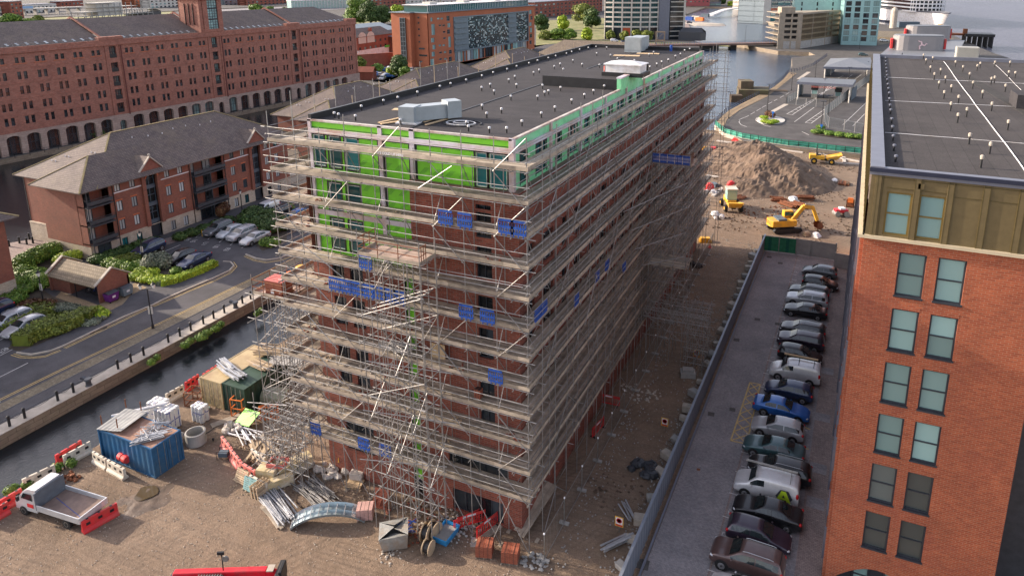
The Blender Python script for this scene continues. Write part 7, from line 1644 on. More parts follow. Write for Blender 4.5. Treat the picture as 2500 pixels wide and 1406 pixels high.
for i in range(3): pallet_thing(('brown upright pallet next to the blue painted one','brown upright pallet in the middle of the leaning stack','brown upright pallet at the right of the leaning stack')[i],(-36.95+.3*i,31.7,.5),1.45,'timber_pale',1.45)
pallet_thing('yellow empty pallet lying below the white block packs',at(866,1183),.3,'board_new'); pallet_thing('empty pallet among bags under the lowest deck',(-34.5,36.0,0),.8)
M['pack_yellow']=P('yellowed_board_pack',(.50,.40,.22),.7,0,.2,1.5,dirt=(.62,.58,.52))
for lab,loc,rz,s in (('tall yellowed board pack at the corner of the curved barrier row',(-37.2,33.1,0),.2,(1.5,1.0,1.15)),('long yellowed board pack running back under the scaffold cage',(-36.1,34.6,0),1.1,(2.6,1.0,1.0)),('white wrapped board pack beside the yellowed ones',(-35.9,32.9,0),1.0,(1.8,.6,.8))):
 mb=MB(); mb.box(-s[0]/2,s[0]/2,-s[1]/2,s[1]/2,.1,s[2])
 for i in range(4): mb.box(-s[0]/2-.01,s[0]/2+.01,-s[1]/2-.01,s[1]/2+.01,.1+i*s[2]/4.4,.12+i*s[2]/4.4)
 mb.box(-s[0]/2-.03,-s[0]/2+.1,-s[1]/2,s[1]/2,0,.1).box(s[0]/2-.1,s[0]/2,-s[1]/2,s[1]/2,0,.1); mb.build('board_pack',M['pack_yellow'] if 'yellow' in lab else M['wrap'],loc=loc,rz=rz,label=lab,cat='pack',bevel=.02)
frame_thing('salmon orange folded barriers lying on the yellowed packs',(-36.7,33.6,1.2),.3,1.3,.9,.25,'red_faded',name='folded_barriers')
sticks('pipe_pile','pile of bright metal pipes and rails pointing at the corrugated arch','pipe pile',(-34.6,31.3,0),-.38,34,4.2,.75,.05,'alu',0,.35,.1,seed=31); sticks('tube_pile','pile of rusty scaffold tubes beside the bright pipes','tube pile',(-33.0,33.3,0),-.3,40,4.0,.9,.035,'tube',0,.3,.14,seed=33); sticks('plank_pile','short pile of brown planks below the bright pipes','plank pile',(-34.2,30.5,0),-.38,9,3.2,.3,.11,'board',0,.12,.06,True,seed=34)
# corrugated arch: galvanised ribbed segment lying on its edge
t=thing('corrugated_arch','curved galvanised steel arch segment with cross ribs lying on the dirt','arch',(-30.3,31.6,0),.55); mb=MB(); PT=[]
n=11
for i in range(n): q=pi*(.19+.62*i/(n-1)); x=-3.0*cos(q); z=(sin(q)-sin(pi*.19))*1.9+.02; PT.append([(x,y,z+(.0 if abs(y)<.5 else (.1 if abs(y)>.55 else .0))) for y in (-.62,-.56,-.52,-.06,0,.06,.52,.56,.62)])
for r_ in PT:
 for j in (0,4,8): r_[j]=(r_[j][0],r_[j][1],r_[j][2]+.13)
mb.grid(PT); mb.build('ribbed_sheet',P('galvanised_blue_sheet',(.36,.44,.47),.35,.5,.15,1.5),t)
mb=MB()
for r_ in PT[::1]: mb.bar((r_[1][0],-.55,r_[1][2]+.02),(r_[1][0],.55,r_[1][2]+.02),.05,.05)
mb.build('cross_ribs',M['alu'],t)
# brick packs
M['brick_pack']=brick('stacked_new_bricks',(.38,.10,.05),(.46,.15,.08),(.12,.05,.04),.215,.075,.012)
def brick_pack(label,loc,rz=0,s=(1.1,.9,.95),m='brick_pack',group='shrink wrapped brick packs'):
 t=thing('brick_pack',label,'brick pack',loc,rz,group); mb=MB(); nx,nz=4,3
 for i in range(nx):
  for k in range(nz): x=-s[0]/2+s[0]*i/nx; z=.12+(s[2]-.12)*k/nz; mb.box(x+.008,x+s[0]/nx-.008,-s[1]/2,s[1]/2,z+.006,z+(s[2]-.12)/nz-.004)
 mb.build('bricks',M[m],t); p=MB(); pallet(p,s[0],s[1],.12); p.build('pallet_base',M['board'],t)
 b=MB()
 for x in (-s[0]*.25,s[0]*.25): b.box(x-.012,x+.012,-s[1]/2-.004,s[1]/2+.004,.1,s[2]+.006)
 b.build('strap',M['black'],t); return t
brick_pack('left one of the two brick packs on the dirt by the corner of the building',(*G(1184,1352),0),.3); brick_pack('right one of the two brick packs on the dirt by the corner of the building',(*G(1247,1366),0),.25)
M['pink_wrap']=P('pink_wrapped_blocks',(.50,.30,.26),.6,0,.15,2); brick_pack('pinkish brown block pack at the right end of the corrugated arch',(*G(893,1262),0),.5,m='pink_wrap'); mb=MB()
mb.box(-.6,.6,-.04,.04,0,1.3)
for i in range(3):
 for k in range(2): mb.bar((-.4+i*.4,-.06,.15+k*.6),(-.3+i*.4,-.06,.6+k*.6),.12,.05)
mb.xf(Matrix.Rotation(-.5,4,'X')); mb.build('tile_board',M['brick_pack'],loc=(*G(926,1240),0),rz=.1,label='tilted pallet of orange tiles leaning by the front loading tower',cat='pallet')
for lab,p,s in (('white block pack on the dirt beside the yellow pallet',(873,1168),(1.0,.7,.65)),('tall white block stack behind the smaller white pack',(889,1150),(.8,.7,1.5)),('white tilted panel stack right of the white blocks',(908,1165),(.5,.8,1.2))): MB().box(-s[0]/2,s[0]/2,-s[1]/2,s[1]/2,.08,s[2]).box(-s[0]/2+.02,s[0]/2-.02,-s[1]/2+.02,s[1]/2-.02,0,.08).build('block_pack',M['sackcloth'],loc=at(*p),rz=.25,label=lab,cat='pack',bevel=.03)
# hopper skip, drums, blue tray
t=thing('tipping_skip','dented galvanised tipping skip with folded lid near the cable drums','skip',(*G(965,1325),0),.6); mb=MB(); a=[(-.8,-.75,.15),(.8,-.75,.15),(.8,.75,.15),(-.8,.75,.15)]; b=[(-1.0,-.8,1.1),(.9,-.8,1.25),(.9,.8,1.25),(-1.0,.8,1.1)]
for i in range(4): j=(i+1)%4; mb.quad(a[i],a[j],b[j],b[i])
mb.quad(*a[::-1]); mb.quad(b[0],b[1],(0,-.1,.9)); mb.quad(b[1],b[2],(0,.1,1.05)); mb.quad(b[2],b[3],(0,.1,1.35)); mb.quad(b[3],b[0],(0,0,1.3)); mb.build('body',P('dull_zinc',(.33,.34,.33),.45,.4,.3,1.5,dirt=(.3,.22,.15)),t)
MB().bar((-.9,-.5,.08),(1.0,-.5,.08),.14,.14).bar((-.9,.5,.08),(1.0,.5,.08),.14,.14).build('skids',M['rust'],t)
for i,(x,y,rz,lab) in enumerate(((1043,1318,.1,'left cable drum of the three beside the blue skip'),(1060,1312,-.1,'right cable drum of the three beside the blue skip'),(1046,1350,.05,'front cable drum of the three, lying nearest the camera'))):
 t=thing('cable_drum',lab,'cable drum',(*G(x,y),0),rz,'wooden cable drums'); r=.62 if i<2 else .5
 for sx in (-.24,.24): MB().lathe([(0,sx-.03),(r,sx-.03),(r,sx+.03),(0,sx+.03)],18,(0,0,r),axis='x').build('flange',M['timber_pale'],t)
 MB().lathe([(r*.75,-.2),(r*.78,0),(r*.75,.2)],16,(0,0,r),axis='x').build('cable',M['black'],t)
t=thing('blue_tub','blue plastic mixing tub tilted beside the cable drums','tub',(*G(1089,1312),0),-.05); mb=MB(); o=[(-.6,-.85),(.6,-.85),(.6,.85),(-.6,.85)]
for (x0,y0),(x1,y1) in zip(o,o[1:]+o[:1]): mb.quad((x0*.85,y0*.85,.1),(x1*.85,y1*.85,.1),(x1,y1,.6),(x0,y0,.6)); mb.quad((x1*.78,y1*.8,.14),(x0*.78,y0*.8,.14),(x0*.92,y0*.93,.6),(x1*.92,y1*.93,.6)); mb.quad((x0,y0,.6),(x1,y1,.6),(x1*.92,y1*.93,.6),(x0*.92,y0*.93,.6))
mb.build('rim',P('sky_blue_plastic',(.03,.25,.55),.4,0,.15),t,bevel=.0); MB().box(-.5,.5,-.7,.7,.1,.42).build('slurry',M['concrete'],t)
def ped_barrier(label,loc,rz,group='red pedestrian barriers',tilt=0):
 t=thing('pedestrian_barrier',label,'barrier',loc,rz,group); mb=MB(); mb.box(-1,1,-.02,.02,.75,.98).box(-1,1,-.02,.02,.12,.2).box(-1,-.94,-.02,.02,.1,1).box(.94,1,-.02,.02,.1,1)
 for i in range(11): mb.box(-.9+i*.18,-.86+i*.18,-.015,.015,.2,.75)
 mb.build('panel',M['red_plastic'],t); MB().box(-.85,-.75,-.25,.25,0,.1).box(.75,.85,-.25,.25,0,.1).build('foot',M['rubber'],t); MB().box(-.3,.3,-.03,.03,.8,.93).build('white_strip',M['white'],t); return t
ped_barrier('red barrier leaning in the bunch right of the blue tub',(*G(1140,1285),0),1.0); ped_barrier('second red barrier of the bunch right of the blue tub',(*G(1152,1282),0),.8); ped_barrier('red barrier standing alone before the base of the corner scaffold',(*G(1190,1297),0),1.25); ped_barrier('red barrier in the fence gap halfway along the lane',(*G(1486,988),0),.05); ped_barrier('red barrier behind the corner fence along the lane',(*G(1460,1055),0),1.4)
t=thing('plank_ramp','wide brown plank ramp leaning at the building corner','planks',(*G(1262,1296),0),1.35); mb=MB()
for i in range(7): mb.bar((-.2+random.uniform(-.3,.1),-.8+i*.24,.25+.03*i),(3.9,-.5+i*.2,1.3),.22,.05)
mb.build('planks',M['board'],t)
sticks('plank_pair','two long boards on the dirt left of the corner barrier','planks',(*G(1205,1290),0),1.25,3,3.9,.25,.11,'board',0,.08,.04,True,seed=41); MB().box(-.5,.5,-.4,.4,0,.04).build('loose_board',M['concrete'],loc=at(1168,1323),rz=.4,label='small grey sheet on the dirt above the left brick pack',cat='board')
lumps('rubble_heap','grey rubble heap at the foot of the corner scaffold standard','rubble',(*G(1303,1372),0),50,.9,.14,'concrete',.15,51); lumps('rubble_heap','pale rubble scattered beside the tipping skip','rubble',(*G(948,1352),0),40,1.0,.08,'stone',.05,52)
lumps('rubble_heap','brown rubble spread below the lowest deck by the blue tub','rubble',(*G(1118,1290),0),60,1.6,.13,'concrete',.1,53); lumps('rubble_heap','rubble and brick bits under the front loading tower','rubble',(-24.8,34.0,0),70,2.4,.12,'brick_pack',.1,54); lumps('steel_scrap','heap of rusty mesh offcuts behind the truck','scrap',(*G(170,1168),0),26,.8,.2,'rust',.12,55)
sticks('blue_trestle','blue folded trestle beside the tipping skip','trestle',(*G(997,1300),0),.8,8,1.3,.3,.03,'blue_plastic',.1,.8,.9,seed=61)
lumps('bag_heap','white and yellow bags piled under the lowest deck at left','bags',(-33.6,35.6,0),16,1.3,.36,'sackcloth',.2,62); lumps('bag_heap','pale dumpy bag on the first deck above the white blocks','bags',(-31.0,36.6,1.1),5,.5,.5,'sackcloth',.2,63)
for i,(x,y) in enumerate(((-33.0,36.4),(-31.8,36.9))): MB().lathe([(.2,0),(.42,.3),(.4,.8),(.22,1.0)],10).build('concrete_mixer',M['yellow'],loc=(x,y,.5),rz=.3,label=('yellow mixer drum under the left end of the front scaffold','second yellow mixer drum beside the stacked white blocks')[i],cat='mixer')
# brick guards and other things on the decks
FG=Face((XL,34.5),0)
def guard(label,px,py,F,w=.95,h=.68,n=6):
 u,z=onF(F,px,py); zz=min(LV,key=lambda q:abs(q-z+.5)); mb=MB(); zz+=.1
 for i in range(n+1): fbox(mb,F,u-w/2+w*i/n-.035,u-w/2+w*i/n+.035,zz-.15*(i%2),zz+h,.02,.05)
 for k in (0,.35,.75): fbox(mb,F,u-w/2,u+w/2,zz+k,zz+k+.14,.02,.055)
 mb.build('brick_guard',M['blue_plastic'],label=label,cat='brick guard',group='blue brick guards on the scaffold rails')
for i,(x,y,lab) in enumerate(((1088,534,'blue guard upper left of two beside each other on the red brick'),(1135,540,'blue guard upper right of two beside each other on the red brick'),(1236,556,'wide blue guard left half at the building corner'),(1266,560,'wide blue guard right half at the building corner'),(818,690,'first blue guard at the left end of the long row'),(845,697,'second blue guard of the long row'),(872,703,'third blue guard of the long row'),(900,708,'fourth blue guard of the long row'),(927,714,'fifth blue guard of the long row'),(952,719,'sixth blue guard of the long row'),(975,724,'last blue guard at the right end of the long row'),
(1138,752,'blue guard left of the brick window halfway up the front'),(1190,762,'blue guard under the brick window halfway up the front'),(1210,912,'pale blue guard low on the front near the corner'),(888,1068,'blue guard at the bottom left deck'),(940,1085,'blue guard on the bottom deck before the green strip'),(893,643,'blue guard below the rusty guard gates'),(770,1035,'blue guard behind the dense tube cage'))): guard(lab,x,y,FG)
FGS=Face((XO,34.6),pi/2)
for i,(x,y,lab) in enumerate(((1312,760,'blue guard lowest left on the lane side of the scaffold'),(1327,745,'blue guard next to the lowest left one on the lane side'),(1406,733,'blue guard alone in the middle of the lane side'),(1457,683,'blue guard of the rising pair on the lane side'),(1481,655,'upper blue guard of the rising pair on the lane side'),(1523,643,'dark blue guard right of the rising pair'))): guard(lab,x,y,FGS)
for i in range(5): mb=MB(); F=Face((-16.0,61.1),0); u=.05+i*.7; [fbox(mb,F,u+k*.11,u+k*.11+.06,20.2,21.1,.02,.05) for k in range(6)]; fbox(mb,F,u,u+.62,20.3,20.42,.01,.055); fbox(mb,F,u,u+.62,20.9,21.02,.01,.055); mb.build('brick_guard',M['blue_plastic'],label=('leftmost','second','middle','fourth','rightmost')[i]+' blue guard on the lane side loading platform',cat='brick guard',group='blue brick guards on the scaffold rails')
D14=14.13
t=thing('brick_crate','red brown brick crate with slatted lid on the left loading platform','crate',(*G(682,716,D14),D14),.05); MB().box(-.75,.75,-.55,.55,.12,1.1).build('bricks',M['brick_pack'],t)
for i in range(5): MB().box(-.8,.8,-.55+i*.24,-.4+i*.24,1.12,1.2).build('lid_slat',M['red_faded'],t)
MB().box(-.85,.85,-.65,.65,0,.1).build('base',M['rust'],t); MB().box(-.25,.1,-.57,-.555,.2,.5).build('paper_label',M['white'],t)
for lab,(x,y),cl,s in (('red orange mixer on the left loading platform behind the crate',(712,690),'orange',.45),('yellow mixer tub on the left loading platform',(735,672),'yellow',.42),('green bucket at the far end of the left loading platform',(762,657),'glass_green',.25)):
 if cl=='glass_green': M['glass_green']=P('green_bucket',(.02,.35,.07),.4,0,.1)
 MB().lathe([(s*.6,0),(s,.3),(s*.95,s*1.6),(s*.7,s*1.9)],12).build('mixer' if 'mixer' in lab else 'bucket',M[cl],loc=(*G(x,y,D14),D14),label=lab,cat='mixer' if 'mixer' in lab else 'bucket')
brick_pack('small red brick stack behind the mixers on the left loading platform',(*G(755,680,D14),D14),.1,(.8,.6,.6)); brick_pack('white wrapped block pack on the left loading platform',(*G(738,690,D14),D14),.1,(1.3,1.0,.3),'sackcloth')
brick_pack('narrow brick stack on the deck below the brick window right of centre',(-20.2,35.3,10.08),0,(.45,.4,.75)); MB().box(-.55,.55,-.02,.02,0,1.05).build('ply_sheet',M['board_new'],loc=(-23.4,35.6,12.1),rz=.05,label='square plywood sheet leaning on the red brick front',cat='sheet')
sticks('lattice_girder','white lattice girders laid along the deck in the middle of the front','girders',(-26.3,35.1,12.3),.02,22,2.6,.4,.03,'tube_bright',0,.5,.5,seed=71)
rr=random.Random(5)
for i in range(26):        # small debris on decks
 z=LV[rr.randrange(0,10)]; x=rr.uniform(-34,-27) if i<16 else rr.uniform(-26,-17); lumps('mortar_spill',ORD[i]+' patch of pale mortar debris strewn on the scaffold decks','debris',(x,35.2,z+.02),9,.6,.09,rr.choice(['stone','brick_pack','board_new']),.02,80+i,group='mortar debris strewn on the scaffold decks')
# mesh fence at the scaffold foot along the lane, with small lights
t=thing('mesh_fence','grey mesh site fence along the foot of the lane side scaffolding','fence',(-15.6,60,0)); y=34.5
FY=[]
while y<93:
 if not(53.5<y<55.5):
  mb=MB(); x=-15.2-.005*(y-34)
  mb.path([(x,y,.1),(x,y,2.0),(x,y+3.4,2.0),(x,y+3.4,.1),(x,y,.1)],.025,5)
  for k in range(14): mb.tube((x,y+.24*k+.1,.1),(x,y+.24*k+.1,2.0),.008,3)
  mb.build('panel',M['steel'],t); MB().box(x-.35,x+.35,y-.12,y+.12,0,.14).build('foot',M['concrete'],t)
  MB().blob((x,y,2.1),.07,.07,.09,6,4,0).build('warning_light',P('white_warning_lamp',(.9,.9,.9),.2,0,.05) if 'wl' not in M else M['wl'],t)
 y+=3.5
shift(t)
# hoarding between lane and car park, with blocks behind
M['hoard']=P('grey_blue_hoarding',(.20,.225,.27),.45,.3,.12,.5)
t=thing('hoarding','long grey blue sheet hoarding between the dirt lane and the car park','hoarding',(-9.2,58,0)); y=14.0
while y<95.5:
 x=-9.62+(y-36)*.0155; x2=-9.62+(y+2.4-36)*.0155; mb=MB(); P2=[]
 for k in range(17): q=k/16; P2.append([(x+(x2-x)*q+(.03 if k%4 in(1,2) else 0),y+2.4*q,z) for z in (.05,2.25)])
 mb.grid(P2); mb.bar((x,y,2.3),(x2,y+2.4,2.3),.2,.1); mb.bar((x-.08,y,.0),(x-.08,y,2.25),.1,.1); mb.build('panel',M['hoard'],t); y+=2.4
MB().bar((-9.45,14,.12),(-8.5,95,.12),.14,.1).build('bottom_rail',M['coping'],t); shift(t)
rr=random.Random(9)
for i in range(26):
 y=36+i*2.35+rr.uniform(-.6,.6); x=-10.3+(y-36)*.0155-rr.uniform(0,.25); s=rr.uniform(.35,.6)
 mb=MB(); mb.box(-s,s,-s*.7,s*.7,0,s*1.1); mb.xf(Matrix.Rotation(rr.uniform(-.25,.25),4,'X')); mb.build('concrete_block',M['stone' if i%3 else 'concrete'],loc=(x,y,0),rz=rr.uniform(-.5,.5),bevel=.05,label=ORD[i]+' rough ballast block along the hoarding, counted from the photo bottom',cat='block',group='ballast blocks behind the hoarding')
lumps('tarpaulin_heap','dark crumpled tarpaulin heap on the lane against the hoarding','tarpaulin',(*G(1572,1150),0),14,1.0,.45,'dark_metal',.4,91); lumps('tarpaulin_heap','black crumpled sheet on the lane by the scaffold light','tarpaulin',(*G(1698,650),0),8,.7,.45,'black',.3,92)
sticks('channel_lengths','grey metal channels leaning by the hoarding at the bottom of the lane','channels',(*G(1505,1330),.1),.95,8,2.6,.3,.07,'alu',.05,.3,.05,True,seed=93); sticks('channel_lengths','pale pipe lengths pointing at the hoarding above the warning sign','pipes',(*G(1532,1256),.1),-.9,5,1.9,.3,.06,'alu',.1,.2,.1,seed=94)
for x,y,lab in ((1523,1303,'yellow prohibition sign lowest on the lane side of the hoarding'),(1632,1055,'yellow prohibition sign by the pale block behind the hoarding'),(1708,884,'yellow prohibition sign at the foot of the gantry tower')):
 p=G(x,y); t=thing('warning_sign',lab,'sign',(p[0]-.35,p[1],.0),0,'yellow warning signs'); MB().box(-.3,.3,-.02,.02,.5,1.25).build('board',M['yellow'],t); MB().box(-.24,.24,-.03,-.021,.68,1.2).build('white_face',M['white'],t); MB().lathe([(.2,0),(.2,.01),(.14,.012),(.14,0)],16,(0,-.032,.97),axis='y').build('red_ring',M['red_plastic'],t); MB().box(-.24,.24,-.035,-.03,.55,.66).build('red_strip',M['red_plastic'],t); MB().box(-.02,.02,0,.04,0,.5).build('post',M['steel'],t)
MB().box(-.7,.7,-.5,.5,0,.55).box(-.5,.5,-.35,.35,.55,.8).build('concrete_kentledge',M['concrete'],loc=at(1679,918),rz=.3,label='stack of grey concrete weights beside the gantry tower foot',cat='weights')
# gates at the far end of the car park
a=Vector((*G(1858,612),0)); b=Vector((*G(1943,622),0)); c=Vector((*G(2038,637),0)); Fg=Face(a[:2],atan2(b.y-a.y,b.x-a.x)); Lg=(b-a).length
t=thing('mesh_gate','green netted double gate at the far end of the car park','gate',tuple((a+b)/2));
for i in range(2):
 u0=Lg*i/2; u1=Lg*(i+1)/2; mb=MB(); fbox(mb,Fg,u0,u1,.15,2.2,-.03,0); mb.build('netting',P('green_debris_net',(.03,.20,.10),.7,0,.3,1.5) if 'gnet' not in M else M['gnet'],t); mb=MB()
 for u in (u0,u1-.06): fbox(mb,Fg,u,u+.06,.05,2.3,-.04,.05)
 for z in (.1,2.24): fbox(mb,Fg,u0,u1,z,z+.06,-.04,.05)
 mb.build('frame',M['steel'],t)
 mb=MB(); fbox(mb,Fg,u0+.9,u0+1.3,.15,2.2,.0,.02); mb.build('dark_net_band',P('dark_green_band',(.01,.12,.08),.7),t)
shift(t); Fh=Face(b[:2],atan2(c.y-b.y,c.x-b.x)); Lh=(c-b).length; t=thing('sheet_gate','grey solid sheet gates right of the green netted gate','gate',tuple((b+c)/2));
for u0,u1 in ((0,Lh*.36),(Lh*.37,Lh)): mb=MB(); fbox(mb,Fh,u0,u1,.1,2.35,-.05,.02); mb.build('leaf',M['concrete'],t)
mb=MB(); fbox(mb,Fh,-.1,.05,0,2.4,-.1,.1); fbox(mb,Fh,Lh*.36,Lh*.37+.03,0,2.4,-.1,.1); fbox(mb,Fh,Lh-.1,Lh+.1,0,2.5,-.1,.1); mb.build('post',M['steel'],t); shift(t)
p=G(2036,652); MB().box(0,1.9,0,.12,0,2.0).box(-.05,.1,-.05,.17,0,2.1).bar((.5,-.01,.6),(.5,-.01,1.5),.05,.03).bar((.1,-.01,1.1),(1.8,-.01,1.1),.05,.03).build('side_panel',M['concrete'],loc=(p[0],p[1]-.2,0),rz=-.05,label='short grey panel closing the gap between gate and brick block',cat='panel')
# ---- the far dirt: mound, pipes, slabs, bags
from mathutils import noise as mno
def mound(name,label,cx,cy,rx,ry,peaks,m,n=70,cat='mound'):
 Pm=[]
 for i in range(n+1):
  row=[]
  for j in range(n+1):
   x=(-1+2*i/n)*rx; y=(-1+2*j/n)*ry; z=0
   for px_,py_,h,sl in peaks: z=max(z,min(h,h*1.25-hypot(x-px_,(y-py_)*.8)*sl))
   w=min(1,z/1.5); z+=w*(.75*mno.fractal(Vector((x*.32,y*.32,rx)),1,2,5)+.22*mno.noise(Vector((x*2.2,y*.7,1)))+.14*mno.noise(Vector((x*3,y*3,4))))
   row.append((x,y,max(z,0)-.12))
  Pm.append(row)
 return MB().grid(list(zip(*Pm))).build(name,m,loc=(cx,cy,0),label=label,cat=cat)
M['spoil']=P('spoil_earth',(.115,.078,.055),.95,0,.5,.8,bmp=1.0,dirt=(.17,.12,.085))
mound('dirt_mound','large brown spoil mound between the dumper and the excavator',-12.5,137,15,20,((0,-2,4.5,.55),(-3,6,4.3,.55),(3.5,-4,3.5,.5),(-7,11,2.8,.4),(-2,-11,2.0,.4),(-8,3,2.2,.4)),M['spoil'],90)
mound('dirt_mound','lower brown spoil spill at the left foot of the large mound',-22.5,150,7,10,((0,0,1.7,.4),(3,-3,1.2,.4)),M['spoil'],40)
for i,(x,y,w_,h_,rz,cl,lab,nm) in enumerate(((1965,488,3.2,.9,.3,'rust','rusty steel skip among pipe stacks behind the excavator','skip'),(1925,503,3.4,.6,-.5,'rust','stack of rusty steel pipes left of the excavator arm','pipe_stack'),(1952,505,3.2,.6,-.5,'rust','second stack of rusty steel pipes beside the excavator boom','pipe_stack'),(1900,490,2.4,.5,.2,'rust','round rusty pile cap left of the white bags','pipe_stack'),(1750,405,2.2,.7,.1,'rust','rusty reinforcement cages by the scaffolding','pipe_stack'),(1800,485,2.6,.3,.9,'rust','rusty mesh rods lying left of the tracks','pipe_stack'),(2060,450,2.6,.3,1.5,'rust','rusty mesh mats stacked against the brick block','pipe_stack'))):
 sticks(nm,lab,'steel',at(x,y),rz,16,w_,.9,.12,cl,0,h_,.12,seed=100+i)
for i,(x,y,s,m_,lab) in enumerate(((1940,492,.5,'white','white bulk bags on the rusty pipes behind the excavator'),(1750,532,.6,'white','white bulk bags heaped on the dirt below the yellow cabbed dumper'),(1737,472,.45,'white','white bag below the small red machine by the scaffolding'),(2037,445,.7,'white','single white wrapped cube bag right of the big mound'),(2070,452,.5,'spoil','dark earth clod right of the white cube bag'))): lumps('bulk_bag',lab,'bag',at(x,y),7 if i<3 else 2,.9 if i<3 else .2,s,m_,.3,120+i,.85)
for i,(x,y,a,b,m_,lab) in enumerate(((1840,440,3.0,2.0,'bgp','blue grey flat sheets stacked left of the mound foot'),(1810,448,1.6,1.2,'c_green_b','teal sheeting bundle left of the flat sheets'),(1865,428,2.2,1.0,'stone','open pale metal trough at the left foot of the mound'),(1795,392,3.0,.8,'alu','blue grey duct lengths left of the mound top'),(1815,412,1.8,1.3,'timber_pale','pale timber crate stack left of the trough'),(1745,455,1.8,1.0,'bgp','grey sheets by the scaffolding beside red machines'),(1800,345,2.4,1.2,'red_plastic','stacked red barriers under the curved green netting'),(1718,365,1.6,1.0,'yellow','yellow machine half hidden by the far scaffold poles'),(1722,590,1.8,1.2,'yellow','yellow tipping skip at the far scaffold foot'),(1970,575,1.2,.8,'timber_pale','yellow cable reel right of the excavator tracks'),(1993,578,1.2,1.0,'white','white slab with a hole right of the yellow reel'))):
 if m_=='c_green_b': m_='teal_clad'
 mb=MB();
 for k in range(4): mb.box(-a/2+.1*k,a/2-.05*k,-b/2+.04*k,b/2-.1*k,.16*k,.16*k+.13)
 mb.build('sheet_stack' if m_ in('bgp','teal_clad') else 'stacked_load',M[m_],loc=at(x,y),rz=.3+.4*i,label=lab,cat='stack')
for i,(x,y,lab) in enumerate(((1733,467,'red round mixer by the scaffolding among white bags'),(1785,462,'red round machine left of the mound beside blue sheets'))): MB().lathe([(.2,-.5),(.7,-.3),(.75,.3),(.3,.6)],12,(0,0,.8),axis='y').box(-.9,.9,-.4,.4,0,.3).build('red_mixer',M['red_plastic'],loc=at(x,y),rz=.4,label=lab,cat='mixer')
mb=MB()
for p_,q_ in (((1990,376),(2110,398)),((2015,398),(2100,402)),((2060,385),(2062,402)),((2010,372),(2008,384)),((1750,345),(1960,374)),((1730,388),(1800,392)),((1725,430),(1800,440)),((1740,480),(1790,440)),((1730,465),(1760,470))): a_,b_=at(*p_),at(*q_); mb=MB(); mb.bar((a_[0],a_[1],.1),(b_[0],b_[1],.1),.6,.24); mb.build('ground_beam',M['sackcloth'],label='pale concrete ground beam cast in the dirt of the far site',cat='ground beam',group='concrete ground beams on the far site')
for x,y,lab in ((1733,605,'red and white traffic cone at the far foot of the scaffold'),): MB().lathe([(.3,0),(.3,.05),(.14,.06),(.03,.75)],10).build('traffic_cone',M['red_plastic'],loc=at(x,y),label=lab,cat='cone')
# ---- roof things of the main building
RZ=27.33
t=thing('roof_duct_unit','silver sheet metal duct unit near the left front of the black flat roof','duct unit',(*G(1015,300,RZ),RZ),0); a=Vector((*G(983,308,RZ),0)); b=Vector((*G(1026,308,RZ),0)); c=Vector((*G(1083,288,RZ),0))
lo=Vector(t.location); A_=Vector((a.x,a.y,0))-Vector((lo.x,lo.y,0)); M['zinc']=P('zinc_duct',(.36,.40,.42),.35,.35,.12,1)
ang=.95; MB().box(-.55,.55,-.6,.6,.1,1.15).build('duct_inlet',M['zinc'],t,loc=(-.35,-.1,0),rz=.15); MB().box(-.9,2.0,-.5,.5,.15,1.1).build('duct_run',M['zinc'],t,loc=(.2,.6,0),rz=ang); MB().box(-.5,.5,-.5,.6,.15,1.3).build('fan_box',M['zinc'],t,loc=(1.55,2.1,0),rz=ang); MB().box(-.75,.75,-.7,.7,0,.1).build('base_sheet',M['white'],t,loc=(-.35,-.1,0),rz=.15)
for i,(p_,q_,lab) in enumerate((((925,300),(985,286),'upper timber plank left of the roof duct'),((930,303),(975,296),'lower timber plank left of the roof duct'),((1040,305),(1100,288),'timber plank right of the roof duct'),((1036,298),(1060,290),'short timber plank under the roof duct'))): mb=MB(); mb.bar(at(*p_,RZ+.06),at(*q_,RZ+.06),.2,.06); mb.build('roof_plank',M['board_new'],label=lab,cat='plank')
MB().box(-.7,.7,-.35,.35,0,.03).build('ply_sheet',M['board_new'],loc=at(985,268,RZ+.9),rz=.3,label='ply sheet lying on the back of the roof duct',cat='sheet')
mb=MB(); c=G(1125,302,RZ)
for k,r in enumerate((.95,.88,.5,.42)): mb.path([(r*1.1*cos(2*pi*i/20),r*.8*sin(2*pi*i/20),.05+.02*k) for i in range(21)],.022,5)
mb.build('hose_coil',M['white'],loc=(c[0],c[1],RZ),label='loose white cable coil on the black roof right of the duct',cat='cable'); mb=MB(); mb.path([(1.3*cos(2*pi*i/20),1.0*sin(2*pi*i/20),.03) for i in range(19)],.04,5); mb.build('hose_coil',M['black'],loc=(c[0]+.15,c[1],RZ),label='black cable ring round the white cable coil on the roof',cat='cable')
t=thing('rooflight','white glazed rooflight box with shallow hipped top on the raised roof','rooflight',(*G(1528,183,28.2),28.15),0); mb=MB(); mb.box(-1.6,1.6,-1.0,1.0,.35,1.0).box(-1.75,1.75,-1.15,1.15,1.0,1.1); mb.quad((-1.7,-1.1,1.1),(1.7,-1.1,1.1),(.6,0,1.35),(-.6,0,1.35)); mb.quad((1.7,1.1,1.1),(-1.7,1.1,1.1),(-.6,0,1.35),(.6,0,1.35)); mb.quad((1.7,-1.1,1.1),(1.7,1.1,1.1),(.6,0,1.35)); mb.quad((-1.7,1.1,1.1),(-1.7,-1.1,1.1),(-.6,0,1.35)); mb.build('glazed_box',M['white'],t); MB().box(-1.9,1.9,-1.2,1.2,0,.35).build('upstand',M['black'],t)
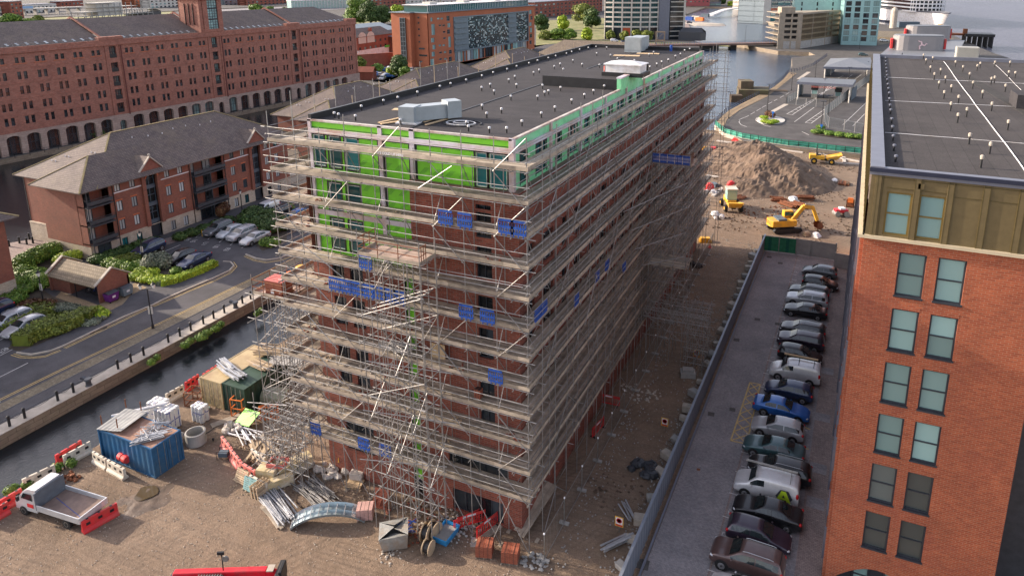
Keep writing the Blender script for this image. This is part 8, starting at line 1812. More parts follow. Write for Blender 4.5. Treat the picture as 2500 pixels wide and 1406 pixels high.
for lab,(x,y),s in (('grey louvred plant box at the far end of the black roof',(1550,127),(1.1,1.0,1.9)),('pale plant box just behind the louvred one on the black roof',(1562,122),(.9,1.2,1.8))): MB().box(-s[0],s[0],-s[1],s[1],.15,s[2]).box(-s[0]+.12,s[0]-.12,-s[1]-.03,-s[1],.3,s[2]-.15).box(-s[0],s[0],-s[1],-s[1]+.1,0,.15).build('plant_box',M['zinc'],loc=at(x,y,RZ),label=lab,cat='plant box')
for i,(x,y,a,b) in enumerate(((1530,137,1.6,.7),(1582,132,1.4,.6))): MB().box(-a,a,-b,b,0,.05).build('ply_sheet',M['board_new'],loc=at(x,y,RZ),rz=.2,label=('tan ply sheets flat on the far roof before the plant boxes','tan ply sheets flat on the far roof right of the plant boxes')[i],cat='sheet')
for x,y,lab,cl in ((1578,178,'black rolled felt upright by the raised roof edge','black'),(1638,126,'blue roll lying on the far right of the black roof','blue_plastic'),(1475,183,'pink marker pole on the raised roof','red_faded')): MB().lathe([(.18 if cl!='red_faded' else .05,0),(.18 if cl!='red_faded' else .05,.8)],8).build('felt_roll' if cl!='red_faded' else 'marker_pole',M[cl],loc=at(x,y,28.2 if x<1600 else RZ),label=lab,cat='roll' if cl!='red_faded' else 'pole')
# guard poles standing beyond the far roof edge
t=thing('scaffolding','row of bare scaffold poles standing behind the far long edge of the black roof','scaffolding',(BX0-1.3,64,0))
for i in range(14): mb=MB(); y=38.5+i*3.9+rr.uniform(-.5,.5); mb.tube((BX0-1.25,y,0),(BX0-1.25,y,28.0+rr.uniform(-.2,1.3)),.038,5); mb.build('standard',M['timber_pale'],t)
shift(t)
# ================================================================ ferry vehicle terminal
def tz(x,y,z=TZ): q=G(x,y,z); return (q[0],q[1],z)
rail=[(1749,300),(1765,283),(1779,271),(1808,255),(1838,240),(1873,223),(1891,212),(1912,195),(1926,178),(1960,172),(1985,162),(2021,137)]
t=empty('quay_railing',tz(1838,240),0,'dark curved post and rail along the promenade edge above the dock','railing')
pts=[Vector(tz(*p)) for p in rail]
mb=MB()
for a,b in zip(pts[:-1],pts[1:]):
 for z in (.55,1.1): mb.tube(a+Vector((0,0,z)),b+Vector((0,0,z)),.05,4)
mb.build('rail',M['navy'],t); mb=MB(); it=[]
for a,b in zip(pts[:-1],pts[1:]):
 n=max(1,int((b-a).length/2.0)); it+=[(tuple(a+(b-a)*i/n),) for i in range(n)]
many('post',it,lambda m,i:m.bar(Vector(i[0]),Vector(i[0])+Vector((-.25,.1,1.25)),.16,.16),M['navy'],t,100); shift(t)
sheet('promenade_walk',[tuple(p[:2]) for p in pts[:9]]+gp([(1945,180),(1905,212),(1872,237),(1805,270),(1775,292),(1765,315)],TZ),TZ+.06,M['pave_tan'])
net=[(1746,306),(1770,326),(1813,338),(1871,348),(1925,356),(1974,361),(2040,369),(2109,376),(2180,384)]
t=empty('netted_barrier',tz(1974,361),0,'long curved green netted railing on a concrete wall above the dirt site','barrier'); npz=[Vector(tz(*p)) for p in net]
for a,b in zip(npz[:-1],npz[1:]):
 mb=MB(); u=Vector((0,0,1)); mb.quad(a+u*.1,b+u*.1,b+u*1.25,a+u*1.25); mb.quad(b+u*.1+Vector((.0,.05,0)),a+u*.1+Vector((.0,.05,0)),a+u*1.25+Vector((.0,.05,0)),b+u*1.25+Vector((.0,.05,0))); mb.build('netting',P('turquoise_net',(.06,.33,.24),.7,0,.25,1) if 'tnet' not in M else M['tnet'],t)
 mb=MB(); mb.bar(a+Vector((0,-.1,-.55)),b+Vector((0,-.1,-.55)),.35,1.2); mb.build('concrete_wall',M['stone'],t)
 n=max(1,int((b-a).length/1.5))
 for i in range(n): q=a+(b-a)*i/n; mb=MB(); mb.bar(q+Vector((0,-.15,.1)),q+Vector((0,-.35,1.3)),.12,.12); mb.build('post',M['black'],t)
 for z in (.45,1.0,1.3): mb=MB(); mb.tube(a+Vector((0,-.2,z)),b+Vector((0,-.2,z)),.04,4); mb.build('rail',M['black'],t)
shift(t)
def tl(pts,w=.14,nm='terminal_marking',m='line_white'): return strip(nm,[tz(*p)[:2] for p in pts],w,TZ+.012,M[m],.015,kind='structure')
Q=lambda x,y:(1750+x/4.536,y/4.536)
sheet('terminal_road',gp([(1757,312),(1790,288),(1872,240),(1905,215),(1945,182),(1990,165),(2135,160),(2140,380),(2109,374),(1974,359),(1871,346),(1813,336),(1772,324)],TZ),TZ+.004,asphalt('terminal_asphalt',(.075,.07,.068)))
for p_,q_ in (((305,1305),(355,1283)),((375,1268),(420,1243)),((440,1230),(485,1205)),((500,1195),(545,1170)),((570,1155),(610,1132)),((635,1120),(670,1100)),((700,1085),(740,1063)),((765,1050),(800,1030))): tl([Q(*p_),Q(*q_)],.15)
def hatch(L0,L1,n):
 a0,b0=Vector(tz(*Q(*L0[0]))),Vector(tz(*Q(*L0[1]))); a1,b1=Vector(tz(*Q(*L1[0]))),Vector(tz(*Q(*L1[1]))); mb=MB()
 for a,b in ((a0,b0),(a1,b1),(a0,a1),(b0,b1)): mb.bar(a+Vector((0,0,.015)),b+Vector((0,0,.015)),.18,.015)
 for i in range(1,n): p=a0+(b0-a0)*i/n; q=a1+(b1-a1)*i/n; mb.bar(p+Vector((0,0,.015)),q+Vector((0,0,.015)),.15,.018)
 mb.build('terminal_marking',M['line_white'],kind='structure')
hatch(((775,1265),(1110,1080)),((835,1275),(1090,1105-0)),8); hatch(((980,1360),(1330,1120)),((1045,1368),(1370,1130)),11); hatch(((1140,1060),(1280,950)),((1180,1045),(1230,960)),5); hatch(((1405,1060),(1500,960)),((1440,1050),(1520,965)),5)
for a in ([(1080,1190),(860,1352)],[(1110,1055),(1310,965),(1400,945)],[(1690,1105),(1395,1385)],[(1690,1210),(1505,1400)],[(1670,1350),(1620,1406)],[(1340,870),(1400,840)],[(1430,880),(1500,830)],[(1520,890),(1600,830)],[(600,1406),(540,1395),(470,1360),(430,1335),(440,1310),(500,1290)],[(470,1310),(600,1360)],[(450,1335),(560,1380)],[(255,1340),(245,1355),(270,1385),(330,1406)],[(245,1330),(300,1305)]): tl([Q(*p) for p in a],.16)
tl([Q(595,1250),Q(770,1155)],1.3,'kerb_block','stone'); tl([Q(905,880),Q(1020,800)],1.4,'kerb_block','stone')
tl([(1795,345),(1830,344),(1860,350)],.14); tl([(1958,322),(1975,330)],.14)
def canopy(label,cs,z,base_z=TZ,peak=None,th=.7):
 t=empty('canopy',(*cs[0],TZ),0,label,'canopy'); MB().prism(cs,z-th,z).build('fascia',M['coping'],t); c=Vector((sum(p[0] for p in cs)/4,sum(p[1] for p in cs)/4)); mb=MB(); q=[(p[0],p[1],z+.02) for p in cs]
 if peak: ap=(c.x,c.y,z+peak); [mb.quad(q[i],q[(i+1)%4],ap) for i in range(4)]
 else: mb.quad(*q)
 for i in range(22): a=Vector(q[0])+(Vector(q[1])-Vector(q[0]))*i/21; b=Vector(q[3])+(Vector(q[2])-Vector(q[3]))*i/21;
 mb.build('roof',M['ribbed'],t)
 for i in range(24):
  if peak: break
  a=Vector(q[0])+(Vector(q[1])-Vector(q[0]))*(i+.5)/24; b=Vector(q[3])+(Vector(q[2])-Vector(q[3]))*(i+.5)/24; mb=MB(); mb.bar(a,b,.1,.08); mb.build('roof_rib',M['ribbed'],t)
 for k,f in ((0,.04),(1,.96),(2,.96),(3,.04)):
  p=c+(Vector(cs[k])-c)*.92; MB().tube((p.x,p.y,TZ),(p.x,p.y,z-th),.22,8).build('column',M['render_pale'],t)
 return t
za=6.2; A=[G(*Q(*p),za) for p in ((885,908),(1505,943),(1545,885),(940,860))]; ca=canopy('nearer flat grey canopy over two check-in booths',A,za)
def side_wall(t,p,q,z0,z1,m,nm):
 mb=MB(); mb.bar((*p,(z0+z1)/2),(*q,(z0+z1)/2),.15,z1-z0); mb.build(nm,M[m],t)
side_wall(ca,G(*Q(880,1075),TZ),G(*Q(950,1040),TZ),TZ,TZ+3.4,'bgp','end_screen'); side_wall(ca,G(*Q(1485,1115),TZ),G(*Q(1540,1070),TZ),TZ,TZ+3.4,'bgp','end_screen'); shift(ca)
fa=atan2(A[1][1]-A[0][1],A[1][0]-A[0][0]); Fq=Face(A[0],fa); q=Fq.p(4.2,4.75,.3)
o=writing('VEHICLE CHECK-IN',ca,(0,0,0),.78,P('red_sign_letters',(.62,.17,.14),.5,0,.05),(pi/2,0,fa),bold=0,ext=.03); o.location=Vector(q)-Vector(ca.location)
zb=7.0; B=[G(*Q(*p),zb) for p in ((1180,742),(1745,757),(1700,640),(1260,650))]; cb_=canopy('farther grey canopy with shallow pitched roof over the covered lanes',B,zb,peak=1.6); side_wall(cb_,G(*Q(1190,855),TZ),G(*Q(1300,800),TZ),TZ,TZ+4,'bgp','end_screen'); side_wall(cb_,G(*Q(1310,790),TZ),G(*Q(1690,800),TZ),TZ,TZ+2.8,'render_pale','back_wall'); shift(cb_)
for i,(x,y) in enumerate(((1078,1080),(1338,1105))):
 p=G(*Q(x,y),TZ); t=empty('check_in_booth',(p[0],p[1],TZ),fa,('left','right')[i]+' small glazed check-in booth with black top under the nearer canopy','booth'); MB().box(-.85,.85,-1,1,0,1.2).build('base',M['steel'],t); MB().box(-.8,.8,-.95,.95,1.2,2.4).build('glazing',M['glass_pale'],t); MB().box(-1,1,-1.2,1.2,2.4,3.5).build('top',M['black'],t)
 for sx in (-.82,.82): MB().box(sx-.05,sx+.05,-1,-.9,1.2,2.4).build('corner_post',M['white'],t)
def pal_fence(label,pp,h,gap=2.6,m='steel',cat='fence',seed=0):
 t=empty('mesh_fence',tz(*pp[0]),0,label,cat); v=[Vector(tz(*p)) for p in pp]; mesh=M['fence_mesh']
 for a,b in zip(v[:-1],v[1:]):
  n=max(1,int(round((b-a).length/gap)))
  for i in range(n):
   p=a+(b-a)*i/n; q=a+(b-a)*(i+1)/n; mb=MB(); mb.bar(p,p+Vector((0,0,h)),.12,.12); mb.build('post',M['render_pale'],t); mb=MB(); L=(q-p).length; k=int(L/.22)
   for j in range(k): s=p+(q-p)*j/k; mb.bar(s+Vector((0,0,.1)),s+Vector((0,0,h-.1)),.05,.02)
   mb.tube(p+Vector((0,0,.15)),q+Vector((0,0,.15)),.03,4).tube(p+Vector((0,0,h-.1)),q+Vector((0,0,h-.1)),.03,4); mb.build('mesh_panel',mesh,t)
 shift(t)
M['fence_mesh']=P('grey_fence_mesh',(.22,.24,.25),.5,.4,.15)
pal_fence('tall grey mesh fence sweeping round the marked lanes towards the brick block',[(2112,330),(2060,318),(2022,312),(2012,298),(2012,284),(2050,255),(2090,222),(2126,195)],2.6); pal_fence('grey mesh gates across the lanes before the booths',[Q(770,1150),Q(985,1180),Q(1210,1195)],2.2); pal_fence('short grey mesh fence left of the nearer canopy',[Q(770,1150),Q(880,1085)],2.2)
def lamp(label,pos,h,arms=1,z=0,rz=0,lantern=False,banner=False,group='street lamps'):
 t=empty('street_lamp',(pos[0],pos[1],z),rz,label,'street lamp',group); r=.075 if lantern else .09
 MB().lathe([(r*2,0),(r*1.8,.5),(r,.6),(r*.8,h)],8).build('post',M['black'],t)
 if lantern:
  xs=(-.65,.65) if arms==2 else (0,)
  if arms==2: MB().bar((-.65,0,h),(.65,0,h),.05,.05).build('crossbar',M['black'],t)
  for x in xs:
   MB().lathe([(.10,0),(.2,.42)],6,(x,0,h+.03)).build('lantern_glass',P('frosted_lantern',(.75,.74,.7),.3,0,.05) if 'lg' not in M else M['lg'],t); MB().lathe([(.26,.45),(.12,.6),(.02,.8)],6,(x,0,h+.03)).build('lantern_cap',M['black'],t)
 else:
  MB().box(-.5,.5,-.08,.08,h-.05,h+.05).build('crossbar',M['navy'],t)
  for x in (-.5,.5): MB().box(x-.16,x+.16,-.3,.2,h+.0,h+.12).build('lamp_head',M['navy'],t)
 if banner: MB().box(-.22,.22,-.03,.03,1.7,2.5).build('notice_plate',M['render_pale'],t)
 return t
M['lg']=P('frosted_lantern',(.75,.74,.7),.3,0,.05)
for x,y,h,lab in ((1779,290,7,'lamp post at the left bend of the terminal road'),(1873,272,7.5,'tall lamp post beside the planted island'),(2004,318,7,'lamp post at the foot of the right hedge'),(2020,300,7,'lamp post by the bend of the tall mesh fence'),(2070,212,6.5,'lamp post before the farther canopy'),(2112,196,6.5,'lamp post where the fence meets the brick block'),(1990,190,6,'lamp post left of the farther canopy'),(1932,222,5.5,'lamp post at the left end of the nearer canopy'),(1819,103,9,'lamp post on the dock bridge'),(2010,240,6,'lamp post between the two booths'),(2098,120,8,'lamp post at the foot of the teal tower')): lamp(lab,G(x,y,TZ),h,2,TZ,.3)
lamp('black twin lantern lamp post on the tram strip with a notice plate',(-66.4,46.0),4.6,2,0,.6,True,True,'black lantern lamps'); lamp('black single lantern post in the shrub bed left of the bicycle shelter',(-83.3,45.0),3.4,1,0,0,True,True,'black lantern lamps'); lamp('black single lantern post between the first parked cars and the dark shrub',(-83.2,57.7),3.9,1,0,0,True,True,'black lantern lamps'); lamp('black lantern post in the shrubs farther along the flats',(-86.5,77.5),3.6,1,0,0,True,False,'black lantern lamps')
# planted island and kerb
c=G(1877,294,TZ); MB().prism([(c[0]+3.3*cos(q)*(1.2 if cos(q)>0 else .9),c[1]+5.5*sin(q)) for q in [i*pi/10 for i in range(20)]],TZ-.1,TZ+.2).build('island_kerb',M['render_pale'],kind='structure')
p=[tz(*Q(x,y)) for x,y in ((1130,1380),(1210,1430))]
sheet('planting_bed',gp([(1985,330),(1995,322),(2040,325),(2112,333),(2112,341),(2050,338)],TZ),TZ+.2,M['soil'])
for lab,(x,y) in (('blue round direction sign by the planted island',(1886,292)),('blue round direction sign before the hedge by the tall fence',(2004,325))): p=G(x,y,TZ); MB().tube((0,0,0),(0,0,1.6),.05,6).lathe([(.32,-.02),(.32,.02)],14,(0,0,1.7),axis='y').build('direction_sign',P('sign_blue',(.03,.18,.6),.4,0,.05) if 'sb' not in M else M['sb'],loc=(p[0],p[1],TZ+.1),label=lab,cat='sign')
# ---- left quayside furniture
BP=[(22,1040),(63,1022),(145,980),(184,960),(288,901),(322,885),(354,869),(413,837),(441,822),(468,808),(495,791),(521,778),(546,764),(591,741),(613,731)]
for i,(x,y) in enumerate(BP):
 b_=MB().lathe([(.11,0),(.11,.85),(.13,.88),(.13,.96),(.06,1.02)],10).build('bollard',M['black'],loc=(-62.15,G(x,y)[1],.03),label=ORD[i]+' slim black chain bollard on the quay coping, counted from the left',cat='bollard',group='black bollards along the quay')
ch=empty('chain',(-62.15,40,0),0,'thin black chain hung between the quay bollards','chain'); ys=[G(x,y)[1] for x,y in BP]; mb=MB()
for a,b in zip(ys[:-1],ys[1:]): mb=MB(); mb.path([(-62.15,a+(b-a)*k/6,.85-.35*sin(pi*k/6)) for k in range(7)],.02,4); mb.build('chain_span',M['black'],ch)
shift(ch)
for x,y,lab in ((236,948,'cast iron mooring post on the coping, nearer of two'),(575,752,'cast iron mooring post on the coping near the scaffolding')): p=G(x,y); MB().lathe([(.32,0),(.24,.15),(.22,.5),(.36,.62),(.3,.75)],12).bar((-.15,0,.6),(-.6,-.2,.8),.3,.22).build('mooring_post',M['dark_metal'],loc=(-62.0,p[1],.03),label=lab,cat='mooring post')
for y,lab in ((57.6,'one'),(59,'two'),(61.0,'three'),(62.5,'four')): pass
for i,(x,y) in enumerate(((23,602),(48,594),(66,597),(81,594),(72,585))): p=G(x,y); MB().lathe([(.14,0),(.12,.9),(.15,1.0)],8).build('bollard',M['black'],loc=(p[0],p[1],0),label=ORD[i]+' black bollard at the canal corner by the flats, from the left',cat='bollard',group='black bollards at the canal corner')
# wheelie bins and bikes
for i,(p,cl,lab) in enumerate((((-76.6,48.6),'purple','purple four wheeled bin against the bicycle shelter gable'),((-76.5,50.3),'bgp','grey blue four wheeled bin right of the purple one'))):
 if cl=='purple': M['purple']=P('purple_bin',(.12,.02,.16),.4,0,.15)
 if i==1: M['bin_grey']=P('grey_blue_bin',(.19,.24,.27),.4,.2,.1)
 t=empty('wheelie_bin',(*p,0),pi/2+.05,lab,'bin'); mb=MB(); a=[(-.55,-.4,.2),(.55,-.4,.2),(.55,.4,.2),(-.55,.4,.2)]; b=[(-.66,-.5,1.15),(.66,-.5,1.15),(.66,.5,1.15),(-.66,.5,1.15)]
 for k in range(4): j=(k+1)%4; mb.quad(a[k],a[j],b[j],b[k])
 mb.build('body',M['purple'] if i==0 else M['bin_grey'],t); MB().quad((-.68,-.52,1.16),(.68,-.52,1.16),(.68,0,1.32),(-.68,0,1.32)).quad((-.68,0,1.32),(.68,0,1.32),(.68,.52,1.18),(-.68,.52,1.18)).build('lid',M['dark_metal'],t); MB().box(-.2,.2,-.47,-.45,.6,.85).build('sticker',M['white'],t)
 for x in (-.45,.45): MB().lathe([(.09,-.04),(.09,.04)],8,(x,-.3,.09),axis='y').build('castor',M['black'],t)
for i in range(5):
 t=empty('bicycle',(-81.2+i*.75,49.5+.1*(i%2),0),1.2+.1*i,('leftmost bicycle racked inside the brick shelter','second bicycle racked inside the brick shelter','middle bicycle racked inside the brick shelter','fourth bicycle racked inside the brick shelter','rightmost bicycle racked inside the brick shelter')[i],'bicycle')
 for x in (-.5,.5): g=MB(); g.path([(x+.33*cos(2*pi*k/12),0,.34+.33*sin(2*pi*k/12)) for k in range(13)],.022,4); g.build('wheel',M['rubber'],t)
 g=MB(); g.path([(-.5,0,.34),(-.1,0,.34),(-.2,0,.8),(-.5,0,.34)],.02,4).path([(-.1,0,.34),(.38,0,.82),(-.18,0,.75)],.02,4).path([(.5,0,.34),(.38,0,.95)],.02,4).path([(.4,-.25,.98),(.38,.25,.98)],.018,4); g.build('frame',M[('steel','blue_plastic','black','red_plastic','white')[i]],t)
# flats car park yellow post, small sign
p=G(494,577); MB().tube((0,0,0),(0,0,1),.06,6).build('yellow_post',M['yellow'],loc=(p[0],p[1],0),label='short yellow post at the head of the flats parking bays',cat='post')
# things along the canal walk before the warehouse
t=empty('canal_railing',(-159,130,0),0,'black post railing along the stone canal walk before the warehouse','railing')
for i in range(48): y0=.0+i*2.9-30; a=WF.p(y0,0,3.0); mb=MB(); mb.tube((a[0],a[1],0),(a[0],a[1],1.1),.07,5); mb.build('post',M['black'],t)
mb=MB(); a=WF.p(-30,.9,3.0); b=WF.p(110,.9,3.0); mb.tube(a,b,.035,4); mb.build('rail',M['black'],t); shift(t)
c=WF.p(31,0,.2)
# ================================================================ shrubs, hedges, trees
def leafmat(name,a,b,c=None):
 m,nt,bs=new_mat(name); ge=nt.nodes.new('ShaderNodeNewGeometry'); st=[(0,a),(.55,b)]+([(.9,c)] if c else [])+[(1,c or b)]
 k=ramp(nt,ge.outputs['Random Per Island'],[st[0]]+st[1:-1]+[st[-1]]); tc=nt.nodes.new('ShaderNodeTexCoord'); f=noise(nt,tc.outputs['Object'],.8,4); k=mix(nt,1.0,k,ramp(nt,f,[(.3,(.65,.65,.65)),(.7,(1.3,1.3,1.25))]),'MULTIPLY')
 nt.links.new(k,bs.inputs['Base Color']); bs.inputs['Roughness'].default_value=.6; bs.inputs['Specular IOR Level'].default_value=.3; bs.inputs['Subsurface Weight'].default_value=0; return m
M['leaf_mid']=leafmat('mid_green_leaves',(.05,.11,.012),(.11,.20,.025),(.22,.30,.05)); M['leaf_dark']=leafmat('dark_green_leaves',(.02,.05,.010),(.05,.095,.02),(.10,.15,.04)); M['leaf_lime']=leafmat('bright_lime_leaves',(.12,.21,.015),(.26,.36,.02),(.42,.50,.04)); M['leaf_grey']=leafmat('grey_green_leaves',(.08,.10,.07),(.15,.17,.12),(.26,.28,.2)); M['leaf_red']=leafmat('reddish_leaves',(.08,.03,.015),(.14,.06,.03),(.2,.12,.05)); M['leaf_olive']=leafmat('olive_leaves',(.06,.085,.012),(.13,.16,.02),(.22,.25,.045)); M['bark']=P('bark',(.09,.065,.045),.9,0,.3,3)
def leaves(mb,c,r,n,s,rr,shell=.55):
 for _ in range(n):
  u=rr.uniform(-1,1); q=rr.uniform(0,2*pi); d=rr.uniform(shell,1.0)**.6; k=sqrt(1-u*u); p=Vector((c[0]+r[0]*d*k*cos(q),c[1]+r[1]*d*k*sin(q),c[2]+r[2]*d*u))
  if p.z<.02: continue
  nv=Vector((k*cos(q)+rr.uniform(-.7,.7),k*sin(q)+rr.uniform(-.7,.7),u+rr.uniform(-.4,1.0))).normalized(); a=nv.orthogonal().normalized(); a.rotate(Matrix.Rotation(rr.uniform(0,6.3),3,nv)); b=nv.cross(a); ss=s*rr.uniform(.6,1.3)
  mb.quad(p-a*ss,p+b*ss*.6,p+a*ss,p-b*ss*.6)
def shrub(label,poly_pts,h,mat,name='shrub',n=None,s=.14,seed=1,dens=1.0,cat='shrub',group=None,z=0,round_=True):
 """foliage blobs along a line of ground points; each (x,y,radius)"""
 rr=random.Random(seed); x0=sum(p[0] for p in poly_pts)/len(poly_pts); y0=sum(p[1] for p in poly_pts)/len(poly_pts); t=empty(name,(x0,y0,z),0,label,cat,group); mb=MB()
 for x,y,r in poly_pts:
  c=(x-x0,y-y0,h*.5); leaves(mb,c,(r,r,h*.55),int(300*r*(r+h)*dens*.14/s*.14/s/1.0),s,rr,.6)
  k=len(mb.v); mb.blob((c[0],c[1],h*.42),r*.72,r*.72,h*.40,9,6,.12,seed)
 mb.build('foliage',M[mat],t); MB().tube((0,0,-.02),(0,0,h*.4),.06,5).build('stem',M['bark'],t); return t
def hedge(label,pts,w,h,mat,seed=1,z=0,s=.12):
 rr=random.Random(seed); p0=pts[0]; t=empty('hedge',(p0[0],p0[1],z),0,label,'hedge'); mb=MB()
 for a,b in zip(pts[:-1],pts[1:]):
  a=Vector((a[0]-p0[0],a[1]-p0[1],0)); b=Vector((b[0]-p0[0],b[1]-p0[1],0)); d=(b-a); L=d.length; d.normalize(); nn=Vector((-d.y,d.x,0)); mb.bar(a+Vector((0,0,h*.46)),b+Vector((0,0,h*.46)),w*.9,h*.92)
  for _ in range(int(L*(w+2*h)*130)):
   u=rr.uniform(-.1,L+.1); f=rr.uniform(-(w/2+h),w/2+h)
   if abs(f)<w/2: p=a+d*u+nn*f+Vector((0,0,h+rr.uniform(-.05,.09))); nv=Vector((0,0,1))
   else: sg=1 if f>0 else -1; p=a+d*u+nn*sg*(w/2+rr.uniform(-.03,.08))+Vector((0,0,h-(abs(f)-w/2))); nv=nn*sg
   nv=(nv+Vector((rr.uniform(-.8,.8),rr.uniform(-.8,.8),rr.uniform(-.3,.8)))).normalized(); q=nv.orthogonal().normalized(); q.rotate(Matrix.Rotation(rr.uniform(0,6.3),3,nv)); r_=nv.cross(q); ss=s*rr.uniform(.6,1.2); mb.quad(p-q*ss,p+r_*ss*.6,p+q*ss,p-r_*ss*.6)
 mb.build('foliage',M[mat],t); return t
def tree(label,pos,h,r,mat,seed=1,z=0,s=.45,n=2600,group=None,name='tree',trunk=.2):
 rr=random.Random(seed); t=empty(name,(pos[0],pos[1],z),0,label,'tree',group); tr=MB(); tr.tube((0,0,-.1),(0,0,h*.45),.035*h,7,.022*h); mb=MB(); nb=11
 for i in range(nb):
  q=2*pi*i/nb+rr.uniform(-.3,.3); zz=h*(trunk+.02+.55*rr.random()); e=Vector((cos(q)*r*.55*rr.uniform(.4,1),sin(q)*r*.55*rr.uniform(.4,1),zz)); tr.tube((0,0,h*rr.uniform(.25,.45)),e,.012*h,5,.006*h)
  k=rr.uniform(.38,.58); leaves(mb,e,(r*k,r*k,h*.19),n//nb,s,rr,.35)
 leaves(mb,(0,0,h*.78),(r*.5,r*.5,h*.2),n//6,s,rr,.4)
 mb.build('crown',M[mat],t); tr.build('trunk',M['bark'],t); return t
g_=lambda x,y:G(x,y)
def bl(pts): return [(*G(x,y),r) for x,y,r in pts]
hedge('long clipped hedge curving down between the left car park and the pavement',[g_(*p) for p in ((52,846),(75,830),(120,815),(165,800),(200,790),(220,775))],1.9,1.3,'leaf_olive',1)
hedge('low bright green hedge beside the dark blue fastback',[g_(*p) for p in ((395,698),(432,690),(455,680),(490,667),(525,650))],1.1,.8,'leaf_lime',2)
for i,(lab,pts,h,m_,s) in enumerate((
('broad dark green shrub mass left of the bicycle shelter road',[(60,790,2.6),(100,800,2.4),(140,805,2.3),(85,772,2.2),(170,790,1.8)],1.2,'leaf_olive',.15),
('red tinted shrub in the bed under the lantern banner',[(105,755,1.6),(75,752,1.4)],.9,'leaf_red',.14),
('grey green flowering shrub patch before the paved path',[(150,758,1.2),(175,762,1.1),(195,768,1.1),(205,785,1.0)],.8,'leaf_grey',.12),
('bright yellow green shrub at the tip of the bed by the pavement',[(235,768,1.0),(250,775,.9)],.9,'leaf_lime',.12),
('grey lavender clump at the bottom tip of the shrub bed',[(225,790,1.1),(240,782,.9)],.6,'leaf_grey',.1),
('big glossy green shrub group left of the shelter, behind the lantern post',[(85,690,1.9),(60,680,1.7),(105,700,1.5),(45,705,1.6)],1.7,'leaf_mid',.16),
('green yellow shrub below the glossy group at the left edge',[(20,700,1.8),(5,720,1.8),(60,715,1.5),(30,740,1.7)],1.2,'leaf_mid',.15),
('long leafy shrub row along the canal corner of the flats',[(70,650,1.6),(90,640,1.7),(112,630,1.7),(130,625,1.4),(58,655,1.2)],1.9,'leaf_mid',.17),
('rounded bright shrub beside the stone base of the flats',[(160,640,1.4),(180,635,1.3),(150,645,1.1)],1.3,'leaf_lime',.15),
('dark low shrub bed under the first ground floor windows',[(240,640,1.3),(275,630,1.4),(310,618,1.5),(345,605,1.5),(375,598,1.3)],1.1,'leaf_dark',.15),
('olive mound shrub beside the dark blue off-roader',[(320,640,1.4),(300,645,1.2),(285,650,1.1)],1.2,'leaf_olive',.15),
('tall grey green shrub between the parked black car and the shelter',[(385,650,1.7),(372,655,1.4),(400,655,1.2)],1.9,'leaf_grey',.17),
('mid green shrub behind the bicycle shelter ridge',[(290,655,1.4),(320,660,1.3),(345,655,1.3),(270,650,1.1)],1.2,'leaf_mid',.15),
('bright ground cover between the shelter and the low hedge',[(335,680,1.3),(360,685,1.3),(385,690,1.2),(345,670,1.0),(410,690,1.1),(370,672,1.1)],.9,'leaf_lime',.13),
('pale leaved clump at the near end of the low hedge',[(392,695,.6),(400,690,.6),(450,682,.5)],.6,'leaf_grey',.09),
('small round shrub before the black car',[(430,668,.8),(345,668,.9)],.9,'leaf_mid',.12),
('dark green planting strip along the far ground floor of the flats',[(440,585,1.1),(470,575,1.2),(500,565,1.3),(530,555,1.3),(555,545,1.3)],1.1,'leaf_dark',.15),
('big dark shrub group right of the silver cars',[(610,548,1.9),(640,555,2.0),(665,565,2.1),(690,560,2.0),(620,535,1.8),(650,540,1.9)],2.1,'leaf_dark',.19),
('bright shrub beside the silver saloon at the scaffolding',[(665,600,1.3),(650,600,1.0),(690,520,1.4),(700,515,1.4)],1.2,'leaf_mid',.15),
('red leaved climber by the second ground floor recess',[(548,520,1.0),(540,530,.8)],1.9,'leaf_red',.15),
('green shrubs round the planted island of the terminal road',[(1870,300,1.5),(1880,302,1.5),(1890,300,1.3),(1865,290,1.2)],.8,'leaf_lime',.16),
('reddish bush on the planted island of the terminal road',[(1876,285,1.1),(1884,288,1.0)],1.6,'leaf_red',.16),
('green verge shrubs at the bend of the tall mesh fence',[(1992,326,1.3),(2005,325,1.3),(2025,330,1.4),(2050,333,1.4),(2075,336,1.4),(2095,338,1.3),(2003,315,1.2)],1.0,'leaf_mid',.17),
('pot plants and bushes on the canal walk before the warehouse arches',[(215,338,2.0),(235,335,2.2),(255,330,1.8),(275,325,1.8),(290,322,1.4)],2.2,'leaf_dark',.25))):
 zz=TZ+.15 if pts[0][0]>1800 else 0
 p_=[(*G(x,y,zz),r) for x,y,r in pts]
 shrub(lab,p_,h,m_,seed=20+i,s=s,z=zz,dens=.75)
# weeds on the quay wall and site edge
for i,(x,y,r,lab) in enumerate(((440,835,.9,'weed tuft on the quay wall under the ninth bollard'),(480,815,1.3,'larger weed tuft hanging on the quay wall'),(515,795,1.0,'weed tuft hanging near the middle of the quay wall'),(357,876,.7,'small weed tuft on the quay wall farther left'),(30,1205,.9,'green weeds on the site edge behind the red barriers'),(140,1150,.8,'green weeds on the site edge behind the truck'),(615,760,.6,'weeds on the quay wall beside the loading tower'))):
 q=G(x,y); shrub(lab,[(q[0]+(0.7 if i not in (4,5) else 0),q[1],r*.6),(q[0]+.5,q[1]+.8,r*.5)],.7,'leaf_mid',seed=60+i,s=.1,z=-.5 if i not in (4,5) else 0,cat='weeds',name='weeds',dens=.6)
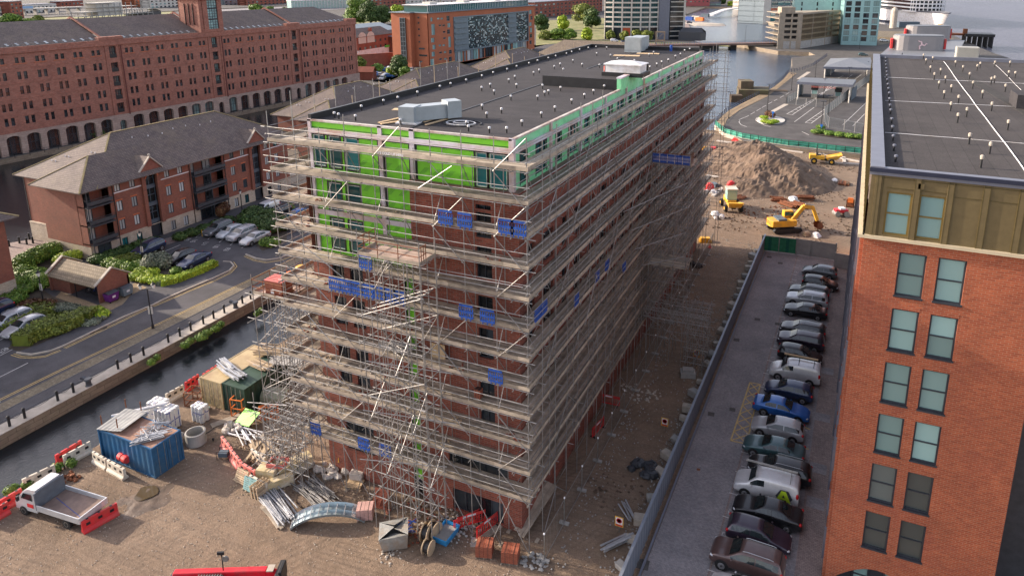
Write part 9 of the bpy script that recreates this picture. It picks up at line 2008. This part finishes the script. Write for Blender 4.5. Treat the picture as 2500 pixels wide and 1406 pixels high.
# far trees
TR=[((30,78),13,11,'leaf_mid','round green tree above the warehouse roof at top left'),((72,76),9,9,'leaf_mid','smaller green tree right of the round one at top left'),((95,62),8,7,'leaf_olive','low olive tree before the elevated road'),((130,22),8,9,'leaf_olive','olive tree before the brick terrace at top left'),((175,18),7,8,'leaf_olive','second olive tree before the brick terrace'),
((628,52),15,10,'leaf_mid','tall rounded tree behind the warehouse roof right of the tower'),((603,54),9,8,'leaf_mid','low bushy tree left of the tall rounded one'),((662,48),12,8,'leaf_mid','rounded tree right of the tall one behind the warehouse'),((697,44),10,7,'leaf_olive','small dark tree before the glass pavilion'),
((868,60),22,15,'leaf_mid','biggest leafy tree of the wood behind the warehouse end'),((905,62),20,14,'leaf_dark','dark tree in the middle of the wood behind the warehouse end'),((938,60),16,12,'leaf_dark','dark tree at the right of the wood behind the warehouse end'),((968,55),15,10,'leaf_lime','yellow green tree touching the glass front flats'),((890,45),18,13,'leaf_mid','mid green tree behind the biggest one'),
((975,190),9,5,'leaf_dark','dark conifer like tree in the small car park'),((990,195),5,3.5,'leaf_mid','green bush at the right of the dark tree'),((922,180),4,3.5,'leaf_mid','shrub between the parked cars behind the warehouse'),((878,180),7,4,'leaf_olive','yellowish tree beside the warehouse corner wall'),((955,186),3.5,2.6,'leaf_lime','round lime bush among the far parked cars'),
((1345,30),14,8,'leaf_dark','dark pine like tree before the brown warehouse row'),((1375,75),11,7,'leaf_lime','bright tree above the bushes left of the white tower'),((1360,98),7,7,'leaf_mid','broad bush under the bright tree'),((1390,98),7,7,'leaf_mid','second broad bush under the bright tree'),((1330,98),6,6,'leaf_olive','olive bush at the left of the bush row'),((1425,60),17,14,'leaf_olive','wide olive tree behind the lamp posts'),((1445,70),15,10,'leaf_dark','dark tree right of the wide olive one'),((1432,100),8,5,'leaf_lime','bright conical bush beside the blue grey box'),((1320,80),13,8,'leaf_dark','dark tree against the right edge of the glass front flats'),
((1490,98),6,4,'leaf_olive','first street tree before the white tower'),((1525,100),6,4,'leaf_olive','second street tree before the white tower'),((1555,102),7,5,'leaf_olive','third street tree before the white tower'),((1578,104),7,5,'leaf_olive','fourth street tree before the white tower'),((1625,80),12,7,'leaf_dark','dark tree at the foot of the grey tower wing'),
((1830,38),16,11,'leaf_mid','round tree by the red fin tower across the basin'),((1855,40),12,10,'leaf_dark','dark tree right of the round one across the basin'),((1757,12),16,12,'leaf_dark','dark tree at the top edge beyond the white bridge'),((1785,17),7,8,'leaf_lime','lime bush on the far quay beyond the white bridge')]
for i,(p,h,r,m_,lab) in enumerate(TR):
 d=hypot(*G(*p)); tree(lab,G(*p),h,r*.82,m_,seed=200+i,s=.35+d/1500,n=int(1400+h*150))
# drifting spoil litter on the site ground
rr=random.Random(77); mb=MB()
for i in range(3800):
 x=rr.uniform(-52,-14) if i<2600 else rr.uniform(-26,2); y=rr.uniform(18,36) if i<2600 else rr.uniform(100,160); s=rr.uniform(.015,.055) if i<2600 else rr.uniform(.04,.11)
 if i>=2600 and x>-2: continue
 mb.blob((x,y,.05),s,s*rr.uniform(.6,1),s*.7,5,3,.2)
mb.build('stones',M['stone'],label='small stones and clods strewn over the site dirt',cat='stones',kind='stuff')
rr=random.Random(78); mb=MB()
for i in range(1500): x=rr.choice((rr.uniform(-15,-13.8),rr.uniform(-11.2,-10.2),rr.uniform(-14.5,-10))); y=rr.uniform(34,98); s=rr.uniform(.02,.08); mb.blob((x,y,.06),s,s,s*.7,5,3,.2)
mb.build('stones',M['concrete'],label='grey stones strewn along the dirt lane',cat='stones',kind='stuff')
for i,(x,y,R0,s_,m_) in enumerate(((1790,545,5,.28,'spoil'),(1830,520,6,.2,'stone'),(1990,540,6,.3,'spoil'),(2030,480,5,.25,'concrete'),(1760,430,5,.3,'spoil'),(1960,600,5,.22,'spoil'),(2050,560,4,.25,'stone'),(1745,370,5,.3,'stone'),(2040,410,5,.25,'stone'),(1880,520,5,.3,'rust'),(1500,1200,2.5,.12,'spoil'),(1560,960,2,.14,'stone'),(640,1170,2.5,.1,'timber_pale'),(720,1240,2.2,.1,'spoil'),(590,1100,2,.09,'timber_pale'),(1060,1270,2.5,.11,'stone'),(860,1215,2.2,.09,'timber_pale'),(700,1075,2.5,.14,'sackcloth'))):
 lumps('rubble',ORD[i]+' loose patch of clods and debris on the site dirt','rubble',at(x,y),60,R0,s_*(.6 if i<10 else 1),m_ if i>9 or m_ in('rust','spoil') else 'spoil',.12,300+i,.6)
